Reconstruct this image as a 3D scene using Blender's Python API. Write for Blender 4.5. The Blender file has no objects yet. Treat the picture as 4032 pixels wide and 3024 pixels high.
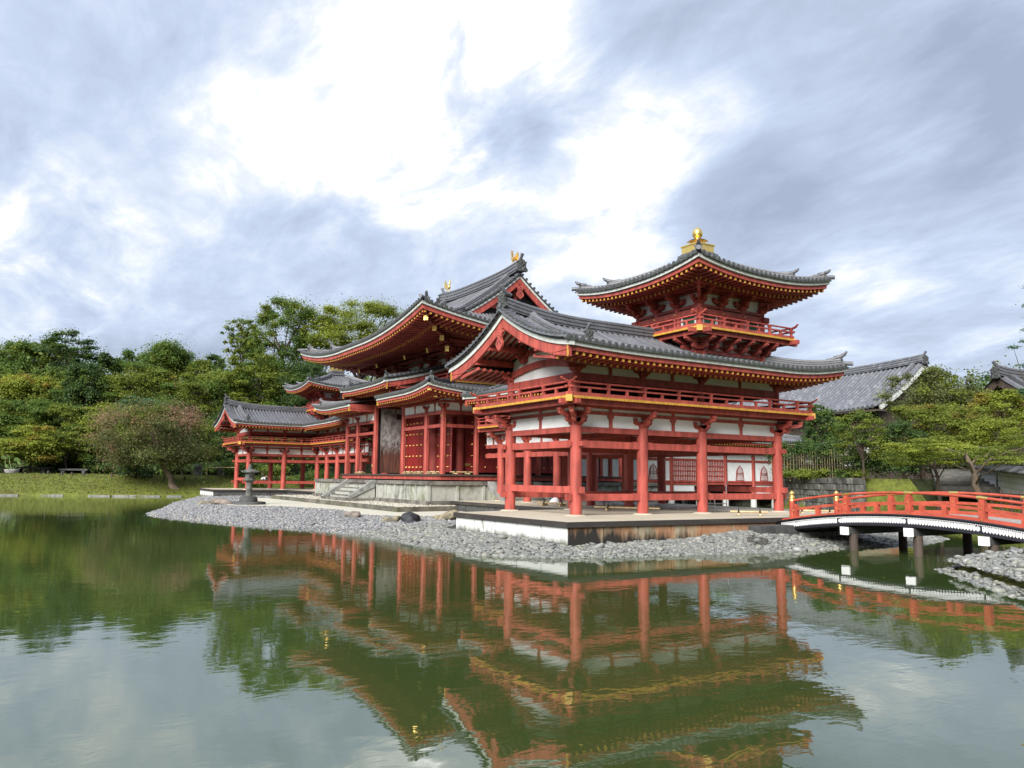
import bpy, bmesh, math, random
import numpy as np
from mathutils import Vector, Matrix
R = math.radians
random.seed(7)
SC = bpy.context.scene
COL = SC.collection

# ------------------------------------------------------------------ camera, sky, sun, exposure
CAM = Vector((43.378, -24.092, 1.174))
YAW, PITCH, ROLL, FPX = -1.0188, 0.1189, 0.0108, 3072.87
fw = Vector((math.sin(YAW)*math.cos(PITCH), math.cos(YAW)*math.cos(PITCH), math.sin(PITCH)))
rt0 = Vector((math.cos(YAW), -math.sin(YAW), 0)); up0 = rt0.cross(fw)
rt = rt0*math.cos(ROLL)+up0*math.sin(ROLL); up = -rt0*math.sin(ROLL)+up0*math.cos(ROLL)
cd = bpy.data.cameras.new('camera'); cam = bpy.data.objects.new('camera', cd); COL.objects.link(cam)
cd.sensor_width = 36; cd.lens = FPX/4032*36; cd.clip_start = 0.1; cd.clip_end = 3000
cam.matrix_world = Matrix(((rt.x, up.x, -fw.x, CAM.x), (rt.y, up.y, -fw.y, CAM.y), (rt.z, up.z, -fw.z, CAM.z), (0, 0, 0, 1)))
SC.camera = cam
SC.view_settings.view_transform = 'Standard'; SC.view_settings.look = 'None'
SC.view_settings.exposure = 0.75; SC.view_settings.gamma = 1.0
SC.render.engine = 'CYCLES'
SC.cycles.max_bounces = 7; SC.cycles.diffuse_bounces = 2; SC.cycles.glossy_bounces = 3
SC.cycles.transparent_max_bounces = 6; SC.cycles.use_denoising = True
SC.cycles.caustics_reflective = False; SC.cycles.caustics_refractive = False

SUN_EL, SUN_AZ = 34, math.degrees(math.atan2(0.55, -0.83))   # azimuth from +Y towards +X: behind the camera, to its left
sd = bpy.data.lights.new('sun', 'SUN'); sun = bpy.data.objects.new('sun', sd); COL.objects.link(sun)
sd.energy = 4.1; sd.angle = R(34); sd.color = (1.0, 0.98, 0.95)
sdir = Vector((math.cos(R(SUN_EL))*0.55/0.9957, -math.cos(R(SUN_EL))*0.83/0.9957, math.sin(R(SUN_EL))))
sun.rotation_euler = sdir.to_track_quat('Z', 'Y').to_euler()
sun.location = (0, 0, 60)

def pix_dir(px, py):
    return (fw + rt*((px-2016)/FPX) - up*((py-1512)/FPX)).normalized()
def at(px, D, z=0.0):
    d = pix_dir(px, 1860); h = Vector((d.x, d.y, 0)).normalized()
    return Vector((CAM.x+h.x*D, CAM.y+h.y*D, z))

W = bpy.data.worlds.new('World'); SC.world = W; W.use_nodes = True
nt = W.node_tree; nt.nodes.clear()
def N(t, **k):
    n = nt.nodes.new(t)
    for a, b in k.items(): setattr(n, a, b)
    return n
def L(a, b): nt.links.new(a, b)
def M(op, a, b=None, c=None, clamp=False):
    n = N('ShaderNodeMath', operation=op, use_clamp=clamp)
    for i, x in enumerate((a, b, c)):
        if x is None: continue
        if isinstance(x, (int, float)): n.inputs[i].default_value = x
        else: L(x, n.inputs[i])
    return n.outputs[0]
out = N('ShaderNodeOutputWorld'); bg = N('ShaderNodeBackground'); L(bg.outputs[0], out.inputs[0])
SKY_STRENGTH = 0.1
bg.inputs[1].default_value = SKY_STRENGTH
sky = N('ShaderNodeTexSky', sky_type='NISHITA', sun_disc=False)
sky.sun_elevation = R(SUN_EL); sky.sun_rotation = R(SUN_AZ); sky.air_density = 1.2; sky.dust_density = 2.0
tc = N('ShaderNodeTexCoord'); sep = N('ShaderNodeSeparateXYZ'); L(tc.outputs['Generated'], sep.inputs[0])
zz = M('ADD', M('MAXIMUM', sep.outputs[2], 0.0), 0.22)
comb = N('ShaderNodeCombineXYZ'); L(M('DIVIDE', sep.outputs[0], zz), comb.inputs[0]); L(M('DIVIDE', sep.outputs[1], zz), comb.inputs[1])
def noise(scale, detail, rough, dist, off):
    mp = N('ShaderNodeMapping'); mp.inputs['Location'].default_value = off; L(comb.outputs[0], mp.inputs[0])
    mp.inputs['Rotation'].default_value = (0, 0, R(25)); mp.inputs['Scale'].default_value = (0.75, 1.25, 1)
    n = N('ShaderNodeTexNoise'); L(mp.outputs[0], n.inputs['Vector'])
    n.inputs['Scale'].default_value = scale; n.inputs['Detail'].default_value = detail
    n.inputs['Roughness'].default_value = rough; n.inputs['Distortion'].default_value = dist
    return n.outputs['Fac']
n1 = noise(1.15, 9, 0.56, 0.35, (3.1, 1.7, 0)); n2 = noise(3.3, 8, 0.6, 0.5, (7.7, -2.2, 0)); n3 = noise(0.55, 3, 0.5, 0.2, (-4, 5.5, 0))
def lobe(px, py, deg):
    d = pix_dir(px, py)
    v = N('ShaderNodeVectorMath', operation='DOT_PRODUCT'); L(tc.outputs['Generated'], v.inputs[0]); v.inputs[1].default_value = d
    mr = N('ShaderNodeMapRange', interpolation_type='SMOOTHSTEP'); L(v.outputs['Value'], mr.inputs[0])
    mr.inputs[1].default_value = math.cos(R(deg)); mr.inputs[2].default_value = 1.0
    return mr.outputs[0]
val = M('ADD', M('MULTIPLY', M('SUBTRACT', n1, .5), 1.35), M('MULTIPLY', M('SUBTRACT', n2, .5), 1.05))
val = M('ADD', M('ADD', val, 0.5), M('MULTIPLY', M('SUBTRACT', n3, .5), 0.5))
n4 = noise(9.0, 7, 0.62, 0.6, (1.3, 4.4, 0)); val = M('ADD', val, M('MULTIPLY', M('SUBTRACT', n4, .5), 0.36))
for (px, py, dg, amt) in ((1250, 40, 19, .34), (1850, 420, 15, .26), (2350, 650, 9, .22), (2700, 480, 6, .16), (150, 960, 8, .26), (620, 300, 10, -.20), (1230, 290, 3.5, -.26), (3000, 230, 13, -.13), (2950, 860, 7.0, -.27), (3900, 700, 12, -.02), (250, 420, 10, -.12), (3500, 480, 6, .10), (3800, 330, 5, -.14), (1350, 930, 12, -.12), (3800, 1150, 12, .02), (2050, 540, 3, -.30), (2170, 620, 3, -.24)):
    val = M('ADD', val, M('MULTIPLY', M('MULTIPLY', lobe(px, py, dg), amt), M('ADD', M('MULTIPLY', n2, 1.8), 0.1)))
ramp = N('ShaderNodeValToRGB'); L(val, ramp.inputs[0])
el = ramp.color_ramp.elements
el[0].position = 0.08; el[0].color = (0.245, 0.285, 0.375, 1)
el[1].position = 1.08; el[1].color = (2.0, 1.98, 1.95, 1)
for p_, c_ in ((0.32, (0.315, 0.365, 0.465, 1)), (0.50, (0.38, 0.44, 0.56, 1)), (0.63, (0.46, 0.51, 0.60, 1)), (0.74, (0.57, 0.60, 0.645, 1)), (0.86, (0.84, 0.85, 0.86, 1))):
    e = el.new(p_); e.color = c_
sc_ = N('ShaderNodeVectorMath', operation='SCALE'); L(ramp.outputs[0], sc_.inputs[0]); sc_.inputs['Scale'].default_value = 1.0/SKY_STRENGTH
mx = N('ShaderNodeMix', data_type='RGBA'); mx.inputs[0].default_value = 0.93
# unseen sky low behind the camera, dimmed to cut fill on the eaves
hd = N('ShaderNodeVectorMath', operation='DOT_PRODUCT'); L(tc.outputs['Generated'], hd.inputs[0]); hd.inputs[1].default_value = (-math.sin(YAW), -math.cos(YAW), -0.35)
hm = N('ShaderNodeMapRange', interpolation_type='SMOOTHSTEP'); L(hd.outputs['Value'], hm.inputs[0]); hm.inputs[1].default_value = -0.1; hm.inputs[2].default_value = 0.75; hm.inputs[3].default_value = 1.0; hm.inputs[4].default_value = 0.35
L(M('MULTIPLY', hm.outputs[0], 1.0/SKY_STRENGTH), sc_.inputs['Scale'])
L(sky.outputs[0], mx.inputs[6]); L(sc_.outputs[0], mx.inputs[7]); L(mx.outputs[2], bg.inputs[0])

# ------------------------------------------------------------------ materials
MATS = {}
def newmat(name):
    m = bpy.data.materials.new(name); m.use_nodes = True; MATS[name] = m
    t = m.node_tree; return m, t, t.nodes['Principled BSDF']
def mnode(t, ty, **k):
    n = t.nodes.new(ty)
    for a, b in k.items(): setattr(n, a, b)
    return n
def tex_noise(t, scale, detail=5, rough=0.55, stretch=(1, 1, 1), dist=0.0):
    tcn = mnode(t, 'ShaderNodeTexCoord'); mp = mnode(t, 'ShaderNodeMapping'); mp.inputs['Scale'].default_value = stretch
    t.links.new(tcn.outputs['Object'], mp.inputs[0])
    n = mnode(t, 'ShaderNodeTexNoise'); t.links.new(mp.outputs[0], n.inputs['Vector'])
    n.inputs['Scale'].default_value = scale; n.inputs['Detail'].default_value = detail; n.inputs['Roughness'].default_value = rough
    n.inputs['Distortion'].default_value = dist
    return n.outputs['Fac']
def ramp_of(t, fac, stops):
    r = mnode(t, 'ShaderNodeValToRGB'); t.links.new(fac, r.inputs[0])
    e = r.color_ramp.elements
    while len(e) < len(stops): e.new(0.5)
    for i, (p, c) in enumerate(stops): e[i].position = p; e[i].color = (*c, 1)
    return r.outputs[0]
def mixc(t, fac, a, b, blend='MIX'):
    m = mnode(t, 'ShaderNodeMix', data_type='RGBA', blend_type=blend)
    for i, x in ((0, fac), (6, a), (7, b)):
        if hasattr(x, 'is_linked'): t.links.new(x, m.inputs[i])
        else: m.inputs[i].default_value = x if i == 0 else (*x, 1)
    return m.outputs[2]
def bumpit(t, bs, fac, strength, dist=0.02):
    b = mnode(t, 'ShaderNodeBump'); b.inputs['Strength'].default_value = strength; b.inputs['Distance'].default_value = dist
    t.links.new(fac, b.inputs['Height']); t.links.new(b.outputs[0], bs.inputs['Normal'])
def simple(name, col, rough=0.6, var=0.25, scale=6, stretch=(1, 1, 1), metal=0, island=0.0, bump=0.0, spec=0.5, dark=None):
    m, t, bs = newmat(name)
    n = tex_noise(t, scale, 6, 0.6, stretch)
    d = dark if dark else tuple(c*(1-var) for c in col)
    c = ramp_of(t, n, ((0.3, d), (0.68, tuple(min(1, c*(1+var*0.35)) for c in col))))
    if island:
        g = mnode(t, 'ShaderNodeNewGeometry')
        mr = mnode(t, 'ShaderNodeMapRange'); t.links.new(g.outputs['Random Per Island'], mr.inputs[0])
        mr.inputs[3].default_value = 1-island; mr.inputs[4].default_value = 1+island
        hv = mnode(t, 'ShaderNodeHueSaturation'); t.links.new(mr.outputs[0], hv.inputs['Value']); t.links.new(c, hv.inputs['Color'])
        c = hv.outputs[0]
    t.links.new(c, bs.inputs['Base Color'])
    bs.inputs['Roughness'].default_value = rough; bs.inputs['Metallic'].default_value = metal
    bs.inputs['Specular IOR Level'].default_value = spec
    if bump: bumpit(t, bs, n, bump)
    return m
RED = simple('vermilion_wood', (0.44, 0.088, 0.066), 0.55, 0.48, 2.4, (1.8, 1.8, .40), island=0.13, bump=0.08, spec=0.35)
REDD = simple('vermilion_dark', (0.30, 0.052, 0.042), 0.6, 0.35, 3.5, (1, 1, .3), island=0.08, spec=0.3)  # darker copy of the red; on the eave soffits it paints in shade
DOORRED = simple('red_lacquer_door', (0.30, 0.026, 0.024), 0.5, 0.35, 2.0, (3, 3, .3), spec=0.4)
WHITE = simple('white_plaster', (0.88, 0.88, 0.87), 0.85, 0.13, 1.6, bump=0.03)
TRIM = simple('pale_verge_board', (0.62, 0.64, 0.60), 0.75, 0.28, 5)
YEL = simple('yellow_paint', (0.58, 0.32, 0.045), 0.55, 0.18, 8, island=0.12)
GOLD = simple('gold_leaf', (0.95, 0.68, 0.22), 0.38, 0.12, 5, metal=1.0)
GREEN = simple('green_lattice', (0.02, 0.13, 0.075), 0.6, 0.3, 6)
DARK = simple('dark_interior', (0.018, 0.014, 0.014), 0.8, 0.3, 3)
BLACK = simple('black_lacquer', (0.018, 0.018, 0.024), 0.4, 0.3, 4)
IRON = simple('black_twine', (0.02, 0.018, 0.016), 0.8, 0.3, 10)
BAMBOO = simple('bamboo', (0.58, 0.42, 0.22), 0.5, 0.35, 7, (1, 1, 1), island=0.15)
STEEL = simple('galvanised_steel', (0.42, 0.44, 0.47), 0.4, 0.15, 6, metal=0.7)
WOODGREY = simple('weathered_wood', (0.085, 0.06, 0.046), 0.8, 0.5, 3, (3, 3, .25), bump=0.2)
STONE = simple('grey_stone', (0.27, 0.27, 0.25), 0.85, 0.5, 3.5, bump=0.25)
STONED = simple('dark_stone', (0.075, 0.075, 0.072), 0.8, 0.5, 3.5, bump=0.3)
BARK = simple('bark', (0.085, 0.06, 0.042), 0.9, 0.5, 4, (2, 2, .5), bump=0.5)
BARKP = simple('mottled_bark', (0.17, 0.125, 0.085), 0.85, 0.55, 3, (2, 2, .6), bump=0.3)

def tile_mat():
    m, t, bs = newmat('grey_roof_tile')
    n = tex_noise(t, 1.1, 7, 0.65); n2 = tex_noise(t, 9, 3, 0.6)
    c = ramp_of(t, n, ((0.28, (0.066, 0.068, 0.073)), (0.5, (0.108, 0.109, 0.121)), (0.72, (0.155, 0.155, 0.172))))
    c = mixc(t, 0.35, c, ramp_of(t, n2, ((0.35, (0.075, 0.075, 0.077)), (0.65, (0.20, 0.20, 0.215)))))
    g = mnode(t, 'ShaderNodeNewGeometry'); mr = mnode(t, 'ShaderNodeMapRange'); t.links.new(g.outputs['Random Per Island'], mr.inputs[0])
    mr.inputs[3].default_value = 0.82; mr.inputs[4].default_value = 1.18
    hv = mnode(t, 'ShaderNodeHueSaturation'); t.links.new(mr.outputs[0], hv.inputs['Value']); t.links.new(c, hv.inputs['Color'])
    t.links.new(hv.outputs[0], bs.inputs['Base Color']); bs.inputs['Roughness'].default_value = 0.42
    bumpit(t, bs, n2, 0.15)
    return m
TILE = tile_mat()
TILED = simple('dark_ornament_tile', (0.075, 0.08, 0.078), 0.6, 0.55, 7, bump=0.35, dark=(0.04, 0.045, 0.035))

def stained(name, base, stain, lo, hi, xs, zs, seed=0, moss=None):
    # pale stone with run-down stains of their own shape
    m, t, bs = newmat(name)
    n = tex_noise(t, 1.0, 6, 0.62, (xs, xs, zs)); n2 = tex_noise(t, 5, 6, 0.65)
    c = mixc(t, ramp_of(t, n, ((lo, (0, 0, 0)), (hi, (1, 1, 1)))), base, stain)
    c = mixc(t, 0.28, c, ramp_of(t, n2, ((0.3, tuple(b*0.45 for b in base)), (0.7, base))))
    if moss:
        n3 = tex_noise(t, 0.9, 5, 0.6)
        c = mixc(t, ramp_of(t, n3, ((0.52, (0, 0, 0)), (0.66, (0.8, 0.8, 0.8)))), c, moss)
    t.links.new(c, bs.inputs['Base Color']); bs.inputs['Roughness'].default_value = 0.85
    bumpit(t, bs, n2, 0.25)
    return m
PAVE = stained('cream_concrete', (0.52, 0.465, 0.355), (0.36, 0.30, 0.19), 0.5, 0.75, .35, .35)
COPING = stained('dark_coping', (0.036, 0.030, 0.027), (0.11, 0.095, 0.06), 0.55, 0.8, .8, 3)
def platw():
    # whitened stone with an algae line along its foot and dark dribbles
    m, t, bs = newmat('white_panel_stone')
    tcn = mnode(t, 'ShaderNodeTexCoord'); sp = mnode(t, 'ShaderNodeSeparateXYZ'); t.links.new(tcn.outputs['Object'], sp.inputs[0])
    n = tex_noise(t, 1.0, 6, .65, (3.4, 3.4, .5)); n2 = tex_noise(t, 6, 5, .6)
    base = mixc(t, ramp_of(t, n, ((.60, (0, 0, 0)), (.70, (1, 1, 1)))), (.68, .69, .66), (.13, .12, .095))
    base = mixc(t, .22, base, ramp_of(t, n2, ((.3, (.30, .29, .25)), (.7, (.72, .72, .69)))))
    mm = mnode(t, 'ShaderNodeMath', operation='MULTIPLY_ADD'); t.links.new(n, mm.inputs[0]); mm.inputs[1].default_value = .55; t.links.new(sp.outputs[2], mm.inputs[2])
    c = mixc(t, ramp_of(t, mm.outputs[0], ((.0, (0, 0, 0)), (.001, (0, 0, 0)))), base, base)
    mr = mnode(t, 'ShaderNodeMapRange'); t.links.new(mm.outputs[0], mr.inputs[0]); mr.inputs[1].default_value = -.33; mr.inputs[2].default_value = -.14; mr.inputs[3].default_value = 1; mr.inputs[4].default_value = 0
    c = mixc(t, mr.outputs[0], base, (.10, .095, .06))
    t.links.new(c, bs.inputs['Base Color']); bs.inputs['Roughness'].default_value = .85; bumpit(t, bs, n2, .25); return m
PLATW = platw()
def platd():
    # algae blackens the lower part of this wall, rust and lime run down from the coping
    m, t, bs = newmat('stained_panel_stone')
    tcn = mnode(t, 'ShaderNodeTexCoord'); sp = mnode(t, 'ShaderNodeSeparateXYZ'); t.links.new(tcn.outputs['Object'], sp.inputs[0])
    n = tex_noise(t, 1.0, 6, .65, (3.2, 3.2, .5)); n2 = tex_noise(t, 6, 5, .6); n3 = tex_noise(t, 1.0, 4, .6, (1.1, 1.1, .5))
    base = mixc(t, ramp_of(t, n3, ((.42, (0, 0, 0)), (.55, (1, 1, 1)))), (.36, .31, .20), (.40, .17, .07))
    base = mixc(t, .3, base, ramp_of(t, n2, ((.3, (.10, .085, .055)), (.7, (.42, .37, .27)))))
    mm = mnode(t, 'ShaderNodeMath', operation='MULTIPLY_ADD'); t.links.new(n, mm.inputs[0]); mm.inputs[1].default_value = 1.7; t.links.new(sp.outputs[2], mm.inputs[2])
    y_ = mnode(t, 'ShaderNodeMath', operation='MULTIPLY_ADD'); t.links.new(sp.outputs[1], y_.inputs[0]); y_.inputs[1].default_value = .09; t.links.new(mm.outputs[0], y_.inputs[2])
    mr = mnode(t, 'ShaderNodeMapRange'); t.links.new(y_.outputs[0], mr.inputs[0]); mr.inputs[1].default_value = -.36; mr.inputs[2].default_value = -.02; mr.inputs[3].default_value = 1; mr.inputs[4].default_value = 0
    c = mixc(t, mr.outputs[0], base, (.020, .017, .013))
    t.links.new(c, bs.inputs['Base Color']); bs.inputs['Roughness'].default_value = .85; bumpit(t, bs, n2, .25); return m
PLATD = platd()
KIDAN = stained('hall_base_stone', (0.42, 0.42, 0.37), (0.10, 0.095, 0.075), 0.50, 0.66, 1.5, .9, moss=(0.15, 0.155, 0.075))
KIDANT = stained('hall_base_coping', (0.22, 0.205, 0.175), (0.07, 0.06, 0.05), 0.42, 0.6, 1.6, 1.2)
CURB = stained('mossy_kerb_stone', (0.17, 0.155, 0.125), (0.055, 0.05, 0.04), 0.42, 0.58, 1.1, 1.5, moss=(0.09, 0.095, 0.04))

def paintdoor():
    m, t, bs = newmat('faded_door_painting')
    tcn = mnode(t, 'ShaderNodeTexCoord'); sp = mnode(t, 'ShaderNodeSeparateXYZ'); t.links.new(tcn.outputs['Object'], sp.inputs[0])
    mr = mnode(t, 'ShaderNodeMapRange'); t.links.new(sp.outputs[2], mr.inputs[0]); mr.inputs[1].default_value = 1.5; mr.inputs[2].default_value = 5.3
    n = tex_noise(t, 2.6, 8, 0.75, (1, 1, .7), .8)
    pale = ramp_of(t, n, ((0.38, (0.05, 0.045, 0.045)), (0.45, (0.20, 0.19, 0.175)), (0.58, (0.46, 0.44, 0.41))))
    n2 = tex_noise(t, 2.0, 5, 0.6, (3, 3, .4)); wood = ramp_of(t, n2, ((0.3, (0.03, 0.015, 0.012)), (0.7, (0.16, 0.06, 0.035))))
    ad = mnode(t, 'ShaderNodeMath', operation='MULTIPLY_ADD'); t.links.new(n2, ad.inputs[0]); ad.inputs[1].default_value = 0.25; t.links.new(mr.outputs[0], ad.inputs[2])
    c = mixc(t, ramp_of(t, ad.outputs[0], ((0.42, (0, 0, 0)), (0.62, (1, 1, 1)))), wood, pale)
    t.links.new(c, bs.inputs['Base Color']); bs.inputs['Roughness'].default_value = 0.8
    return m
PAINTDOOR = paintdoor()
def leafmat(name, c0, c1, hue=0.03, tr=0.45):
    m, t, bs = newmat(name)
    g = mnode(t, 'ShaderNodeNewGeometry'); n = tex_noise(t, 0.55, 3, 0.6)
    mm = mnode(t, 'ShaderNodeMath', operation='MULTIPLY_ADD'); t.links.new(g.outputs['Random Per Island'], mm.inputs[0]); mm.inputs[1].default_value = 0.55
    m2 = mnode(t, 'ShaderNodeMath', operation='MULTIPLY'); t.links.new(n, m2.inputs[0]); m2.inputs[1].default_value = 0.55
    t.links.new(m2.outputs[0], mm.inputs[2])
    c = ramp_of(t, mm.outputs[0], ((0.15, c0), (0.85, c1)))
    t.links.new(c, bs.inputs['Base Color']); bs.inputs['Roughness'].default_value = 0.55; bs.inputs['Specular IOR Level'].default_value = 0.3
    trn = mnode(t, 'ShaderNodeBsdfTranslucent'); t.links.new(c, trn.inputs[0])
    mx_ = mnode(t, 'ShaderNodeMixShader'); mx_.inputs[0].default_value = tr
    o = t.nodes['Material Output']; t.links.new(bs.outputs[0], mx_.inputs[1]); t.links.new(trn.outputs[0], mx_.inputs[2]); t.links.new(mx_.outputs[0], o.inputs[0])
    return m
LEAF = {
 'dark': leafmat('leaf_dark_green', (0.035, 0.068, 0.022), (0.105, 0.175, 0.050)),
 'mid': leafmat('leaf_mid_green', (0.060, 0.115, 0.022), (0.175, 0.265, 0.052)),
 'olive': leafmat('leaf_olive', (0.095, 0.135, 0.018), (0.275, 0.325, 0.050)),
 'lime': leafmat('leaf_lime', (0.15, 0.20, 0.022), (0.39, 0.43, 0.062)),
 'amber': leafmat('leaf_amber', (0.19, 0.155, 0.022), (0.42, 0.335, 0.055)),
 'rust': leafmat('leaf_rust', (0.15, 0.125, 0.028), (0.33, 0.265, 0.055)),
 'blue': leafmat('needle_blue_green', (0.045, 0.105, 0.050), (0.13, 0.25, 0.115)),
 'grey': leafmat('leaf_grey_green', (0.080, 0.095, 0.034), (0.215, 0.235, 0.080)),
 'pink': leafmat('pink_blossom', (0.45, 0.13, 0.12), (0.65, 0.25, 0.22)),
 'salmon': leafmat('faded_blossom', (0.30, 0.16, 0.10), (0.42, 0.26, 0.17)),
}

# ------------------------------------------------------------------ mesh builder
def V3(*a): return Vector(a)
class MB:
    def __init__(s): s.v = []; s.f = []; s.m = []; s.s = []; s.mats = []
    def mi(s, mat):
        if mat not in s.mats: s.mats.append(mat)
        return s.mats.index(mat)
    def add(s, vs, fs, mat, smooth=False):
        o = len(s.v); s.v.extend([tuple(v) for v in vs]); k = s.mi(mat)
        for f in fs: s.f.append(tuple(i+o for i in f)); s.m.append(k); s.s.append(smooth)
    def box(s, lo, hi, mat):
        x0, y0, z0 = lo; x1, y1, z1 = hi
        s.add([(x0, y0, z0), (x1, y0, z0), (x1, y1, z0), (x0, y1, z0), (x0, y0, z1), (x1, y0, z1), (x1, y1, z1), (x0, y1, z1)],
              [(0, 3, 2, 1), (4, 5, 6, 7), (0, 1, 5, 4), (1, 2, 6, 5), (2, 3, 7, 6), (3, 0, 4, 7)], mat)
    def cbox(s, c, size, mat, ax=None):
        # box centred at c, with horizontal axis ax as local x
        ex = Vector(ax).normalized() if ax is not None else V3(1, 0, 0); ey = V3(-ex.y, ex.x, 0).normalized(); ez = ex.cross(ey)
        c = Vector(c); h = [d/2 for d in size]; vs = []
        for k in (-1, 1):
            for (i, j) in ((-1, -1), (1, -1), (1, 1), (-1, 1)): vs.append(c+ex*(i*h[0])+ey*(j*h[1])+ez*(k*h[2]))
        s.add(vs, [(0, 3, 2, 1), (4, 5, 6, 7), (0, 1, 5, 4), (1, 2, 6, 5), (2, 3, 7, 6), (3, 0, 4, 7)], mat)
    def beam(s, p, q, w, h, mat):
        p = Vector(p); q = Vector(q); d = (q-p); l = d.length
        if l < 1e-6: return
        s.cbox((p+q)/2, (l, w, h), mat, d/l)
    def taper(s, c, a, b, h, mat, ax=(1, 0, 0)):
        # frustum: bottom size a, top size b, from c (bottom centre) height h
        ex = Vector(ax).normalized(); ey = V3(-ex.y, ex.x, 0); c = Vector(c); vs = []
        for (k, w) in ((0, a), (h, b)):
            for (i, j) in ((-1, -1), (1, -1), (1, 1), (-1, 1)): vs.append(c+ex*(i*w/2)+ey*(j*w/2)+V3(0, 0, k))
        s.add(vs, [(0, 3, 2, 1), (4, 5, 6, 7), (0, 1, 5, 4), (1, 2, 6, 5), (2, 3, 7, 6), (3, 0, 4, 7)], mat)
    def cyl(s, p, q, r0, r1, n, mat, caps=True, capmat=None):
        p = Vector(p); q = Vector(q); d = (q-p).normalized()
        a = V3(0, 0, 1) if abs(d.z) < 0.9 else V3(1, 0, 0)
        ex = d.cross(a).normalized(); ey = d.cross(ex); vs = []
        for (c, r) in ((p, r0), (q, r1)):
            for i in range(n):
                t = 2*math.pi*i/n; vs.append(c+ex*(r*math.cos(t))+ey*(r*math.sin(t)))
        s.add(vs, [(i, (i+1) % n, n+(i+1) % n, n+i) for i in range(n)], mat, True)
        if caps:
            s.add(vs[:n], [tuple(range(n))], capmat or mat); s.add(vs[n:], [tuple(range(n-1, -1, -1))], capmat or mat)
    def lathe(s, c, prof, n, mat, axis=None):
        c = Vector(c); vs = []; k = len(prof)
        for (r, z) in prof:
            for i in range(n):
                t = 2*math.pi*i/n; vs.append(c+V3(r*math.cos(t), r*math.sin(t), z))
        fs = [(j*n+i, j*n+(i+1) % n, (j+1)*n+(i+1) % n, (j+1)*n+i) for j in range(k-1) for i in range(n)]
        s.add(vs, fs, mat, True)
        s.add(vs[:n], [tuple(range(n-1, -1, -1))], mat); s.add(vs[-n:], [tuple(range(n))], mat)
    def prism(s, poly, o, ex, ey, ez, depth, mat):
        # 2-D polygon in (ex, ey) extruded along ez from o
        o = Vector(o); ex = Vector(ex); ey = Vector(ey); ez = Vector(ez); n = len(poly)
        a = [o+ex*x+ey*y for x, y in poly]; b = [p+ez*depth for p in a]
        s.add(a+b, [tuple(range(n)), tuple(range(2*n-1, n-1, -1))]+[(i, n+i, n+(i+1) % n, (i+1) % n) for i in range(n)], mat)
    def strip(s, A, B, mat, smooth=False):
        n = len(A); s.add(list(A)+list(B), [(i, i+1, n+i+1, n+i) for i in range(n-1)], mat, smooth)
    def sweep(s, path, sec, mat, side=None, caps=True, smooth=False):
        # section (lateral, up) swept along path; lateral axis horizontal
        path = [Vector(p) for p in path]; n = len(sec); vs = []
        for i, p in enumerate(path):
            d = (path[min(i+1, len(path)-1)]-path[max(i-1, 0)])
            lat = Vector(side) if side is not None else V3(d.y, -d.x, 0).normalized()
            upv = lat.cross(d).normalized()
            if upv.z < 0: upv = -upv
            for (a, b) in sec: vs.append(p+lat*a+upv*b)
        fs = [(i*n+j, i*n+(j+1) % n, (i+1)*n+(j+1) % n, (i+1)*n+j) for i in range(len(path)-1) for j in range(n)]
        s.add(vs, fs, mat, smooth)
        if caps:
            s.add(vs[:n], [tuple(range(n))], mat); s.add(vs[-n:], [tuple(range(n-1, -1, -1))], mat)
    def tube(s, path, r, n, mat, caps=True):
        path = [Vector(p) for p in path]; vs = []
        rr = r if isinstance(r, (list, tuple)) else [r]*len(path)
        for i, p in enumerate(path):
            d = (path[min(i+1, len(path)-1)]-path[max(i-1, 0)]).normalized()
            a = V3(0, 0, 1) if abs(d.z) < 0.95 else V3(1, 0, 0)
            ex = d.cross(a).normalized(); ey = d.cross(ex)
            for k in range(n):
                t = 2*math.pi*k/n; vs.append(p+ex*(rr[i]*math.cos(t))+ey*(rr[i]*math.sin(t)))
        fs = [(i*n+j, i*n+(j+1) % n, (i+1)*n+(j+1) % n, (i+1)*n+j) for i in range(len(path)-1) for j in range(n)]
        s.add(vs, fs, mat, True)
        if caps: s.add(vs[:n], [tuple(range(n))], mat); s.add(vs[-n:], [tuple(range(n-1, -1, -1))], mat)
    def blob(s, c, rx, ry, rz, mat, seed=0, amp=0.25, sub=2, flat=-0.6):
        bm = bmesh.new(); bmesh.ops.create_icosphere(bm, subdivisions=sub, radius=1); rnd = random.Random(seed)
        ph = [(rnd.uniform(-3, 3), rnd.uniform(-3, 3), rnd.uniform(-3, 3), rnd.uniform(0, 6)) for _ in range(9)]
        vs = []
        for v in bm.verts:
            d = v.co; k = 1+amp*sum(math.sin(a*d.x+b*d.y+c_*d.z+e) for a, b, c_, e in ph)/4
            if amp > .5: k += .10*amp*sum(math.sin(4.1*a*d.x+3.7*b*d.y+4.3*c_*d.z+e) for a, b, c_, e in ph[:6])/2
            z = max(d.z*k, flat); vs.append((c[0]+d.x*k*rx, c[1]+d.y*k*ry, c[2]+z*rz))
        s.add(vs, [tuple(v.index for v in f.verts) for f in bm.faces], mat, sub > 2); bm.free()
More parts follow.
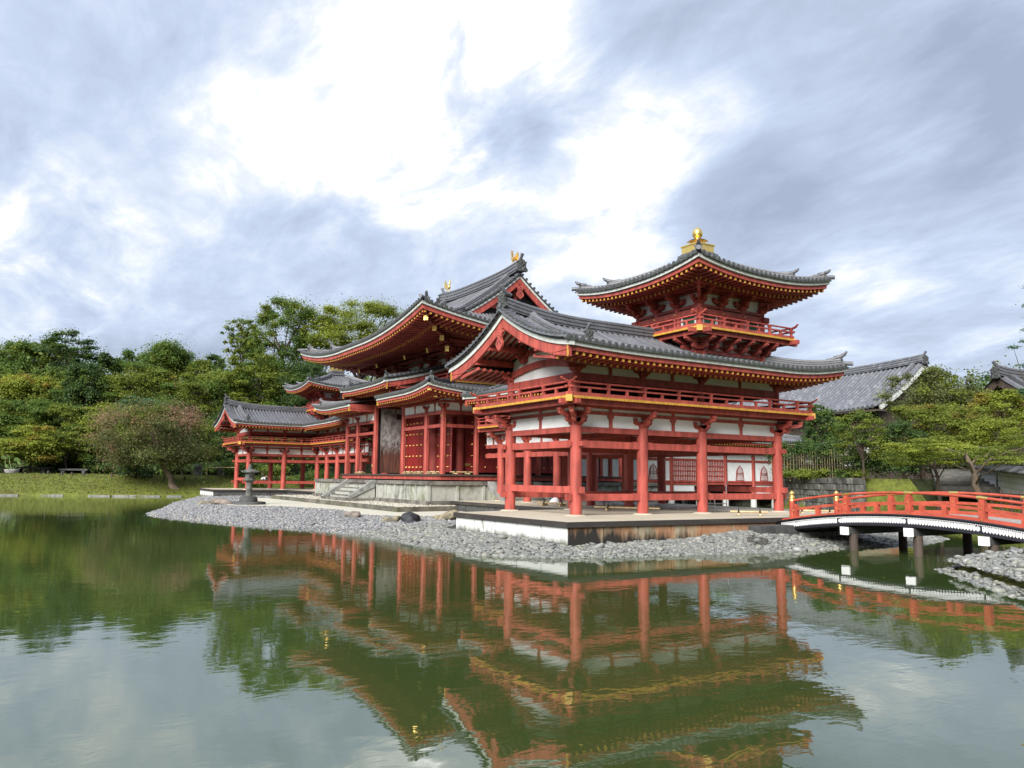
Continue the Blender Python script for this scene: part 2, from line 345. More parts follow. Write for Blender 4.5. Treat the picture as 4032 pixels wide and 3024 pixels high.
    def build(s, name, parent=None, loc=None):
        me = bpy.data.meshes.new(name); o0 = Vector(loc) if loc is not None else (ROOTLOC.get(parent.name, Vector((0, 0, 0))) if parent else Vector((0, 0, 0)))
        me.from_pydata([(x-o0.x, y-o0.y, z-o0.z) for x, y, z in s.v], [], s.f)
        for m in s.mats: me.materials.append(m)
        me.polygons.foreach_set('material_index', s.m); me.polygons.foreach_set('use_smooth', s.s); me.update()
        o = bpy.data.objects.new(name, me); COL.objects.link(o)
        if parent:
            o.parent = parent; ROOTLOC[o.name] = o0
        elif loc is not None: o.location = loc; ROOTLOC[o.name] = o0
        return o
ROOTLOC = {}
def tag(o, label=None, cat=None, group=None, kind=None):
    if label: o['label'] = label
    if cat: o['category'] = cat
    if group: o['group'] = group
    if kind: o['kind'] = kind
    return o
def thing(name, loc, label, cat, group=None):
    o = bpy.data.objects.new(name, None); COL.objects.link(o); o.location = loc; o.empty_display_size = 0.3
    ROOTLOC[o.name] = Vector(loc); return tag(o, label, cat, group)
def copy_tree(o, parent=None):
    c = o.copy(); COL.objects.link(c)
    if parent: c.parent = parent; c.matrix_parent_inverse = Matrix()
    for ch in list(o.children): copy_tree(ch, c)
    return c
# ------------------------------------------------------------------ roof parts
def smooth_lift(c, Lc, amt):
    return amt*max(0.0, 1-c/Lc)**2
def roof_side(mb, org, a, n, s0, s1, k0, k1, D, zf, pitch=0.25, r=0.075, nd=10, eave_discs=True, smax_d=None):
    """One tiled slope. org: point at eave line (z ignored), a: along eave, n: inward. k0/k1: 'verge','hip','valley' at s0/s1."""
    org = Vector((org[0], org[1], 0)); a = Vector(a); n = Vector(n)
    def rng(s):
        lo, hi = 0.0, D
        if k0 == 'hip': hi = min(hi, s-s0)
        if k1 == 'hip': hi = min(hi, s1-s)
        if k0 == 'valley' and s < s0: lo = s0-s
        if k1 == 'valley' and s > s1: lo = s-s1
        return lo, max(lo, hi)
    A = s0-(D if k0 == 'valley' else 0); B = s1+(D if k1 == 'valley' else 0)
    cnt = max(2, round((B-A)/pitch)); ss = [A+(B-A)*i/cnt for i in range(cnt+1)]
    def P(s, d, dz=0): 
        q = org+a*s+n*d; return V3(q.x, q.y, zf(s, d)+dz)
    cols = []
    for s in ss:
        lo, hi = rng(s); cols.append([P(s, lo+(hi-lo)*j/nd) for j in range(nd+1)])
    # pan tiles between the ribs
    for i in range(cnt):
        mid = [(p+q)/2-V3(0, 0, 0.025) for p, q in zip(cols[i], cols[i+1])]
        mb.strip(cols[i], mid, TILE); mb.strip(mid, cols[i+1], TILE)
    # rib tiles
    na = 6
    for i in range(cnt):
        s = ss[i]+0.5*(B-A)/cnt*0+ (0.0 if i else 1e-4)
        lo, hi = rng(s)
        if hi-lo < 0.15: continue
        jj = [lo+(hi-lo)*j/nd for j in range(nd+1)]
        rows = []
        for d in jj:
            c = P(s, d); rows.append([c+a*(r*math.cos(math.pi*k/na))+V3(0, 0, r*1.15*math.sin(math.pi*k/na)) for k in range(na+1)])
        vs = [p for row in rows for p in row]; w = na+1
        mb.add(vs, [(j*w+k, j*w+k+1, (j+1)*w+k+1, (j+1)*w+k) for j in range(nd) for k in range(na)], TILE, True)
        if eave_discs and lo == 0.0:
            c = P(s, 0)+V3(0, 0, 0.012); mb.cyl(c+n*0.10, c-n*0.035, r*1.12, r*1.16, 12, TILE, True, TILED)
            mb.cyl(c-n*0.034, c-n*0.045, r*0.62, r*0.55, 8, TILED)
            c2 = P(s+0.5*(B-A)/cnt, 0)-V3(0, 0, 0.05); mb.cbox(c2-n*0.005, ((B-A)/cnt*0.62, 0.05, 0.05), TILED, a)
def soffit_side(mb, org, a, n, s0, s1, k0, k1, depth, zf, drop, mat, step=0.5):
    """Underside boards of an eave, dropped below the tile surface; horizontal inner part."""
    org = Vector((org[0], org[1], 0)); a = Vector(a); n = Vector(n); cnt = max(2, round((s1-s0)/step)); A = []; B = []
    for i in range(cnt+1):
        s = s0+(s1-s0)*i/cnt
        sh = s
        if k0 == 'hip': sh = max(sh, s0+depth)
        if k1 == 'hip': sh = min(sh, s1-depth)
        p = org+a*s; q = org+a*(sh if (k0 == 'hip' or k1 == 'hip') else s)+n*depth
        A.append(V3(p.x, p.y, zf(s, 0)-drop)); B.append(V3(q.x, q.y, zf(s, 0)-drop+0.0))
    mb.strip(A, B, mat)
def eave_edge(mb, org, a, n, s0, s1, zf, dz0, dz1, inset, th, mat, k0='verge', k1='verge', step=0.4):
    """A board running along the eave (curving with it); dz relative to the tile edge."""
    org = Vector((org[0], org[1], 0)); a = Vector(a); n = Vector(n); cnt = max(2, round((s1-s0)/step))
    A0 = s0+(inset if k0 == 'hip' else (-inset if k0 == 'valley' else 0)); A1 = s1-(inset if k1 == 'hip' else (-inset if k1 == 'valley' else 0))
    rows = [[], [], [], []]
    for i in range(cnt+1):
        s = A0+(A1-A0)*i/cnt; z = zf(min(max(s, s0), s1), 0)
        e0 = s+(th if (k0 == 'hip' and i == 0) else (-th if (k0 == 'valley' and i == 0) else 0)) - (th if (k1 == 'hip' and i == cnt) else (-th if (k1 == 'valley' and i == cnt) else 0))
        p = org+a*s+n*inset; q = org+a*e0+n*(inset+th)
        rows[0].append(V3(p.x, p.y, z+dz1)); rows[1].append(V3(p.x, p.y, z+dz0)); rows[2].append(V3(q.x, q.y, z+dz0)); rows[3].append(V3(q.x, q.y, z+dz1))
    for i in range(4): mb.strip(rows[i], rows[(i+1) % 4], mat)
    mb.add([r[0] for r in rows], [(0, 1, 2, 3)], mat); mb.add([r[-1] for r in rows], [(3, 2, 1, 0)], mat)
def rafters(mb, org, a, n, s0, s1, zf, k0, k1, off, drop, slope, length, w=0.075, h=0.10, pitch=0.25, endmat=None, roundend=False, lim=None):
    """Row of rafters: outer end 'off' inside the eave, 'drop' below the tile edge."""
    org = Vector((org[0], org[1], 0)); a = Vector(a); n = Vector(n)
    A = s0+(off if k0 == 'hip' else 0)+0.1; B = s1-(off if k1 == 'hip' else 0)-0.1
    cnt = max(2, round((B-A)/pitch))
    for i in range(cnt+1):
        s = A+(B-A)*i/cnt
        z = zf(s, 0)-drop; ln = length
        if k0 == 'hip': ln = min(ln, max(0.12, s-s0-off))
        if k1 == 'hip': ln = min(ln, max(0.12, s1-s-off))
        if k0 == 'valley' and s < s0+0.05 or k1 == 'valley' and s > s1-0.05: continue
        p = org+a*s+n*off; q = org+a*s+n*(off+ln)
        p = V3(p.x, p.y, z); q = V3(q.x, q.y, z+slope*ln)
        mb.beam(p, q, w, h, RED)
        d = (p-q).normalized()
        if roundend: mb.cyl(p, p+d*0.012, w*0.62, w*0.62, 8, endmat or YEL)
        else: mb.beam(p, p+d*0.012, w*1.04, h*1.04, endmat or YEL)
RSEC = lambda w, h: [(-w, 0), (-w*.82, h*.02), (-w*.82, h*.16), (-w*1.0, h*.18), (-w*.98, h*.30), (-w*.80, h*.32), (-w*.80, h*.44), (-w*.95, h*.46), (-w*.93, h*.58), (-w*.76, h*.60), (-w*.76, h*.72), (-w*.9, h*.74), (-w*.86, h*.82), (-w*.55, h*.84),
     (-w*.5, h*.93), (-w*.25, h), (w*.25, h), (w*.5, h*.93), (w*.55, h*.84), (w*.86, h*.82), (w*.9, h*.74), (w*.76, h*.72), (w*.76, h*.60), (w*.93, h*.58), (w*.95, h*.46), (w*.80, h*.44), (w*.80, h*.32), (w*.98, h*.30), (w*1.0, h*.18), (w*.82, h*.16), (w*.82, h*.02), (w, 0)]
def ridge(mb, path, w, h, side=None):
    mb.sweep(path, RSEC(w, h), TILE, side)
def onigawara(mb, p, out, s=1.0, tori=True):
    """Demon-face end tile: plate with horns, brow, eyes and jaw, and the round tile thrust up and out above it. out: horizontal outward."""
    p = Vector(p); o = Vector(out).normalized(); l = V3(-o.y, o.x, 0); z = V3(0, 0, 1)
    poly = [(-.24, -.10), (-.30, -.05), (-.25, .06), (-.19, .10), (-.20, .26), (-.25, .34), (-.16, .36), (-.10, .42), (0, .46), (.10, .42), (.16, .36), (.25, .34), (.20, .26), (.19, .10), (.25, .06), (.30, -.05), (.24, -.10)]
    mb.prism([(x*s, y*s) for x, y in poly], p, l, z, o, 0.10*s, TILED)
    q = p+o*0.10*s
    for (x, y, r) in ((-.08, .25, .05), (.08, .25, .05), (0, .17, .06), (-.10, .08, .055), (.10, .08, .055), (0, .05, .05), (-.07, .33, .045), (.07, .33, .045)):
        mb.blob(q+l*x*s+z*y*s, r*s, r*s, r*s, TILED, seed=int(x*100+y*10), sub=1, flat=-2)
    mb.cyl(q-o*.04+z*.0, q+o*.05*s, .07*s, .075*s, 10, TILE)
    if tori:
        b = p+z*.46*s-o*.10*s
        mb.tube([b-o*.22*s-z*.06*s, b, b+o*.10*s+z*.10*s, b+o*.20*s+z*.24*s], [.06*s, .062*s, .068*s, .078*s], 10, TILE)
def hip_ridge(mb, pts, w, h, curl=0.18):
    """Descending ridge with an up-curled end; pts from top to eave."""
    pts = [Vector(p) for p in pts]
    d = (pts[-1]-pts[-2]); d.z = 0; d.normalize()
    e = pts[-1].copy()
    ridge(mb, pts, w, h)
    onigawara(mb, e+V3(0, 0, .02)-d*.02, d, 0.62, False)
    # cap tile sweeping up into a blunt horn
    q = pts[-3]+V3(0, 0, h*.90); r_ = pts[-2]+V3(0, 0, h*.93); t = e+V3(0, 0, h*.97)
    mb.tube([q, r_, t-d*.22+V3(0, 0, .015), t-d*.02+V3(0, 0, .05), t+d*.14+V3(0, 0, .05+curl*.5), t+d*.22+V3(0, 0, .05+curl*.95)], [.06, .08, .085, .08, .062, .03], 8, TILE)
def bracket_arm(mb, c, ax, L, h, w, mat):
    """Boat-shaped arm: centre of its underside c, along ax, half length L."""
    ax = Vector(ax); sd = V3(-ax.y, ax.x, 0)
    poly = [(-L, h), (-L, h*.5), (-L*.88, h*.22), (-L*.7, h*.05), (-L*.5, 0), (L*.5, 0), (L*.7, h*.05), (L*.88, h*.22), (L, h*.5), (L, h)]
    mb.prism(poly, Vector(c)-sd*w/2, ax, V3(0, 0, 1), sd, w, mat)
def half_arm(mb, c, ax, L, h, w, mat):
    ax = Vector(ax); sd = V3(-ax.y, ax.x, 0)
    poly = [(-.05, h), (-.05, 0), (L*.5, 0), (L*.72, h*.06), (L*.9, h*.28), (L, h*.55), (L, h)]
    mb.prism(poly, Vector(c)-sd*w/2, ax, V3(0, 0, 1), sd, w, mat)
def block(mb, c, s, h, ax, mat):
    mb.taper(c, s*.68, s, h*.45, mat, ax); mb.taper(Vector(c)+V3(0, 0, h*.45), s, s, h*.55, mat, ax)
def bracket_set(mb, x, y, z, along, outs, s=1.0, mat=None, steps=2, wid=0.12, top=True):
    """Column-top bracket complex: bearing block, wall arms, stepped arms towards each direction in outs."""
    mat = mat or RED; c = V3(x, y, z)
    block(mb, c, .40*s, .17*s, (1, 0, 0), mat)
    z1 = z+.13*s
    for ax in along:
        bracket_arm(mb, (x, y, z1), ax, .46*s, .15*s, wid, mat)
        for k in (-1, 1):
            e = V3(x, y, z1+.15*s)+Vector(ax)*(.38*s*k); block(mb, e, .19*s, .12*s, ax, mat)
    for o in outs:
        o = Vector(o); ll = o.length; o = o/ll
        for st in range(steps):
            zz = z1+st*.22*s; L = (.40+.36*st)*s*ll
            half_arm(mb, (x, y, zz), o, L, .17*s, wid, mat)
            e = V3(x, y, zz+.17*s)+o*(L-.07*s); block(mb, e, .20*s, .12*s, o, mat)
def strut(mb, p, ax, h, mat, w=.13):
    """Short wall strut with flared shoulders."""
    ax = Vector(ax); sd = V3(-ax.y, ax.x, 0)
    poly = [(-w/2, 0), (w/2, 0), (w/2, h*.55), (w*.62, h*.72), (w*1.0, h*.80), (w*1.0, h), (-w*1.0, h), (-w*1.0, h*.80), (-w*.62, h*.72), (-w/2, h*.55)]
    mb.prism(poly, Vector(p)-sd*.05, ax, V3(0, 0, 1), sd, .10, mat)
def railing(path, closed, z, mat, posts=.73, h=.42, cross=True, gold=False, ext0=.33, ext1=.33):
    """Low balcony railing: bottom, middle and round top rail with alternating posts; ends cross and curl at corners."""
    mb = MB(); P = [V3(p[0], p[1], z) for p in path]; n = len(P); segs = [(P[i], P[(i+1) % n]) for i in range(n if closed else n-1)]
    for i, (p, q) in enumerate(segs):
        d = (q-p); l = d.length; d = d/l
        e0 = ext0 if (closed or i > 0 or cross) else 0; e1 = ext1 if (closed or i < len(segs)-1 or cross) else 0
        mb.beam(p-d*.10*(e0 > 0)+V3(0, 0, .055), q+d*.10*(e1 > 0)+V3(0, 0, .055), .10, .11, mat)
        mb.beam(p-d*.16*(e0 > 0)+V3(0, 0, .27+.002*(i % 2)), q+d*.16*(e1 > 0)+V3(0, 0, .27+.002*(i % 2)), .075, .055, mat)
        top = V3(0, 0, h); path_ = []
        if e0: path_ += [p-d*e0+top+V3(0, 0, .11), p-d*e0*.6+top+V3(0, 0, .035), p-d*.05+top]
        else: path_ += [p+top]
        path_ += [p+d*.25+top, q-d*.25+top]
        if e1: path_ += [q+d*.05+top, q+d*e1*.6+top+V3(0, 0, .035), q+d*e1+top+V3(0, 0, .11)]
        else: path_ += [q+top]
        mb.tube(path_, .034, 8, mat)
        k = max(2, round(l/posts)); 
        for j in range(0 if i == 0 or True else 1, k+1):
            if j == k and (closed or i < len(segs)-1): continue
            c = p+d*(l*j/k); full = (j % 2 == 0)
            hh = h if full else .27
            mb.cbox(c+V3(0, 0, hh/2+.03), (.075, .085, hh-.02), mat, d)
            if full: block(mb, c+V3(0, 0, h-.10), .11, .07, d, mat)
    return mb
def plank_ends(mb, path, closed, z, over, mat, pitch=.142, th=.072):
    """Balcony planks whose painted ends show along the edge."""
    P = [V3(p[0], p[1], z) for p in path]; n = len(P)
    for i in range(n if closed else n-1):
        p, q = P[i], P[(i+1) % n]; d = q-p; l = d.length; d = d/l; k = round(l/pitch)
        for j in range(k):
            c = p+d*(l*(j+.5)/k); mb.cbox(c, (l/k*.86, .05, th), mat, d)
# ------------------------------------------------------------------ wing pavilion (near one; the far one is its mirror copy)
Xo, Xi, Yf, Y1, Y2, Y3 = 23.44, 19.51, -9.42, -6.68, -3.95, 0.0
LX = [17.06, 14.61, 12.16, 9.71]
XE = 8.95                                   # where the lateral roof and balcony stop beside the hall
XC, YC = (Xo+Xi)/2, (Y2+Y3)/2
wing = thing('wing_pavilion', (XC, YC, 0), 'vermilion wing pavilion with corner tower nearest the red bridge, its gable end facing left', 'pavilion', 'wing pavilions of the temple')
H = 2.84
def wing_columns():
    pts = [(Xo, Yf), (Xi, Yf), (Xo, Y1), (Xi, Y1), (Xo, Y2), (Xi, Y2), (Xo, Y3), (Xi, Y3)]+[(x, y) for x in LX for y in (Y2, Y3)]
    for (x, y) in pts:
        m = MB(); m.cyl((x, y, 0.0), (x, y, H), .187, .183, 24, RED)
        o = m.build('column', wing)
        b = MB(); b.lathe((x, y, -.02), [(.36, 0), (.345, .03), (.27, .055), (.20, .06)], 20, PAVE); b.build('base_stone', o)
    return pts
WCOLS = wing_columns()
def seg_frame(mb, wh, p, q, out, low=None, nose0=True, nose1=True):
    """Beams, white panels and mid strut of one bay between two lower columns p, q."""
    p = V3(*p, 0); q = V3(*q, 0); d = (q-p).normalized(); z = lambda a: V3(0, 0, a)
    zo = .0015*(abs(d.x) > .5)
    mb.beam(p+z(2.71+zo), q+z(2.71+zo), .13, .18, RED)
    mb.beam(p+z(2.245+zo), q+z(2.245+zo), .15, .22, RED)
    for k, on in ((p-d*.30, nose0), (q+d*.30, nose1)):
        if on: mb.cbox(k+z(2.245), (.16, .12, .15), RED, d)
    for c, sg in ((p+d*.28, 1), (q-d*.28, -1)): mb.cbox(c+z(2.368), (.20, .11, .026), RED, d)
    if low:
        mb.beam(p+z(low), q+z(low), .15, .215, RED)
        for c in (p-d*.28, q+d*.28): mb.cbox(c+z(low), (.20, .13, .20), RED, d)
        for c in (p+d*.28, q-d*.28): mb.cbox(c+z(low+.118), (.18, .11, .022), RED, d)
    wh = MB(); wh.beam(p+z(3.10), q+z(3.10), .05, .60, WHITE); wh.build('wall_panel', wing)
    m = (p+q)/2; strut(mb, m+z(2.80)+out*.005, d, .40, RED); strut(mb, m+z(3.31), d, .11, RED, .12)
    mb.beam(p+z(3.255+zo), q+z(3.255+zo), .11, .11, RED)
    mb.beam(p+z(3.49), q+z(3.49), .12, .13, RED)
fr = MB(); wh = MB()
oX, oY = V3(1, 0, 0), V3(0, -1, 0)
seg_frame(fr, wh, (Xi, Yf), (Xo, Yf), oY, .80)
for (a, b) in ((Yf, Y1), (Y1, Y2), (Y2, Y3)):
    seg_frame(fr, wh, (Xo, a), (Xo, b), oX, .57, a == Yf, b == Y3)
    seg_frame(fr, wh, (Xi, a), (Xi, b), -oX, .57, a == Yf, b == Y3)
xs = [Xo, Xi]+LX+[8.3]
for a, b in zip(xs[:-1], xs[1:]):
    seg_frame(fr, wh, (a, Y3), (b, Y3), -oY, .80 if a == Xo else None, a == Xo, False)
    if a != Xo: seg_frame(fr, wh, (a, Y2), (b, Y2), oY, None, False, False)
# ceiling joists under the upper floor
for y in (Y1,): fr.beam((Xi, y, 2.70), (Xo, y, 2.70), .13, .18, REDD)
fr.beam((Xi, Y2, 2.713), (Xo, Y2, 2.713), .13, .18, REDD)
fr.build('timber_frame', wing)
fl = MB()
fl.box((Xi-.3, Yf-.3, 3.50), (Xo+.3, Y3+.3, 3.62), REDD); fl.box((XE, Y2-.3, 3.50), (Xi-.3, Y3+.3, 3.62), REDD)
# bracket complexes on the lower columns
def outs_of(x, y):
    o = []
    if x == Xo: o.append(oX)
    if y == Yf: o.append(oY)
    if y == Y3: o.append(-oY)
    if x == Xi and y < Y2: o.append(-oX)
    if y == Y2 and x < Xi: o.append(oY)
    if x == Xi and y == Y2: o += []
    if len(o) == 2: o.append((o[0]+o[1]))
    if x == Xi and y == Y2: o.append((oY-oX)*1.0)
    return o
for (x, y) in WCOLS:
    m = MB(); bracket_set(m, x, y, H-.03, (V3(1, 0, 0), V3(0, 1, 0)) if (x in (Xo, Xi)) and y in (Yf, Y3, Y2) else ((V3(0, 1, 0),) if x in (Xo, Xi) else (V3(1, 0, 0),)), outs_of(x, y), .86)
    m.build('bracket', wing)
# balcony
OB = .95
BP = [(XE, Y2-OB), (Xi-OB, Y2-OB), (Xi-OB, Yf-OB), (Xo+OB, Yf-OB), (Xo+OB, Y3+OB), (XE, Y3+OB)]
bal = MB()
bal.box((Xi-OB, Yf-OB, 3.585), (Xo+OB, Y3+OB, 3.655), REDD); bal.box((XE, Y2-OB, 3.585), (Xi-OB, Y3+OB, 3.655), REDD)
plank_ends(bal, BP, False, 3.622, 0, YEL)
for (x, y, dx, dy) in ((Xo+OB, Yf-OB, 1, -1), (Xi-OB, Yf-OB, -1, -1), (Xo+OB, Y3+OB, 1, 1)):
    bal.cbox((x+dx*-.04, y+dy*-.04, 3.575), (.22, .20, .20), YEL, (dx, dy, 0))
B2 = .70; zb = 3.50
bal.beam((Xi-B2-.42, Yf-B2, zb), (Xo+B2+.42, Yf-B2, zb), .13, .15, RED)
bal.beam((Xo+B2, Yf-B2-.42, zb+.004), (Xo+B2, Y3+B2+.42, zb+.004), .13, .15, RED)
bal.beam((Xi-B2, Yf-B2-.42, zb+.004), (Xi-B2, Y2-B2, zb+.004), .13, .15, RED)
bal.beam((XE-.3, Y2-B2, zb), (Xi-B2, Y2-B2, zb), .13, .15, RED); bal.beam((XE-.3, Y3+B2, zb), (Xo+B2+.42, Y3+B2, zb), .13, .15, RED)
balcony = bal.build('balcony', wing); fl.build('floor', wing)
OR = .87
railing([(XE, Y2-OR), (Xi-OR, Y2-OR), (Xi-OR, Yf-OR), (Xo+OR, Yf-OR), (Xo+OR, Y3+OR), (XE, Y3+OR)], False, 3.665, RED).build('railing', balcony)
# upper storey
uf = MB(); uw = MB(); ZU = 4.62
def upper_seg(p, q, out):
    p = V3(*p, 0); q = V3(*q, 0); d = (q-p).normalized(); z = lambda a: V3(0, 0, a)
    uf.beam(p+z(4.40), q+z(4.40), .12, .25, RED); uw_ = MB(); uw_.beam(p+z(4.74), q+z(4.74), .04, .46, WHITE); uw_.build('upper_wall_panel', wing)
    strut(uf, (p+q)/2+z(4.525), d, .34, RED); uf.beam(p+z(4.925), q+z(4.925), .11, .12, RED)
for (a, b) in ((Yf, Y1), (Y1, Y2), (Y2, Y3)): upper_seg((Xo, a), (Xo, b), oX)
for (a, b) in ((Yf, Y1), (Y1, Y2)): upper_seg((Xi, a), (Xi, b), -oX)
for a, b in zip(xs[:-1], xs[1:]):
    upper_seg((a, Y3), (b, Y3), -oY)
    if a != Xo: upper_seg((a, Y2), (b, Y2), oY)
uf.beam((Xi, Yf, 4.402), (Xo, Yf, 4.402), .12, .25, RED)
for (x, y) in WCOLS:
    m = MB(); m.cyl((x, y, 3.62), (x, y, ZU-.02), .135, .13, 16, RED); m.build('upper_column', wing)
    al = [V3(0, 1, 0)] if (x in (Xo, Xi) and y < Y2) else [V3(1, 0, 0)]
    if (x, y) in ((Xo, Y3), (Xo, Y2), (Xi, Y2)): al = [V3(1, 0, 0), V3(0, 1, 0)]
    k = MB(); bracket_set(k, x, y, ZU-.06, al, [], .80); k.build('upper_bracket', wing)
ce_ = MB(); ce_.box((Xi+.05, Yf+.08, 4.30), (Xo-.05, Y3-.05, 4.335), DARK); ce_.box((XE, Y2+.05, 4.30), (Xi+.05, Y3-.05, 4.335), DARK); ce_.build('ceiling', wing)  # near-black boards, the upper storey's inner shade put into their colour
uf.build('upper_frame', wing)
# roof surface
EO = 1.88; ZE = 5.12; DW = (Xo-Xi)/2+EO; ZR = 6.40
def rise(d, D, h, k): 
    t = min(1, max(0, d/D)); return h*((1-k)*t+k*t*t)
YV = Yf-1.66                                  # gable verge
def zf_corner(D, h, k, sA, sB, lA, lB, L=3.4):
    def f(s, d):
        t = min(1, d/D)
        return ZE+rise(d, D, h, k)+smooth_lift(max(0, s-sA), L, lA)*(1+1.6*t)+smooth_lift(max(0, sB-s), L, lB)*(1-t)**2
    return f
HR = ZR-ZE; KW = .74
ycorn = Y3+EO; xcorn = Xo+EO; xin = Xi-EO; yin = Y2-EO
f_out = zf_corner(DW, HR, KW, YV, ycorn, .10, .34)
f_rear = zf_corner(DW, HR, KW, XE, xcorn, .10, .34)
f_inn = lambda s, d: ZE+rise(d, DW, HR, KW)+smooth_lift(max(0, s-YV), 3.4, .10)*(1+1.6*min(1, d/DW))
f_lat = lambda s, d: ZE+rise(d, DW, HR, KW)+smooth_lift(max(0, s-XE), 3.4, .10)*(1+1.6*min(1, d/DW))
ey, ex = V3(0, 1, 0), V3(1, 0, 0)
rf = MB()
roof_side(rf, (xcorn, 0), ey, -ex, YV, ycorn, 'verge', 'hip', DW, f_out)
roof_side(rf, (xin, 0), ey, ex, YV, yin, 'verge', 'valley', DW, f_inn)
roof_side(rf, (0, ycorn), ex, -ey, XE, xcorn, 'verge', 'hip', DW, f_rear)
roof_side(rf, (0, yin), ex, ey, XE, xin, 'verge', 'valley', DW, f_lat)
# verge tiles (short round tiles across the gable edge)
def verge_tiles(mb, pf, along, n, r=.075, ln=.36):
    for i in range(n):
        p = pf((i+.5)/n); mb.cyl(p+along*.03+V3(0, 0, .05), p-along*ln+V3(0, 0, .05), r*1.1, r, 10, TILE, True, TILED)
        mb.cyl(p+along*.031+V3(0, 0, .05), p+along*.04+V3(0, 0, .05), r*.6, r*.55, 8, TILED)
def verge_side(mb, bb, org_x, sgn, zfun, yv, D, s_at, nb=15, n_t=16, outv=V3(0, -1, 0), axis='x', depth=.34):
    """Gable edge of one slope: tiles, pale strip and red barge board. org_x: eave coordinate, sgn: direction inwards."""
    def pt(t, dz=0, push=0):
        d = D*t; c = org_x+sgn*d
        v = V3(c, yv, zfun(s_at, d)+dz) if axis == 'x' else V3(yv, c, zfun(s_at, d)+dz)
        return v+outv*push
    verge_tiles(mb, lambda t: pt(t, .03, 0.02), outv, n_t)
    def board(z0, z1, push, th, mat, t0=0.0, flare=0.0):
        A = []; B = []
        for i in range(nb+1):
            t = t0+(1-t0)*i/nb; A.append(pt(t, z1, push)); B.append(pt(t, z0-flare*(t)**1.5*.0, push))
        C = [p-outv*th for p in A]; E = [p-outv*th for p in B]
        bb.strip(A, B, mat); bb.strip(B, E, mat); bb.strip(C, A, mat); bb.strip(E, C, mat)
        bb.add([A[0], B[0], E[0], C[0]], [(0, 1, 2, 3)], mat)
    board(-.07, .05, -.04, .30, TILED)
    board(-.215, -.07, -.07, .16, TRIM)
    board(-.215-depth, -.215, -.12, .09, RED, .03)
    board(-.215-depth+.0, -.215-depth+.04, -.105, .03, RED, .03)
BARGE = []
for args, kw, cap in (((xcorn, -1, f_out, YV, DW, YV), {}, (xcorn-.16, YV+.145, f_out(YV, 0)-.36, .05, .12)), ((xin, 1, f_inn, YV, DW, YV), {}, (xin+.16, YV+.145, f_inn(YV, 0)-.36, .05, .12)),
                      ((ycorn, -1, f_rear, XE, DW, XE), dict(outv=V3(-1, 0, 0), axis='y'), (XE+.145, ycorn-.16, f_lat(XE, 0)-.36, .12, .05)), ((yin, 1, f_lat, XE, DW, XE), dict(outv=V3(-1, 0, 0), axis='y'), (XE+.145, yin+.16, f_lat(XE, 0)-.36, .12, .05))):
    bb = MB(); verge_side(rf, bb, *args, **kw); bb.cbox(cap[:3], (cap[3], cap[4], .36), YEL); BARGE.append(bb)
roof = rf.build('roof', wing); [q_.build('barge_board', wing) for q_ in BARGE]
# ridges
rg = MB()
zr = ZR-.03
def rp(y):
    t = max(0, (Y2-1.2-y)/(Y2-1.2-YV)); return zr+.26*min(1, max(0, (YV+3.4-y)/3.4))**2+.12*t**3
rg1 = [(XC, YV+.10+(YC-1.66-.05-YV-.10)*i/14, rp(YV+.10+(YC-1.66-.05-YV-.10)*i/14)) for i in range(15)]
ridge(rg, rg1, .17, .44)
rg2 = [(XE+.10+(XC-1.7-XE-.1)*i/8, YC, zr+.15*max(0, 1-i/4)**2) for i in range(9)]
ridge(rg, rg2, .17, .44)
for (cx_, sg) in ((XC, 1), (XC, -1)):         # ridges running down beside the gable
    pts = []
    for i in range(12):
        t = 1-.84*i/11; d = DW*t
        x = (xcorn-d) if sg > 0 else (xin+d); pts.append((x-sg*0, YV+1.15, f_out(YV+1.15, d)+.02))
    pts[0] = (XC+sg*.12, YV+1.15, pts[0][2]); ridge(rg, pts, .14, .26, (0, 1, 0))
    onigawara(rg, Vector(pts[-1])+V3(sg*.06, 0, .06), (sg, 0, 0), .72)
hp = []
for i in range(12):
    t = .42+.53*(i/11); d = DW*(1-t); hp.append((xcorn-d, ycorn-d, f_out(ycorn-d, d)+.05))
hip_ridge(rg, hp, .13, .30, .22)
for k in range(8):                            # rib along the hip below
    pass
e = V3(xcorn, ycorn, f_out(ycorn, 0)); rg.cyl(e+V3(-.5, -.5, .14), e+V3(.10, .10, .08), .08, .085, 10, TILE)
rgo = rg.build('ridge', roof)
on = MB(); onigawara(on, (XC, YV+.10, rp(YV)+.10), (0, -1, 0), .98); onigawara(on, (XC-1.70, YC, zr+.1), (1, 0, 0), .6) if False else None
on.build('ridge_end_tile', roof)
# pendant under the gable peak
def gegyo(mb, p, out, s=1.0):
    o = Vector(out); l = V3(-o.y, o.x, 0)
    half = [(0, .34), (.20, .36), (.24, .28), (.17, .20), (.13, .10), (.14, .02), (.20, -.04), (.23, -.12), (.19, -.22), (.10, -.30), (0, -.37)]
    poly = [(x*s, y*s) for x, y in half]+[(-x*s, y*s) for x, y in half[-2:0:-1]]
    mb.prism(poly, p, l, V3(0, 0, 1), o, .07, RED)
    q = Vector(p)+o*.07
    for (x, y, w_, h_) in ((.09, -.10, .045, .09), (-.09, -.10, .045, .09), (0, -.03, .05, .08), (.09, .09, .035, .10), (-.09, .09, .035, .10)):
        mb.cbox(q+l*x*s+V3(0, 0, y*s), (w_*s, .006, h_*s), DARK, l)
    for k in range(6):
        a = k*math.pi/3; mb.blob(q+l*(.06*math.cos(a))*s+V3(0, 0, (.24+.06*math.sin(a))*s), .035*s, .035*s, .035*s, RED, k, .1, 1, -2)
gp = MB(); gegyo(gp, (XC, YV+.02, 5.66), (0, -1, 0), .95); gp.build('pendant', wing)
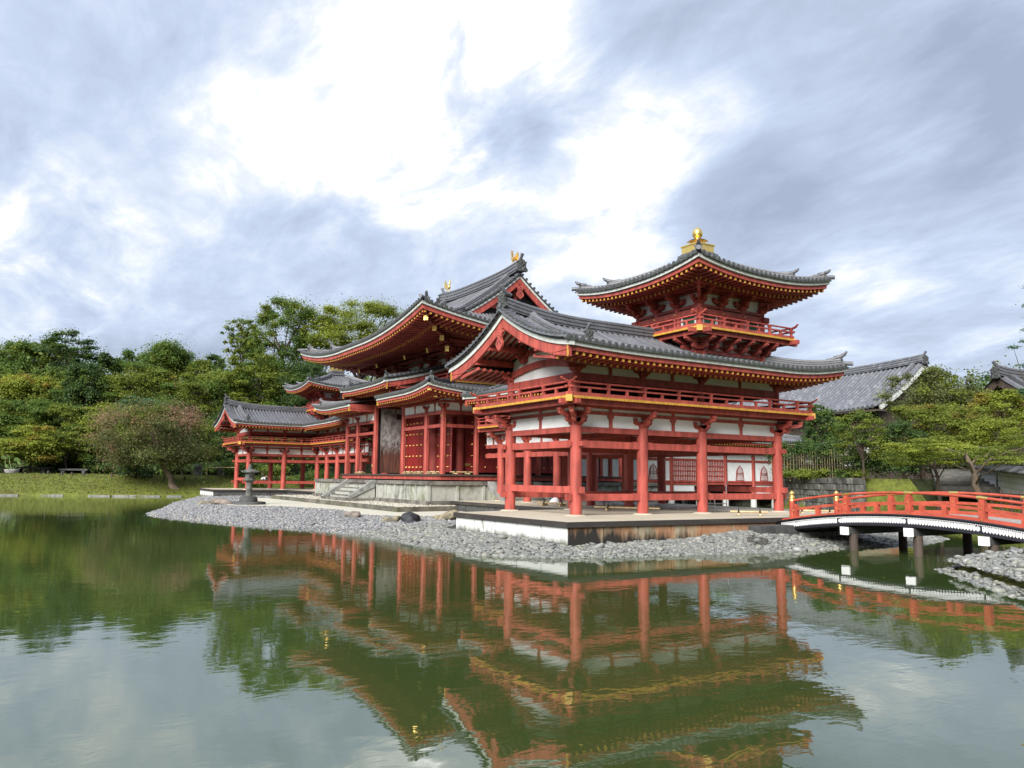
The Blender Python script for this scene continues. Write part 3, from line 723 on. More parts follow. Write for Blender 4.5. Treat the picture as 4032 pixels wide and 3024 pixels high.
# eaves: boards, rafters, soffit
ev = MB()
def eaves(org, a, n, s0, s1, k0, k1, zf, wall, pitch=.25, drop2=.47):
    eave_edge(ev, org, a, n, s0, s1, zf, -.185, -.06, .05, .12, TRIM, k0, k1)
    eave_edge(ev, org, a, n, s0, s1, zf, -.325, -.185, .13, .10, RED, k0, k1)
    rafters(ev, org, a, n, s0, s1, zf, k0, k1, .19, .378, -.02, .95, .075, .10, pitch)
    eave_edge(ev, org, a, n, s0, s1, zf, -.42, -.322, .82, .08, RED, k0, k1)
    rafters(ev, org, a, n, s0, s1, zf, k0, k1, .80, drop2, .16, wall-.8+.2, .07, .09, pitch)
    # soffit boards above the rafters
    o = Vector((org[0], org[1], 0)); A = []; B = []; C = []
    cnt = max(4, round((s1-s0)/.6))
    for i in range(cnt+1):
        s = s0+(s1-s0)*i/cnt
        def cl(dd):
            q = s
            if k0 == 'hip': q = max(q, s0+dd)
            if k1 == 'hip': q = min(q, s1-dd)
            return o+Vector(a)*q+Vector(n)*dd
        z = zf(s, 0); p0, p1, p2 = cl(.14), cl(.85), cl(wall+.1)
        A.append(V3(p0.x, p0.y, z-.318)); B.append(V3(p1.x, p1.y, z-.325)); C.append(V3(p2.x, p2.y, z-drop2+.06+.16*(wall-.8)))
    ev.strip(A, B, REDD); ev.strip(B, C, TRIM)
eaves((xcorn, 0), ey, -ex, YV+.1, ycorn, 'verge', 'hip', f_out, EO)
eaves((xin, 0), ey, ex, YV+.1, yin, 'verge', 'valley', f_inn, EO)
eaves((0, ycorn), ex, -ey, XE+.1, xcorn, 'verge', 'hip', f_rear, EO)
eaves((0, yin), ex, ey, XE+.1, xin, 'verge', 'valley', f_lat, EO)
c0 = V3(xcorn-.30, ycorn-.30, f_out(ycorn, 0)-.34); ev.beam((Xo, Y3, 4.85), c0, .14, .17, RED); ev.beam(c0-V3(.8, .8, .02), c0+V3(.1, .1, .03), .15, .17, RED)
ev.cbox((xin+.3, yin+.3, ZE-.42), (.12, .14, .16), YEL, (1, 1, 0))
ev.build('eaves', wing)
# gable wall and the purlins carrying the overhang
gw = MB(); gr = MB()
prof = [(Xi-.05, 4.52)]+[(xin+DW*t, f_inn(YV+1.6, DW*t)-.30) for t in [.52+.48*i/8 for i in range(9)]]
prof += [(xcorn-DW*t, f_out(YV+1.6, DW*t)-.30) for t in [.52+.48*i/8 for i in range(8, -1, -1)]]+[(Xo+.05, 4.52)]
gw.prism(prof, (0, Yf+.03, 0), (1, 0, 0), (0, 0, 1), (0, 1, 0), .05, WHITE); gw.build('gable_wall', wing)
arc = [(Xi+.1+(Xo-Xi-.2)*i/12, Yf-.01, 4.80+.22*math.sin(math.pi*i/12)) for i in range(13)]
gr.sweep(arc, [(-.06, -.11), (.06, -.11), (.06, .11), (-.06, .11)], RED)
arc2 = [(XC-1.15+2.3*i/10, Yf-.012, 5.42+.13*math.sin(math.pi*i/10)) for i in range(11)]
gr.sweep(arc2, [(-.06, -.09), (.06, -.09), (.06, .09), (-.06, .09)], RED)
for x in (XC-1.05, XC+1.05): block(gr, (x, Yf-.02, 5.16), .30, .2, (1, 0, 0), RED); bracket_arm(gr, (x, Yf-.02, 5.30), (0, 1, 0), .40, .14, .12, RED)
block(gr, (XC, Yf-.02, 5.56), .28, .2, (1, 0, 0), RED); bracket_arm(gr, (XC, Yf-.02, 5.72), (0, 1, 0), .40, .14, .12, RED)
for t in (.50, .74, 1.0):
    for sg in (1, -1):
        if t == 1.0 and sg < 0: continue
        x = XC+sg*(DW*(1-t)); z = f_out(YV+1, DW*t)-.42
        gr.box((x-.09, YV+.14, z-.10), (x+.09, Yf+.05, z+.10), RED)
for i in range(6):                            # rafters of the overhang, running down the slope
    y = YV+.28+i*.25
    for sg in (1, -1):
        pts = [(XC+sg*DW*(1-t), y, f_out(YV+1, DW*t)-.27) for t in (1.0, .8, .6, .4, .22)]
        gr.sweep(pts, [(-.035, -.05), (.035, -.05), (.035, .05), (-.035, .05)], RED, (0, 1, 0))
for sg in (1, -1):
    A = [(XC+sg*DW*(1-t), YV+.2, f_out(YV+1, DW*t)-.21) for t in (1.0, .8, .6, .4, .2)]; B = [(x, Yf+.1, z) for x, y, z in A]
    gr.strip(A, B, WHITE)
gr.build('gable_timber', wing)
# platform
pl = MB()
def slab(mb, poly, z0, z1, mat, ztop=None):
    mb.prism(poly, (0, 0, z0), (1, 0, 0), (0, 1, 0), (0, 0, 1), z1-z0, mat)
PLAT = [(26.24, -11.77), (26.62, -3.4), (26.7, 2.6), (8.9, 2.6), (8.9, -6.35), (19.02, -6.55), (19.25, -8.9), (19.97, -11.92)]
def inset(poly, d):
    out_ = []; n = len(poly)
    for i in range(n):
        a, b, c = Vector(poly[i-1]), Vector(poly[i]), Vector(poly[(i+1) % n])
        e1 = (b-a).normalized(); e2 = (c-b).normalized(); n1 = Vector((-e1.y, e1.x)); n2 = Vector((-e2.y, e2.x))
        m = (n1+n2).normalized(); out_.append(tuple(b+m*d/max(.3, m.dot(n1))))
    return out_
slab(pl, inset(PLAT, .10), -.06, 0.0, PAVE)
slab(pl, PLAT, -.145, -.005, COPING)
platform = pl.build('platform', wing)
def panel_wall(mb, a, b, z0, z1, mat, jm, step=1.35, th=.05):
    a = Vector((*a, 0)); b = Vector((*b, 0)); d = b-a; l = d.length; d = d/l; nn = V3(d.y, -d.x, 0); k = max(1, round(l/step))
    for i in range(k):
        p = a+d*(l*i/k+.02); q = a+d*(l*(i+1)/k-.02)
        mb.add([p+V3(0, 0, z0), q+V3(0, 0, z0), q+V3(0, 0, z1), p+V3(0, 0, z1)]+[v-nn*th for v in (p+V3(0, 0, z0), q+V3(0, 0, z0), q+V3(0, 0, z1), p+V3(0, 0, z1))],
               [(0, 1, 2, 3), (0, 4, 5, 1), (1, 5, 6, 2), (2, 6, 7, 3), (3, 7, 4, 0)], mat)
pw = MB(); PI_ = inset(PLAT, .075); slab(pw, inset(PLAT, .13), -1.1, -.145, STONED)
panel_wall(pw, PI_[7], PI_[0], -1.1, -.145, PLATW, None, 1.3)
panel_wall(pw, PI_[0], PI_[1], -1.1, -.145, PLATD, None, 1.25); panel_wall(pw, PI_[1], PI_[2], -1.1, -.145, PLATD, None)
for i in (4, 5, 6): panel_wall(pw, PI_[i], PI_[i+1], -1.1, -.145, STONED, None)
pw.build('platform_wall', wing)

# corner tower
tw = MB(); tg = MB(); ts = MB(); HB = 1.66; cols = [-1.66, -.56, .56, 1.66]
sides = [(V3(1, 0, 0), V3(0, 1, 0)), (V3(0, -1, 0), V3(1, 0, 0)), (V3(-1, 0, 0), V3(0, -1, 0)), (V3(0, 1, 0), V3(-1, 0, 0))]  # outward, along
TC = V3(XC, YC, 0)
ts.box((XC-1.62, YC-1.62, 5.6), (XC+1.62, YC+1.62, 6.42), WHITE)
ts.box((XC-1.58, YC-1.58, 6.45), (XC+1.58, YC+1.58, 8.2), WHITE)
tower = ts.build('tower_wall', wing)
tf = MB(); tb = MB(); tl = MB(); td = MB()
for (o, a) in sides:
    w_ = TC+o*HB
    # underbalcony brackets
    for c in [-2.0, -1.35, -.45, .45, 1.35, 2.0]:
        p = TC+o*(HB-.05)+a*(c*HB/2.0)
        tb.beam(p-o*.1+V3(0, 0, 5.72), p+V3(0, 0, 5.72), .3, .3, RED)
        half_arm(tb, p+V3(0, 0, 5.86), o, .42, .19, .15, RED); block(tb, p+o*.34+V3(0, 0, 6.05), .2, .10, a, RED)
        half_arm(tb, p+V3(0, 0, 6.10), o, .78, .18, .15, RED); tb.cbox(p+o*.72+V3(0, 0, 6.33), (.15, .15, .13), RED, a)
        bracket_arm(tb, p+V3(0, 0, 5.93), a, .30, .13, .10, RED)
    tb.beam(w_-a*HB+V3(0, 0, 5.80), w_+a*HB+V3(0, 0, 5.80), .12, .14, RED)
    k = TC+o*(HB+.66); tb.beam(k-a*(HB+.66+.5)+V3(0, 0, 6.37+.002*abs(o.x)), k+a*(HB+.66+.5)+V3(0, 0, 6.37+.002*abs(o.x)), .13, .15, RED)
    # storey walls
    for c in cols[:-1] if True else []:
        p = TC+o*HB+a*c; tf.cyl(p+V3(0, 0, 6.5), p+V3(0, 0, 7.62), .12, .115, 14, RED)
    z = lambda h: V3(0, 0, h)
    tf.beam(w_-a*(HB+.26)+z(7.275+.003*abs(o.x)), w_+a*(HB+.26)+z(7.275+.003*abs(o.x)), .30, .18, RED)
    tf.beam(w_-a*HB+z(6.74), w_+a*HB+z(6.74), .22, .15, RED); tf.beam(w_-a*HB+z(6.5), w_+a*HB+z(6.5), .2, .1, RED)
    tf.beam(w_-a*HB+z(7.50), w_+a*HB+z(7.50), .14, .10, RED)
    for c in cols:
        for h in (7.275, 6.74):
            p = TC+o*(HB+.155)+a*c; tg.lathe(p+z(h)-o*0, [(.045, -.0), (.045, .0)], 8, GOLD) if False else tg.blob(p+z(h), .045, .045, .045, GOLD, 1, 0, 1, -2)
    for c in (-1.11, 1.11):
        tl = MB(); q = TC+o*(HB-.05)+a*c; tl.cbox(q+z(7.0), (.55, .06, .36), GREEN, a)
        for kk in range(9): tl.cbox(q+o*.035+a*(-.25+.5*kk/8)+z(7.0), (.028, .02, .36), GREEN, a)
        tf.cbox(q+z(6.74), (.7, .10, .14), RED, a); tl.build('tower_lattice_window', wing)
        for s9 in (-1, 1): pw_ = MB(); pw_.cbox(q+a*(.35*s9)+o*.03+z(7.0), (.09, .04, .36), WHITE, a); pw_.build('tower_wall_strip', wing)
    td = MB(); q = TC+o*(HB-.05); td.cbox(q+z(6.98), (.82, .07, .42), REDD, a); td.cbox(q+o*.04+z(6.98), (.03, .02, .42), DARK, a); td.build('tower_door', wing)
    # white panels with bell-shaped brackets above
    for i, c in enumerate(cols):
        if i == 3: continue
        p = TC+o*HB+a*c
        outs = [o] if i else [o, sides[(sides.index((o, a))+1) % 4][0]*1.0]
        bracket_set(tb, p.x, p.y, 7.54, (a,), [o], .78, RED, 3, .12)
        if i == 0:
            dgl = (o-a); bracket_set(tb, p.x, p.y, 7.545, (), [dgl], .80, RED, 3, .13)
    for (off, zz_, hh) in ((0.0, 8.06, .12), (.36, 8.10, .12), (.72, 8.14, .13)):
        k = TC+o*(HB+off); tb.beam(k-a*(HB+off+.25)+z(zz_+.003*abs(o.x)), k+a*(HB+off+.25)+z(zz_+.003*abs(o.x)), .12, hh, RED)
tf.build('tower_frame', wing); tb.build('tower_bracket', wing); tg.build('gilt_stud_row', wing)
BH = 2.52; tbal = MB(); ring = [(XC-BH, YC-BH), (XC+BH, YC-BH), (XC+BH, YC+BH), (XC-BH, YC+BH)]
tbal.box((XC-BH+.02, YC-BH+.02, 6.45), (XC+BH-.02, YC+BH-.02, 6.52), REDD); plank_ends(tbal, ring, True, 6.49, 0, YEL)
for (x, y) in ring: tbal.cbox((x+.03*(XC-x), y+.03*(YC-y), 6.44), (.22, .20, .20), YEL, (x-XC, y-YC, 0))
tbo = tbal.build('tower_balcony', wing)
BR = 2.42; railing([(XC-BR, YC-BR), (XC+BR, YC-BR), (XC+BR, YC+BR), (XC-BR, YC+BR)], True, 6.53, RED, .62).build('tower_railing', tbo)
TE = 3.50; TZ = 8.46; TH = 1.46
def f_tow(s, d): return TZ+rise(d, TE, TH, .55)+(smooth_lift(TE-abs(s), 3.2, .36))*(1-min(1, d/TE))**2
tr = MB(); te = MB(); ev_save = ev; ev = te
for (o, a) in sides:
    org = (TC+o*TE); roof_side(tr, (org.x, org.y), a, -o, -TE, TE, 'hip', 'hip', TE, f_tow, .235, .07, 9)
    eaves((org.x, org.y), a, -o, -TE, TE, 'hip', 'hip', f_tow, TE-HB, .235, .49)
    dg = (o+a); pts = []
    for i in range(11):
        t = .20+.52*i/10; d = TE*(1-t); pts.append(TC+dg*(TE-d)+V3(0, 0, f_tow(TE-d, d)+.06))
    hip_ridge(tr, pts, .12, .24, .16)
    pts = []
    for i in range(7):
        t = .68+.27*i/6; d = TE*(1-t); pts.append(TC+dg*(TE-d)+V3(0, 0, f_tow(TE-d, d)+.03))
    hip_ridge(tr, pts, .11, .18, .16)
    e = TC+dg*TE+V3(0, 0, f_tow(TE, 0)); tr.cyl(e-dg*.5+V3(0, 0, .08), e+dg*.08+V3(0, 0, .06), .075, .08, 10, TILE)
    c0 = TC+dg*(TE-.3)+V3(0, 0, f_tow(TE, 0)-.33); te.beam(TC+dg*HB+V3(0, 0, 8.15), c0-dg*.5-V3(0, 0, .06), .15, .18, RED); te.beam(c0-dg*.9-V3(0, 0, .02), c0+dg*.08+V3(0, 0, .02), .15, .17, RED)
    te.cbox(c0+dg*.085+V3(0, 0, .02), (.02, .155, .16), YEL, dg); te.cbox(c0-dg*.50-V3(0, 0, .06)+dg*.0+V3(0, 0, -.06), (.06, .16, .17), YEL, dg)
ev = ev_save
for k_, (hs, z0, z1) in enumerate(((.60, 9.70, 9.82), (.52, 9.82, 9.93), (.56, 9.93, 10.02), (.48, 10.02, 10.08))): tr.box((XC-hs, YC-hs, z0), (XC+hs, YC+hs, z1), TILE)
tro = tr.build('tower_roof', wing); te.build('tower_eaves', wing)
fi = MB(); fi.box((XC-.44, YC-.44, 10.08), (XC+.44, YC+.44, 10.36), GOLD); fi.box((XC-.48, YC-.48, 10.36), (XC+.48, YC+.48, 10.41), GOLD)
fi.lathe((XC, YC, 10.41), [(.22, 0), (.24, .05), (.17, .10), (.13, .14), (.15, .2), (.15, .24)], 20, GOLD)
for k_ in range(8):
    a_ = k_*math.pi/4; d_ = V3(math.cos(a_), math.sin(a_), 0); l_ = V3(-d_.y, d_.x, 0); b_ = V3(XC, YC, 10.64)
    for dz, rev in ((0, False), (-.025, True)):
        q_ = [b_+d_*.08-l_*.07+V3(0, 0, dz), b_+d_*.22-l_*.13+V3(0, 0, .01+dz), b_+d_*.34-l_*.09+V3(0, 0, -.025+dz), b_+d_*.44+V3(0, 0, -.07+dz*.6), b_+d_*.34+l_*.09+V3(0, 0, -.025+dz), b_+d_*.22+l_*.13+V3(0, 0, .01+dz), b_+d_*.08+l_*.07+V3(0, 0, dz)]
        fi.add(q_, [(0, 1, 2, 3, 4, 5, 6)[::-1] if rev else (0, 1, 2, 3, 4, 5, 6)], GOLD)
fi.lathe((XC, YC, 10.62), [(.14, 0), (.15, .03), (.105, .06), (.095, .10), (.13, .125), (.18, .18), (.205, .26), (.205, .33), (.175, .42), (.12, .485), (.06, .52), (.02, .545), (.008, .575)], 24, GOLD)
fi.build('jewel_finial', wing)
# ------------------------------------------------------------------ central hall
hall = thing('temple_hall', (0, 0, -.15), 'large vermilion temple hall with golden birds on its ridge above a pale stone base', 'temple')
MX = [-7.12, -5.16, -2.12, 2.12, 5.16, 7.12]; MY = [-5.91, -3.94, 0.0, 3.94, 5.91]
KX, KY, KT = 8.76, 7.57, .93
kb = MB(); kc = MB(); KPS = []
kc.box((-KX, -KY, KT-.17), (KX, KY, KT), KIDANT); kc.box((-KX+.12, -KY+.12, KT-.17), (KX-.12, KY-.12, KT+.004), KIDANT)
kb.box((-KX+.12, -KY+.12, -.5), (KX-.12, KY-.12, KT-.17), KIDAN); kb.box((-KX-.06, -KY-.06, -.5), (KX+.06, KY+.06, -.02), KIDANT)
def kposts(p, q, xs, nrm):
    for x in xs:
        c = V3(*p, 0)+(V3(*q, 0)-V3(*p, 0))*x; kp = MB(); kp.cbox(c+V3(0, 0, .37)+nrm*.0, (.16, .09, .80), KIDAN, (V3(*q, 0)-V3(*p, 0)).normalized()); KPS.append(kp)
kposts((-KX+.1, -KY+.10), (KX-.1, -KY+.10), [.005, .075, .15, .225, .30, .37, .63, .70, .775, .85, .925, .995], V3(0, -1, 0))
kposts((KX-.10, -KY+.1), (KX-.10, KY-.1), [.005, .11, .21, .36, .5, .64, .8, .995], V3(1, 0, 0))
sb = kb.build('stone_base', hall); [q_.build('base_post', sb) for q_ in KPS]; kc.build('base_coping', sb)
def stair(axis):
    # steps with sloping cheek stones; axis 'y' for the front, 'x' for the near side
    st = MB(); ck = []
    T = (lambda a, b, z: V3(a, -KY-b, z)) if axis == 'y' else (lambda a, b, z: V3(KX+b, a-2.6, z))
    hw = 2.2 if axis == 'y' else 1.55
    for i in range(5):
        z1 = KT-.02-.205*(i+1); b0, b1 = .0, .30*(i+1)
        lo = T(-hw+.3, b0, -.5); hi = T(hw-.3, b1-.02, z1+.0)
        st.box([min(lo[k], hi[k]) for k in range(3)], [max(lo[k], hi[k]) for k in range(3)], KIDANT if i == 4 else KIDAN)
        lo = T(-hw+.3, b1-.32 if i else 0, z1-.04); hi = T(hw-.3, b1, z1+.003)
        st.box([min(lo[k], hi[k]) for k in range(3)], [max(lo[k], hi[k]) for k in range(3)], KIDANT)
    lo = T(-hw-.04, -.0, -.5); hi = T(hw+.04, 1.62, -.06); st.box([min(lo[k], hi[k]) for k in range(3)], [max(lo[k], hi[k]) for k in range(3)], KIDANT)
    o = st.build('staircase', hall)
    for s_ in (-1, 1):
        c = MB(); pr = [(0, KT+.02), (.12, KT+.02), (1.62, -.02), (1.62, -.10), (1.50, -.12), (0, KT-.35)]
        a0 = s_*(hw-.15)-.16
        c.prism(pr, T(a0, 0, 0), T(0, 1, 0)-T(0, 0, 0), (0, 0, 1), T(1, 0, 0)-T(0, 0, 0), .32, STONE)
        c.prism([(0, KT-.35), (1.50, -.12), (0, -.12)], T(a0+.06, 0, 0), T(0, 1, 0)-T(0, 0, 0), (0, 0, 1), T(1, 0, 0)-T(0, 0, 0), .20, KIDAN)
        c.build('cheek_stone', o)
stair('y'); stair('x')
fl = MB(); fl.box((-7.42, -6.21, 1.21), (7.42, 6.21, 1.285), WOODGREY); fl.box((-7.34, -6.13, 1.0), (7.34, 6.13, 1.21), RED)
fl.box((-7.0, -5.8, .93), (7.0, 5.8, 1.0), DARK); fl.build('wooden_floor', hall)
def post(x, y, z1, w=.25):
    m = MB(); c = .05; h = w/2; poly = [(-h+c, -h), (h-c, -h), (h, -h+c), (h, h-c), (h-c, h), (-h+c, h), (-h, h-c), (-h, -h+c)]
    m.prism(poly, (x, y, 1.285), (1, 0, 0), (0, 1, 0), (0, 0, 1), z1-1.285, RED); return m.build('porch_post', hall)
hf = MB(); hw_ = MB(); hb = []
PP = [(x, y) for x in MX for y in (MY[0], MY[-1])]+[(x, y) for x in (MX[0], MX[-1]) for y in MY[1:-1]]
for (x, y) in PP: post(x, y, 5.55 if (abs(x) < 2.2 and y < 0) else 4.78)
def porch_bay(p, q, out, lower=True):
    p = V3(*p, 0); q = V3(*q, 0); d = (q-p).normalized(); z = lambda a: V3(0, 0, a)
    hf.beam(p+z(4.51), q+z(4.51), .13, .18, RED)
    if lower: hf.beam(p+z(3.81), q+z(3.81), .14, .17, RED)
    hw_.beam(p+z(4.82), q+z(4.82), .04, .46, WHITE); strut(hf, (p+q)/2+z(4.60), d, .42, RED, .10); hf.beam(p+z(5.08), q+z(5.08), .12, .12, RED)
for i in range(5):
    if i != 2: porch_bay((MX[i], MY[0]), (MX[i+1], MY[0]), V3(0, -1, 0))
    porch_bay((MX[i], MY[-1]), (MX[i+1], MY[-1]), V3(0, 1, 0))
for i in range(4):
    for x in (MX[0], MX[-1]): porch_bay((x, MY[i]), (x, MY[i+1]), V3(1 if x > 0 else -1, 0, 0))
hf.beam((-2.12, MY[0], 5.42), (2.12, MY[0], 5.42), .14, .22, RED); hw_.beam((-2.12, MY[0], 5.72), (2.12, MY[0], 5.72), .04, .38, WHITE)
hf.beam((-3.3, MY[0], 5.95), (3.3, MY[0], 5.95), .13, .14, RED)
hf.build('porch_frame', hall); hw_.build('porch_wall_panel', hall)
for (x, y) in PP:
    if abs(x) < 2.2 and y < 0: continue
    m = MB(); al = [V3(1, 0, 0)] if abs(y) > 5 else [V3(0, 1, 0)]
    if abs(x) > 7 and abs(y) > 5: al = [V3(1, 0, 0), V3(0, 1, 0)]
    o = []
    if abs(x) > 7: o.append(V3(x/abs(x), 0, 0))
    if abs(y) > 5: o.append(V3(0, y/abs(y), 0))
    if len(o) == 2: o.append(o[0]+o[1])
    bracket_set(m, x, y, 4.68, al, o, .66, RED, 1, .11); m.build('porch_bracket', hall)
g = MB()
g.cyl((7.25, -5.91, 4.30), (7.262, -5.91, 4.30), .06, .06, 10, GOLD); g.cyl((7.12, -6.04, 4.30), (7.12, -6.052, 4.30), .06, .06, 10, GOLD); g.build('gilt_boss', hall)
# main body columns and doors
for x in (-5.15, -2.12, 2.12, 5.15):
    for y in (-3.94, 3.94):
        m = MB(); m.cyl((x, y, 1.285), (x, y, 7.5), .30, .28, 24, REDD); m.build('round_column', hall)
for x in (-5.15, 5.15):
    m = MB(); m.cyl((x, 0, 1.285), (x, 0, 7.5), .30, .28, 24, REDD); m.build('round_column', hall)
def door(p, q, out, ncol, rows, zb=1.42, zt=4.45, hinge=None):
    p = V3(*p, 0); q = V3(*q, 0); d = q-p; l = d.length; d = d/l; out = Vector(out); c = (p+q)/2
    m = MB(); m.cbox(c+V3(0, 0, (zb+zt)/2), (l-.01, .07, zt-zb), DOORRED, d)
    for k in (0, 1): m.cbox((p if k == 0 else q)+d*(.03 if k == 0 else -.03)+out*.04+V3(0, 0, (zb+zt)/2), (.03, .02, zt-zb), REDD, d)
    o = m.build('door', hall)
    s_ = MB()
    for r_ in range(rows):
        for k in range(ncol):
            e = p+d*(l*(k+.5)/ncol)+out*.035+V3(0, 0, zb+.30+(zt-zb-.55)*r_/(rows-1))
            s_.cyl(e, e+out*.035, .062, .045, 8, GOLD); s_.blob(e+out*.045, .035, .035, .035, GOLD, 1, 0, 1, -2)
    s_.build('gilt_studs', o)
    if hinge is not None:
        h = MB(); h.cbox((p if hinge < 0 else q)-d*(.22*hinge)+out*.04+V3(0, 0, zb+.42), (.40, .02, .14), GOLD, d); h.build('hinge_plate', o)
for sg in (1, -1):
    xs_ = [2.42, 3.63, 4.84]
    for i in (0, 1): door((sg*xs_[i], -3.90), (sg*xs_[i+1], -3.90), (0, -1, 0), 3, 5)
    door((sg*4.84, -3.88), (sg*5.70, -4.70), (sg*.69, -.72, 0) if False else (0, -1, 0), 2, 5, hinge=1)
    for (a_, b_) in ((-3.6, -2.66), (-2.64, -.35), (.35, 1.97), (1.99, 3.6)):
        door((sg*5.12, a_), (sg*5.12, b_), (sg, 0, 0), 3 if b_-a_ > 1.2 else 1, 5, hinge=-1 if b_-a_ < 1.2 else None)
bx = MB(); bx.box((-4.9, -3.75, 1.285), (4.9, 3.75, 4.9), DARK); bx.build('inner_room', hall)  # near-black box, its colour stands for the unlit room inside
uwm = MB()
for sg in (1, -1):
    uwm.box((min(sg*2.3, sg*5.1), -3.89, 4.45), (max(sg*2.3, sg*5.1), -3.80, 4.95), REDD)
    uwm.box((sg*5.10-.05, -3.85, 4.45), (sg*5.10+.02, 3.85, 4.95), REDD)
uwm.box((-2.2, -3.86, 5.3), (2.2, -3.78, 6.4), REDD); uwm.build('lintel_wall', hall)
pd = MB(); pd.box((-2.26, -5.60, 1.36), (-2.18, -4.10, 5.35), PAINTDOOR); pd.box((-2.28, -5.68, 1.36), (-2.16, -5.60, 5.35), BLACK); pd.box((-2.28, -4.10, 1.36), (-2.16, -3.98, 5.35), BLACK); pd.box((-2.18, -4.55, 4.72), (-2.165, -4.15, 5.05), DARK)
for a_ in (-2.1, 0.02): door((a_, -3.90), (a_+2.08, -3.90), (0, -1, 0), 4, 6, 1.42, 5.3)
pdo = pd.build('painted_door', hall); pdo['label'] = 'weathered open door leaf with faded painting'
# upper walls
uw2 = MB(); uw2.box((-5.07, -3.86, 5.0), (5.07, 3.86, 8.75), WHITE); uw2.build('upper_wall', hall)
hu = MB(); gl = MB()
HS = [(V3(1, 0, 0), V3(0, 1, 0), 5.15, 3.94, [-3.94, 0, 3.94]), (V3(0, -1, 0), V3(1, 0, 0), 3.94, 5.15, [-5.15, -2.12, 2.12, 5.15]),
      (V3(-1, 0, 0), V3(0, -1, 0), 5.15, 3.94, [-3.94, 0, 3.94]), (V3(0, 1, 0), V3(-1, 0, 0), 3.94, 5.15, [-5.15, -2.12, 2.12, 5.15])]
z = lambda h: V3(0, 0, h)
for (o, a, ho, ha, cs) in HS:
    w_ = o*ho; e_ = .003*abs(o.x)
    hu.beam(w_-a*ha+z(7.28+e_), w_+a*ha+z(7.28+e_), .3, .24, RED); hu.beam(w_-a*ha+z(6.98+e_), w_+a*ha+z(6.98+e_), .2, .14, RED)
    hu.beam(w_-a*ha+z(6.50+e_), w_+a*ha+z(6.50+e_), .24, .16, RED)
    gl.beam(w_-a*ha+o*.0+z(6.78), w_+a*ha+z(6.78), .08, .42, GREEN)
    for k in range(int(ha*2/.12)): gl.cbox(w_-a*(ha-.06-.12*k)+o*.05+z(6.78), (.05, .03, .42), GREEN, a)
    allc = sorted(set(cs+[(cs[i]+cs[i+1])/2 for i in range(len(cs)-1)]))
    for c in allc:
        m = MB(); p = w_+a*c; main = c in cs
        if main:
            bracket_set(m, p.x, p.y, 7.40, (a,), [o*1.12], 1.12, RED, 4, .16)
            q = p+o*.2; m.beam(q+z(8.52), p+o*2.05+z(7.98), .17, .22, RED)
            m.build('eave_bracket', hall)
            g = MB(); d_ = ((p+o*2.05+z(7.98))-(q+z(8.52))).normalized(); g.beam(p+o*2.05+z(7.98), p+o*2.05+z(7.98)+d_*.02, .18, .25, GOLD); g.build('gilt_end_plate', hall)
        else: strut(m, p+z(7.4)+o*.05, a, .5, RED, .16); block(m, p+o*.03+z(7.9), .34, .2, a, RED); m.build('wall_strut', hall)
    for (off, zz_, hh) in ((0.02, 8.05, .13), (0.02, 8.40, .13), (.55, 8.15, .14), (1.1, 8.28, .14), (1.65, 8.36, .16)):
        k = o*(ho+off); l_ = ha+off+.3; hu.beam(k-a*l_+z(zz_+e_), k+a*l_+z(zz_+e_), .14, hh, RED)
    dg = (o+a) if o.x == 0 else (o-a)
    cn = o*ho+((a if o.x == 0 else -a)*ha)
    m = MB()
    for st, (oo, zz_) in enumerate(((1.73, 7.89), (2.37, 8.32), (3.19, 8.63), (4.13, 8.90))):
        s0_ = .1 if st < 2 else 1.0; e1 = cn+dg*(oo-.02)+z(zz_); m.beam(cn+dg*s0_+z(zz_-.1+(.25 if st < 2 else 0)), e1, .22, .30, RED)
        g = MB(); g.cbox(e1+dg.normalized()*.012, (.03, .23, .31), GOLD, dg.normalized()); g.build('gilt_end_plate', hall)
    bracket_set(m, cn.x, cn.y, 7.405, (), [dg*1.15], 1.15, RED, 4, .17)
    m.build('corner_eave_beam', hall)
hu.build('upper_frame', hall); gl.build('lattice', hall)
bo = 1.05
hbal = MB(); hbal.box((-5.15-bo, -3.94-bo, 6.25), (5.15+bo, 3.94+bo, 6.31), REDD)
RG = [(2.95, -3.94-bo), (5.15+bo, -3.94-bo), (5.15+bo, 3.94+bo), (-5.15-bo, 3.94+bo), (-5.15-bo, -3.94-bo), (-2.95, -3.94-bo)]
plank_ends(hbal, RG, False, 6.29, 0, YEL, .15); hbal.cbox((5.15+bo-.03, -3.94-bo+.03, 6.24), (.22, .2, .2), YEL, (1, -1, 0))
hbal.box((-2.95, -3.94-bo, 6.90), (2.95, -3.94, 6.96), REDD); plank_ends(hbal, [(-2.95, -3.94-bo), (2.95, -3.94-bo)], False, 6.94, 0, YEL, .15)
for (o, a, ho, ha, cs) in HS: k = o*(ho+.8); hbal.beam(k-a*(ha+1.1)+z(6.15), k+a*(ha+1.1)+z(6.15), .14, .16, RED)
for c in (-3.94, -2, 0, 2, 3.94): hbal.cbox((5.15+.75, c, 6.02), (.14, .2, .16), RED)
hbo = hbal.build('upper_balcony', hall)
railing([(2.95, -3.94-bo+.08), (5.15+bo-.08, -3.94-bo+.08), (5.15+bo-.08, 3.94+bo-.08), (-5.15-bo+.08, 3.94+bo-.08), (-5.15-bo+.08, -3.94-bo+.08), (-2.95, -3.94-bo+.08)], False, 6.32, RED, .7, .46).build('upper_railing', hbo)
railing([(-2.95, -3.94-bo+.08), (2.95, -3.94-bo+.08)], False, 6.97, RED, .7, .42).build('upper_railing', hbo)
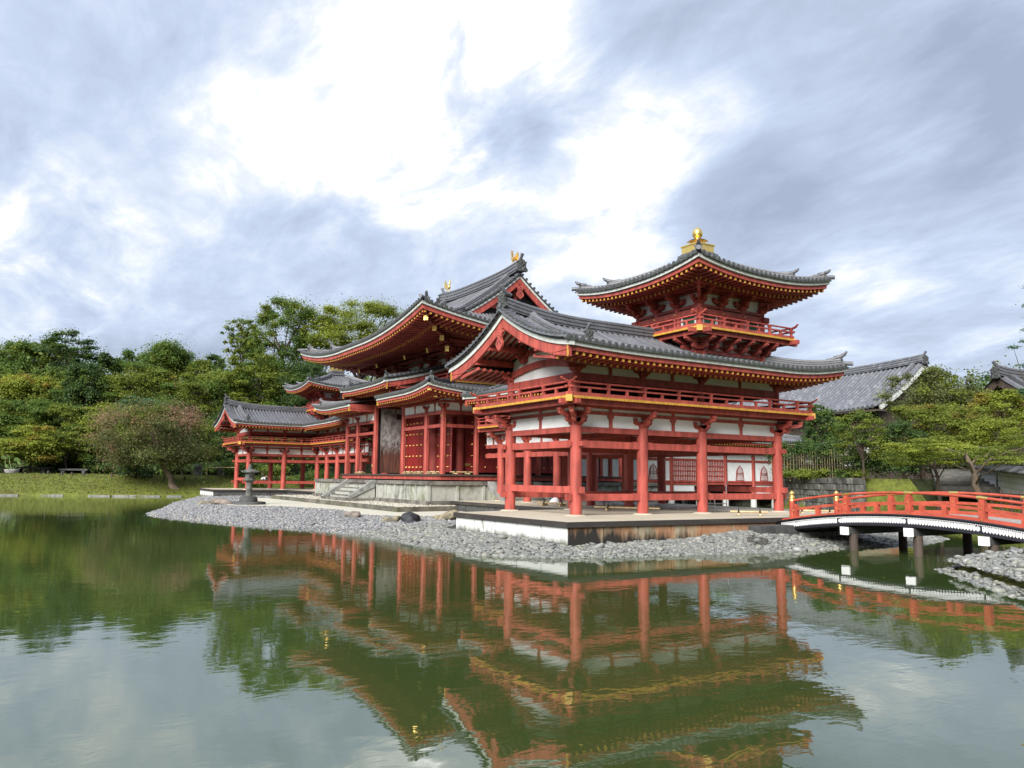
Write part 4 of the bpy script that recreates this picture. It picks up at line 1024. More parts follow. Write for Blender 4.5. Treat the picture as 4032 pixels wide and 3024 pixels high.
# main roof
GXE, GYE, GZ, GH, GK, GD1, GX = 9.85, 8.60, 8.72, 4.45, .76, 4.75, 5.1
def f_main_of(half):
    def f(s, d):
        t = min(1, d/GYE); return GZ+rise(d, GYE, GH, GK)+smooth_lift(half-abs(s), 8.0, .95)*(1-t)**2
    return f
fF, fS = f_main_of(GXE), f_main_of(GYE)
mr_ = MB(); me_ = MB(); ev = me_
for sg in (-1, 1):
    roof_side(mr_, (0, sg*GYE), ex, V3(0, -sg, 0), -GXE, GXE, 'hip', 'hip', GD1, fF, .27, .085, 10)
    roof_side(mr_, (0, sg*(GYE-GD1)), ex, V3(0, -sg, 0), -GX, GX, 'verge', 'verge', GYE-GD1, lambda s, d: fF(s, d+GD1), .27, .085, 10, False)
    roof_side(mr_, (sg*GXE, 0), ey, V3(-sg, 0, 0), -GYE, GYE, 'hip', 'hip', 5.3, fS, .27, .085, 10)
def big_eaves(org, a, n, half, zf, wall):
    s0, s1 = -half, half
    eave_edge(ev, org, a, n, s0, s1, zf, -.21, -.07, .05, .14, TRIM, 'hip', 'hip')
    eave_edge(ev, org, a, n, s0, s1, zf, -.42, -.21, .14, .12, RED, 'hip', 'hip')
    rafters(ev, org, a, n, s0, s1, zf, 'hip', 'hip', .22, .48, -.02, 1.3, .095, .12, .30)
    eave_edge(ev, org, a, n, s0, s1, zf, -.56, -.43, 1.30, .10, RED, 'hip', 'hip')
    rafters(ev, org, a, n, s0, s1, zf, 'hip', 'hip', 1.38, .60, .10, wall-1.2, .12, .12, .30, YEL, True)
    o = Vector((org[0], org[1], 0)); A = []; B = []; C = []
    for i in range(33):
        s = s0+(s1-s0)*i/32
        cl = lambda dd: o+Vector(a)*min(max(s, s0+dd), s1-dd)+Vector(n)*dd
        zz_ = zf(s, 0); p0, p1, p2 = cl(.15), cl(1.4), cl(wall+.1)
        A.append(V3(p0.x, p0.y, zz_-.40)); B.append(V3(p1.x, p1.y, zz_-.43)); C.append(V3(p2.x, p2.y, zz_-.50+.10*(wall-1.3)))
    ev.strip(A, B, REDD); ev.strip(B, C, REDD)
for sg in (-1, 1):
    big_eaves((0, sg*GYE), ex, V3(0, -sg, 0), GXE, fF, GYE-3.94); big_eaves((sg*GXE, 0), ey, V3(-sg, 0, 0), GYE, fS, GXE-5.15)
me_.build('main_eaves', hall)
gb = MB()
for sg in (-1, 1):
    for s2 in (-1, 1):
        gb = MB(); verge_side(mr_, gb, s2*(GYE-GD1), -s2, lambda s, d: fF(s, d+GD1), sg*GX, GYE-GD1, sg*GX, outv=V3(sg, 0, 0), axis='y', n_t=14, depth=.42); gb.build('gable_board', hall)
mroof = mr_.build('main_roof', hall)
gwm = MB(); gtm = MB()
for sg in (-1, 1):
    prof = [(y, fF(0, GYE-abs(y))-.30) for y in (-3.4, -2.6, -1.8, -.9, 0, .9, 1.8, 2.6, 3.4)]+[(3.4, 10.0), (-3.4, 10.0)]
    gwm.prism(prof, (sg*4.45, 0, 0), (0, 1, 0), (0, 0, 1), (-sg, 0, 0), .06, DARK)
    for y in (-1.9, 0, 1.9): zt = fF(0, GYE-abs(y))-.45; gtm.box((min(sg*4.3, sg*5.0), y-.11, zt-.13), (max(sg*4.3, sg*5.0), y+.11, zt+.13), RED)
    gtm.box((min(sg*4.42, sg*4.56), -2.4, 11.0), (max(sg*4.42, sg*4.56), 2.4, 11.25), RED); gtm.box((min(sg*4.42, sg*4.54), -.12, 11.25), (max(sg*4.42, sg*4.54), .12, 12.6), RED)
    for k in range(5):
        x = sg*(4.55+.11*k)
        if k in (1, 3):
            for s2 in (-1, 1):
                A = [(x, s2*(GYE-d), fF(0, d)-.28) for d in (5.3, 6.2, 7.2, 8.55)]; gtm.sweep(A, [(-.04, -.05), (.04, -.05), (.04, .05), (-.04, .05)], RED, (1, 0, 0))
    p_ = MB(); gegyo(p_, (sg*5.02, 0, 12.05), (sg, 0, 0), 1.12); p_.build('pendant', hall)
gwm.build('gable_wall', hall); gtm.build('gable_timber', hall)
hr = MB(); zr2 = GZ+GH-.08
ridge(hr, [(x, 0, zr2+.25*(abs(x)/5.1)**3) for x in [-5.15+10.3*i/20 for i in range(21)]], .27, .72)
for sx in (-1, 1):
    for sy in (-1, 1):
        pts = []
        for i in range(10):
            d = GYE-.2-(GYE-.2-4.35)*i/9; pts.append((sx*4.15, sy*(GYE-d), fF(0, d)+.03))
        ridge(hr, pts, .19, .36, (1, 0, 0)); onigawara(hr, Vector(pts[-1])+V3(0, 0, .05), (0, sy, 0), .8)
        dg = V3(sx, sy, 0); pts = []
        for i in range(12):
            d = 4.85-(4.85-1.75)*i/11; pts.append((sx*(GXE-d), sy*(GYE-d), fF(GXE-d, d)+.08))
        hip_ridge(hr, pts, .17, .34, .24); onigawara(hr, Vector(pts[-1])+V3(0, 0, .0)+dg*.03, dg, .95)
        pts = []
        for i in range(8):
            d = 1.9-(1.9-.55)*i/7; pts.append((sx*(GXE-d), sy*(GYE-d), fF(GXE-d, d)+.05))
        hip_ridge(hr, pts, .14, .24, .22); onigawara(hr, Vector(pts[-1])+dg*.02, dg, .85)
        e = V3(sx*GXE, sy*GYE, fF(GXE, 0)); hr.cyl(e-dg*.6+V3(0, 0, .10), e+dg*.10+V3(0, 0, .09), .09, .095, 10, TILE)
hro = hr.build('ridge', mroof)
for sg in (-1, 1):
    m = MB(); onigawara(m, (sg*5.16, 0, zr2+.33), (sg, 0, 0), 1.35); m.build('ridge_end_tile', mroof)
# porch roofs
PX, PY, PZ, PD, PH = 8.97, 7.76, 5.55, 3.7, .85
def f_p(half): return lambda s, d: PZ+rise(d, PD, PH, .3)+smooth_lift(half-abs(s), 3.2, .30)*(1-min(1, d/PD))**2
pr_ = MB(); pe_ = MB(); ev = pe_; PBS = []
for sg in (-1, 1):
    a0, a1 = (2.25, PX) if sg > 0 else (-PX, -2.25)
    k0, k1 = ('verge', 'hip') if sg > 0 else ('hip', 'verge')
    roof_side(pr_, (0, -PY), ex, ey, a0, a1, k0, k1, PD, f_p(PX)); eaves((0, -PY), ex, ey, a0, a1, k0, k1, f_p(PX), PY-5.91, .25)
    pb = MB(); pb.cbox((sg*2.28, -PY+.14, PZ-.30), (.05, .10, .34), YEL); pb.box((min(sg*2.27, sg*2.33), -PY+.2, PZ-.45), (max(sg*2.27, sg*2.33), -4.2, PZ-.02), RED); PBS.append(pb)
    roof_side(pr_, (sg*PX, 0), ey, V3(-sg, 0, 0), -PY, PY, 'hip', 'hip', PD, f_p(PY)); eaves((sg*PX, 0), ey, V3(-sg, 0, 0), -PY, PY, 'hip', 'hip', f_p(PY), PX-7.12, .25)
roof_side(pr_, (0, PY), ex, V3(0, -1, 0), -PX, PX, 'hip', 'hip', PD, f_p(PX)); eaves((0, PY), ex, V3(0, -1, 0), -PX, PX, 'hip', 'hip', f_p(PX), PY-5.91, .25)
for sx in (-1, 1):
    for sy in (-1, 1):
        dg = V3(sx, sy, 0); pts = []
        for i in range(10):
            d = PD-.1-(PD-.1-.45)*i/9; pts.append((sx*(PX-d), sy*(PY-d), f_p(PX)(PX-d, d)+.05))
        hip_ridge(pr_, pts, .13, .27, .18); onigawara(pr_, Vector(pts[-1])+dg*.03+V3(0, 0, .02), dg, .72)
        e = V3(sx*PX, sy*PY, f_p(PX)(PX, 0)); pr_.cyl(e-dg*.5+V3(0, 0, .09), e+dg*.08+V3(0, 0, .08), .08, .085, 10, TILE)
        c0 = V3(sx*(PX-.3), sy*(PY-.3), f_p(PX)(PX, 0)-.33); pe_.beam(c0-dg*1.4-V3(0, 0, .05), c0+dg*.06+V3(0, 0, .02), .16, .19, RED); pe_.cbox(c0+dg*.07+V3(0, 0, .02), (.025, .19, .24), GOLD, dg.normalized())
        c1 = c0-dg*.62-V3(0, 0, .26); pe_.beam(c1-dg*.8, c1, .16, .19, RED); pe_.cbox(c1+dg*.01, (.025, .19, .24), GOLD, dg.normalized())
po = pr_.build('porch_roof', hall); pe_.build('porch_eaves', hall); [q_.build('porch_roof_end_board', hall) for q_ in PBS]
# raised middle porch roof
cr = MB(); ce = MB(); ev = ce; cb = MB(); CZ, CD, CHh, CX2 = 6.41, 3.75, .95, 3.62
f_c = lambda s, d: CZ+rise(d, CD, CHh, .3)+smooth_lift(CX2-abs(s), 2.4, .10)
roof_side(cr, (0, -PY-.02), ex, ey, -CX2, CX2, 'verge', 'verge', CD, f_c); eaves((0, -PY-.02), ex, ey, -CX2+.1, CX2-.1, 'verge', 'verge', f_c, PY-5.91, .25)
for sg in (-1, 1):
    cb = MB(); verge_side(cr, cb, -PY-.02, 1, f_c, sg*CX2, CD, sg*CX2, outv=V3(sg, 0, 0), axis='y', n_t=14, depth=.30)
    cb.cbox((sg*(CX2-.145), -PY+.16, CZ-.30), (.12, .05, .36), YEL)
    cb.box((min(sg*3.0, sg*3.06), -PY+.5, 5.7), (max(sg*3.0, sg*3.06), -4.0, 6.45), RED); cb.build('raised_porch_board', hall)
    pts = [(sg*(CX2-.75), -PY+.35+(CD-.4)*(1-i/7), f_c(CX2-.75, .35+(CD-.4)*(1-i/7))+.03) for i in range(8)]
    ridge(cr, pts, .12, .24, (1, 0, 0)); onigawara(cr, Vector(pts[-1])+V3(0, 0, .05), (0, -1, 0), .62)
cr.build('raised_porch_roof', hall); ce.build('raised_porch_eaves', hall)

# golden birds on the ridge
def phoenix(x, face, label):
    m = MB(); f = V3(face, 0, 0); b = V3(x, 0, 13.78); s_ = V3(0, 1, 0); zz_ = V3(0, 0, 1)
    P = lambda a, c, h: b+f*a+s_*c+zz_*h
    m.box((x-.16, -.12, 13.70), (x+.16, .12, 13.80), GOLD)
    for c in (-.06, .06): m.tube([P(.0, c, 0), P(-.02, c, .20), P(-.03, c, .42)], [.018, .016, .034], 6, GOLD); m.cbox(P(.04, c, .01), (.14, .05, .03), GOLD)
    m.tube([P(-.15, 0, .36), P(-.07, 0, .40), P(.0, 0, .47), P(.055, 0, .57), P(.085, 0, .68), P(.075, 0, .79), P(.09, 0, .88)], [.03, .085, .105, .085, .052, .04, .045], 10, GOLD)
    m.blob(P(.11, 0, .90), .06, .045, .052, GOLD, 2, 0, 1, -2); m.cyl(P(.15, 0, .90), P(.25, 0, .86), .022, .004, 6, GOLD)
    for k in range(3): m.tube([P(.10, 0, .94), P(.08-.05*k, 0, 1.0), P(.04-.07*k, 0, 1.06-.03*k)], [.018, .014, .006], 5, GOLD)
    def feather(p0, d, L, w, nrm):
        d = d.normalized(); l = d.cross(nrm).normalized(); q = [p0-l*w*.4, p0+d*L*.35-l*w*.9, p0+d*L*.85-l*w*.8, p0+d*L, p0+d*L*.85+l*w*.8, p0+d*L*.35+l*w*.9, p0+l*w*.4]
        nn = nrm.normalized()*.010; m.add([v+nn for v in q]+[v-nn for v in q], [(0, 1, 2, 3, 4, 5, 6), (13, 12, 11, 10, 9, 8, 7)]+[(i, i+7, (i+1) % 7+7, (i+1) % 7) for i in range(7)], GOLD)
    for c in (-1, 1):
        for k in range(11):
            a_ = R(76-10.5*k); feather(P(-.03, c*.085, .52), -f*math.cos(a_)+zz_*math.sin(a_)+s_*c*.30, .50-.016*k, .022, s_*c+f*.25)
    for k in range(4):
        a_ = R(40-16*k); feather(P(-.13, (k-1.5)*.03, .38), -f*math.cos(a_)+zz_*math.sin(a_)+s_*(k-1.5)*.08, .42, .028, s_+f*.2)
    return tag(m.build('phoenix_statue', None, (x, 0, 13.78)), label, 'statue', 'golden birds on the hall ridge')
phoenix(4.2, -1, 'golden bird statue on the ridge end above the big gable facing right')
phoenix(-4.25, 1, 'golden bird statue on the far left end of the main ridge')

# ------------------------------------------------------------------ tail corridor behind the hall
tail = thing('tail_corridor', (0, 16, -.8), 'low white walled corridor with bell-shaped windows, seen between the red columns', 'corridor')
TY = [6.4, 9.1, 11.86, 14.59, 17.28, 19.98, 22.98, 25.3, 27.0]; TX = 2.1
tf = MB(); tp = MB(); tk = MB()
for y in TY:
    for x in (TX, -TX):
        m = MB(); m.cyl((x, y, -.25), (x, y, 3.3), .17, .17, 16, RED); o = m.build('column', tail)
        b = MB(); b.cyl((x, y, -1.1), (x, y, -.25), .24, .22, 16, PLATW); b.build('stone_pier', o)
for x in (TX, -TX):
    for (zz_, h) in ((2.55, .17), (3.12, .16), (1.02, .12)): tf.box((x-.07, TY[0], zz_-h/2), (x+.07, TY[-1], zz_+h/2), RED)
    tf.box((x-.09, TY[0], .78), (x+.09, TY[-1], .92), RED)
    tp.box((x-.025, TY[0], 1.05), (x+.025, TY[-1], 3.55), WHITE)
    tf.box((x-.08, TY[0], 3.50), (x+.08, TY[-1], 3.62), RED)
    for i in range(len(TY)-1):
        if i in (0, 1, 2, 3, 6, 7): tp.box((x-.025, TY[i]+.1, -.30), (x+.025, TY[i+1]-.1, .78), WHITE)
for y in (TY[0], TY[-1]): tp.box((-TX, y-.02, 1.05), (TX, y+.02, 3.6), WHITE)
tf.box((-TX, TY[0], .80), (TX, TY[-1], .88), REDD)
tf.build('timber_frame', tail); tp.build('wall_panel', tail)
def cusp(yc):
    m = MB(); w, h = .44, 1.10; z0 = 1.08
    out_ = [(-w*1.05, 0), (-w*.92, h*.35), (-w*.86, h*.6), (-w*.74, h*.76), (-w*.5, h*.88), (-w*.28, h*.93), (0, h*1.06)]
    poly = out_+[(-x, y) for x, y in out_[-2::-1]]; inn = [(x*.80, .05+y*.90) for x, y in poly]; n = len(poly)
    A = [V3(TX+.06, yc+x, z0+y) for x, y in poly]; B = [V3(TX+.06, yc+x, z0+y) for x, y in inn]
    m.add(A+B, [(i, i+1, n+i+1, n+i) for i in range(n-1)]+[(n-1, 0, n, 2*n-1)], REDD); m.prism(poly, (TX+.02, yc, z0), (0, 1, 0), (0, 0, 1), (1, 0, 0), .035, REDD)
    m.prism(inn, (TX+.056, yc, z0), (0, 1, 0), (0, 0, 1), (1, 0, 0), .003, WHITE)
    for k in (-2, -1, 0, 1, 2): m.box((TX+.05, yc+k*.135-.022, z0+.05), (TX+.075, yc+k*.135+.022, z0+h*(.96-abs(k)*.075)), REDD)
    for zz_ in (.42, .52): m.box((TX+.05, yc-w*.8, z0+h*zz_-.018), (TX+.078, yc+w*.8, z0+h*zz_+.018), REDD)
    return m.build('bell_window', tail)
for y in (12.9, 13.9 if False else 10.5, 21.5, 24.15, 26.2): cusp(y)
def lattice(y0, y1):
    m = MB(); n = round((y1-y0)/.17)
    m.box((TX+.03, y0, 1.08), (TX+.034, y1, 2.46), DARK)
    for i in range(n+1): y = y0+(y1-y0)*i/n; m.box((TX+.036, y-.035, 1.08), (TX+.09, y+.035, 2.46), RED); 
    for i in range(n): y = y0+(y1-y0)*(i+.5)/n; m.box((TX+.034, y-.03, 1.08), (TX+.05, y+.03, 2.46), WHITE)
    for k in range(1, 4): m.box((TX+.04, y0, 1.08+1.38*k/4-.03), (TX+.096, y1, 1.08+1.38*k/4+.03), RED)
    return m.build('lattice_window', tail)
lattice(14.75, 17.12); lattice(17.45, 19.82)
tr2 = MB(); te2 = MB(); ev = te2; f_t = lambda s, d: 4.08+rise(d, 3.5, 1.25, .4)+smooth_lift(max(0, 28.2-s), 2.5, .18)*(1-min(1, d/3.5))**2
for sg in (-1, 1):
    roof_side(tr2, (sg*3.5, 0), ey, V3(-sg, 0, 0), 7.5, 28.2, 'verge', 'hip', 3.5, f_t, .26, .075, 7); eaves((sg*3.5, 0), ey, V3(-sg, 0, 0), 7.5, 28.2, 'verge', 'hip', f_t, 3.5-TX, .27)
roof_side(tr2, (0, 28.2), ex, V3(0, -1, 0), -3.5, 3.5, 'hip', 'hip', 3.5, lambda s, d: f_t(28.2-(3.5-abs(s)), d), .26, .075, 7)
ridge(tr2, [(0, 7.5, 5.30), (0, 24.8, 5.30)], .15, .38)
for sg in (-1, 1): hip_ridge(tr2, [(sg*(3.5-d), 28.2-d, f_t(28.2-d, d)+.04) for d in (3.4, 2.6, 1.8, 1.1, .6)], .12, .24, .2)
tr2.build('roof', tail); te2.build('eaves', tail)
# far wing: mirror copy of the near one
far = copy_tree(wing); far.location.x = -XC; far.scale = (-1, 1, 1)
far['label'] = 'distant vermilion wing pavilion at the far left, under the dark green trees'
# ------------------------------------------------------------------ water and land
ZW = -.8
def watermat():
    m, t, bs = newmat('green_pond_water')
    n0 = tex_noise(t, .05, 3, .5)
    c = ramp_of(t, n0, ((.35, (.036, .058, .016)), (.65, (.044, .068, .019))))
    t.links.new(c, bs.inputs['Base Color']); bs.inputs['Roughness'].default_value = .025; bs.inputs['IOR'].default_value = 2.8
    a = tex_noise(t, 2.6, 3, .55, (1.25, .75, 1), .4); b = tex_noise(t, .55, 3, .5, (1, 1, 1), .3); e = tex_noise(t, .11, 2, .5)
    w1 = mnode(t, 'ShaderNodeMath', operation='MULTIPLY'); t.links.new(a, w1.inputs[0]); t.links.new(e, w1.inputs[1])
    s_ = mnode(t, 'ShaderNodeMath', operation='MULTIPLY_ADD'); t.links.new(b, s_.inputs[0]); s_.inputs[1].default_value = 1.1; t.links.new(w1.outputs[0], s_.inputs[2])
    bumpit(t, bs, s_.outputs[0], 1.0, WAVE)
    return m
WAVE = .0042
WATER = watermat()
wm = MB(); wm.add([(-260, -120, ZW), (140, -120, ZW), (140, 240, ZW), (-260, 240, ZW)], [(0, 1, 2, 3)], WATER); tag(wm.build('water'), kind='structure')
def grassmat(name, stops, sc, bump=.5):
    m, t, bs = newmat(name); a = tex_noise(t, sc, 8, .68); b = tex_noise(t, sc*9, 4, .6)
    c = ramp_of(t, a, stops); c = mixc(t, .45, c, ramp_of(t, b, ((.3, tuple(x*.45 for x in stops[0][1])), (.7, tuple(x*1.2 for x in stops[-1][1])))))
    t.links.new(c, bs.inputs['Base Color']); bs.inputs['Roughness'].default_value = .9; bs.inputs['Specular IOR Level'].default_value = .15; bumpit(t, bs, b, bump, .08); return m
GRASS = grassmat('lawn_grass', ((.32, (.115, .085, .035)), (.46, (.10, .115, .025)), (.60, (.13, .165, .028)), (.75, (.19, .22, .04))), .45)
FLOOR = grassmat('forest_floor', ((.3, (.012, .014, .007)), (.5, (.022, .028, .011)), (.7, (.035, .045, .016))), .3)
PATH = simple('gravel_path', (.33, .31, .28), .9, .3, 8)
SAND = simple('pale_sand', (.56, .53, .43), .9, .14, 9, bump=.1)
BED = simple('pebble_bed', (.06, .06, .055), .9, .5, 12, bump=.3)
MAIN = [(-62, -110), (-44, -60), (-37, -36), (-34, -23), (-30, -16), (-27.8, -7), (-27.6, 3), (-20, 9), (-10, 15), (2, 26.5), (5.8, 22.6), (15.6, 17.0), (19.0, 14.5), (23.0, 11.0), (27.5, 7.5), (31.5, 4.0), (34.0, 1.0), (33.9, -2.0), (33.2, -4.3), (33.3, -6.3), (36, -8.7), (40, -10.5), (60, -14), (140, -30), (140, 240), (-260, 240), (-260, -110)]
WALLSEG = range(6, 11)
def sdf(P, poly):
    P = np.asarray(P, float); A = np.array(poly, float); B = np.roll(A, -1, 0); dmin = np.full(len(P), 1e9); idx = np.zeros(len(P), int); ins = np.zeros(len(P), bool)
    for i in range(len(A)):
        a, b = A[i], B[i]; ab = b-a; t = np.clip(((P-a)@ab)/(ab@ab), 0, 1); q = a+t[:, None]*ab; d = np.hypot(*(P-q).T)
        k = d < dmin; dmin[k] = d[k]; idx[k] = i
        c = (a[1] > P[:, 1]) != (b[1] > P[:, 1]); xx = a[0]+(P[:, 1]-a[1])*(b[0]-a[0])/((b[1]-a[1]) if b[1] != a[1] else 1e-9); ins ^= c & (P[:, 0] < xx)
    return np.where(ins, dmin, -dmin), idx
def vnoise(x, y):
    return (np.sin(x*.13+1.7*np.sin(y*.09))+np.sin(y*.17+1.3*np.sin(x*.11+2)))*.5
def land_h(P):
    d, i = sdf(P, MAIN); P = np.asarray(P, float); x, y = P[:, 0], P[:, 1]
    wall = np.isin(i, list(WALLSEG)); right = (i > 10) & (i < 23)
    bank = np.where(right, -.62+2.2*np.clip((d-.0)/12, 0, 1)**.9, -.62+1.62*np.clip(d/7.0, 0, 1)**.85)
    bank = np.where(wall, 1.32, bank)
    D = np.hypot(x-CAM.x, y-CAM.y); hill = np.clip((D-96)/50, 0, 1)
    h = bank+hill*hill*(3-2*hill)*13*np.clip((d-14)/14, 0, 1)*np.where(right, .6, 1)+.25*vnoise(x*3, y*3)*np.clip((d-14)/6, 0, 1)
    return np.where(d < 0, np.maximum(-2.2, -.78+d*.6), h), d, i
xs_ = np.concatenate([np.arange(-260, -60, 4.0), np.arange(-60, 60, 1.0), np.arange(60, 141, 4.0)]); ys_ = np.concatenate([np.arange(-116, -40, 3.0), np.arange(-40, 50, 1.0), np.arange(50, 241, 4.0)])
GXX, GYY = np.meshgrid(xs_, ys_, indexing='ij'); GP = np.stack([GXX.ravel(), GYY.ravel()], 1); GH_, GD_, GI_ = land_h(GP)
nx, ny = len(xs_), len(ys_)
gm = bpy.data.meshes.new('ground'); ii, jj = np.meshgrid(np.arange(nx-1), np.arange(ny-1), indexing='ij'); q0 = (ii*ny+jj).ravel()
quads = np.stack([q0, q0+ny, q0+ny+1, q0+1], 1)
keep = (GD_[quads] > -4).any(1); quads = quads[keep]
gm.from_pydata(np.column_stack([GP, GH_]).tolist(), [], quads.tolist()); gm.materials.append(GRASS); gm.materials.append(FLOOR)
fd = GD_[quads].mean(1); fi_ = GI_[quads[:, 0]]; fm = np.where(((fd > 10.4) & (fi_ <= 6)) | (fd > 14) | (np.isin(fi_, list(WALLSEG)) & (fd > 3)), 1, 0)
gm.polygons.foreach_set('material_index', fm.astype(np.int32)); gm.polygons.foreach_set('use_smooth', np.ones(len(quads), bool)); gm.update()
go = bpy.data.objects.new('ground', gm); COL.objects.link(go); tag(go, kind='structure')
def gz(x, y): return float(land_h([(x, y)])[0][0])
# footpath along the left bank
def offset_line(pts, d):
    out_ = []
    for i in range(len(pts)):
        a = Vector(pts[max(i-1, 0)]); b = Vector(pts[min(i+1, len(pts)-1)]); t = (b-a).normalized(); out_.append(Vector(pts[i])+Vector((-t.y, t.x))*d)
    return out_
bankline = [Vector(p) for p in MAIN[1:7]]; bl2 = []
for a, b in zip(bankline[:-1], bankline[1:]): bl2 += [a.lerp(b, k/4) for k in range(4)]
bl2.append(bankline[-1])
pm = MB(); pa, pb_ = offset_line(bl2, 7.6), offset_line(bl2, 10.2)
pm.strip([V3(p.x, p.y, 1.035) for p in pa], [V3(p.x, p.y, 1.035) for p in pb_], PATH); tag(pm.build('path'), kind='structure')
# stone edging of the left bank
eg = MB(); rnd = random.Random(3)
el_ = offset_line(bl2, -.05)
for a, b in zip(el_[:-1], el_[1:]):
    L_ = (b-a).length; k = 0.0
    while k < L_-.3:
        w_ = min(rnd.uniform(.9, 1.9), L_-k)
        if rnd.random() < .35: k += w_; continue
        p = a.lerp(b, k/L_); q = a.lerp(b, (k+w_-.05)/L_); eg.beam(V3(p.x, p.y, -.77), V3(q.x, q.y, -.77), .22, .17+rnd.uniform(-.06, .05), STONE); k += w_
tag(eg.build('kerb_stones'), kind='structure')

# ------------------------------------------------------------------ island: shore, pebbles, sand, terrace
SHORE = [(-27.5, -11.6), (-22, -13.2), (-16, -14.9), (-5, -17.3), (0, -18.6), (2.6, -19.0), (6, -18.2), (10, -17.2), (14.5, -15.1), (19.5, -14.2), (23, -14.15), (25.7, -14.1), (27.0, -13.0), (27.5, -11.5), (27.8, -9.9), (28.2, -7.3), (28.5, -5.1), (28.3, -3.2), (28.6, -1.6), (28.4, 1.2), (27.6, 3.4), (20, 4.2), (9.2, 4.5), (9.2, 8.5), (-9.2, 8.5), (-9.2, 4.5), (-27.4, 4.2)]
def island_h(P):
    d, _ = sdf(P, SHORE); return np.where(d > 0, -.80+.32*(1-np.exp(-np.maximum(d, 0)/1.5)), -.80+np.maximum(d, -8)*.22), d
xs2 = np.arange(-31, 32, .5); ys2 = np.arange(-22, 11, .5); XX, YY = np.meshgrid(xs2, ys2, indexing='ij'); IP = np.stack([XX.ravel(), YY.ravel()], 1); IH, ID = island_h(IP)
n2 = len(ys2); ii, jj = np.meshgrid(np.arange(len(xs2)-1), np.arange(n2-1), indexing='ij'); q0 = (ii*n2+jj).ravel(); quads = np.stack([q0, q0+n2, q0+n2+1, q0+1], 1); quads = quads[(ID[quads] > -3).any(1)]
im = bpy.data.meshes.new('island'); im.from_pydata(np.column_stack([IP, IH]).tolist(), [], quads.tolist()); im.materials.append(BED); im.polygons.foreach_set('use_smooth', np.ones(len(quads), bool)); im.update()
io = bpy.data.objects.new('island', im); COL.objects.link(io); tag(io, kind='structure')
SANDP = [(-13, -9.5), (-13, -10.8), (-6, -12.4), (-2.6, -14.1), (-.6, -15.0), (.8, -14.3), (2.0, -12.9), (4.6, -12.0), (7.5, -11.5), (9.8, -11.8), (12.2, -11.9), (13.2, -10.9), (14.2, -9.6), (17.2, -9.3), (19.2, -9.2), (19.0, -6.4), (8.9, -6.4), (8.9, -9.4)]
sm = MB(); sm.add([(x, y, -.462) for x, y in SANDP], [tuple(range(len(SANDP)))], SAND); tag(sm.build('sand'), kind='structure')
TERR = [(-11.6, -9.65), (10.1, -9.65), (9.62, -6.9), (9.5, -5.5), (-11.6, -5.5)]
tm = MB(); slab(tm, TERR, -.75, -.24, CURB); tag(tm.build('stone_terrace', None, (0, -8, -.75)), 'long low stone kerbed terrace strewn with cream gravel before the hall base', 'terrace')
cu = MB()
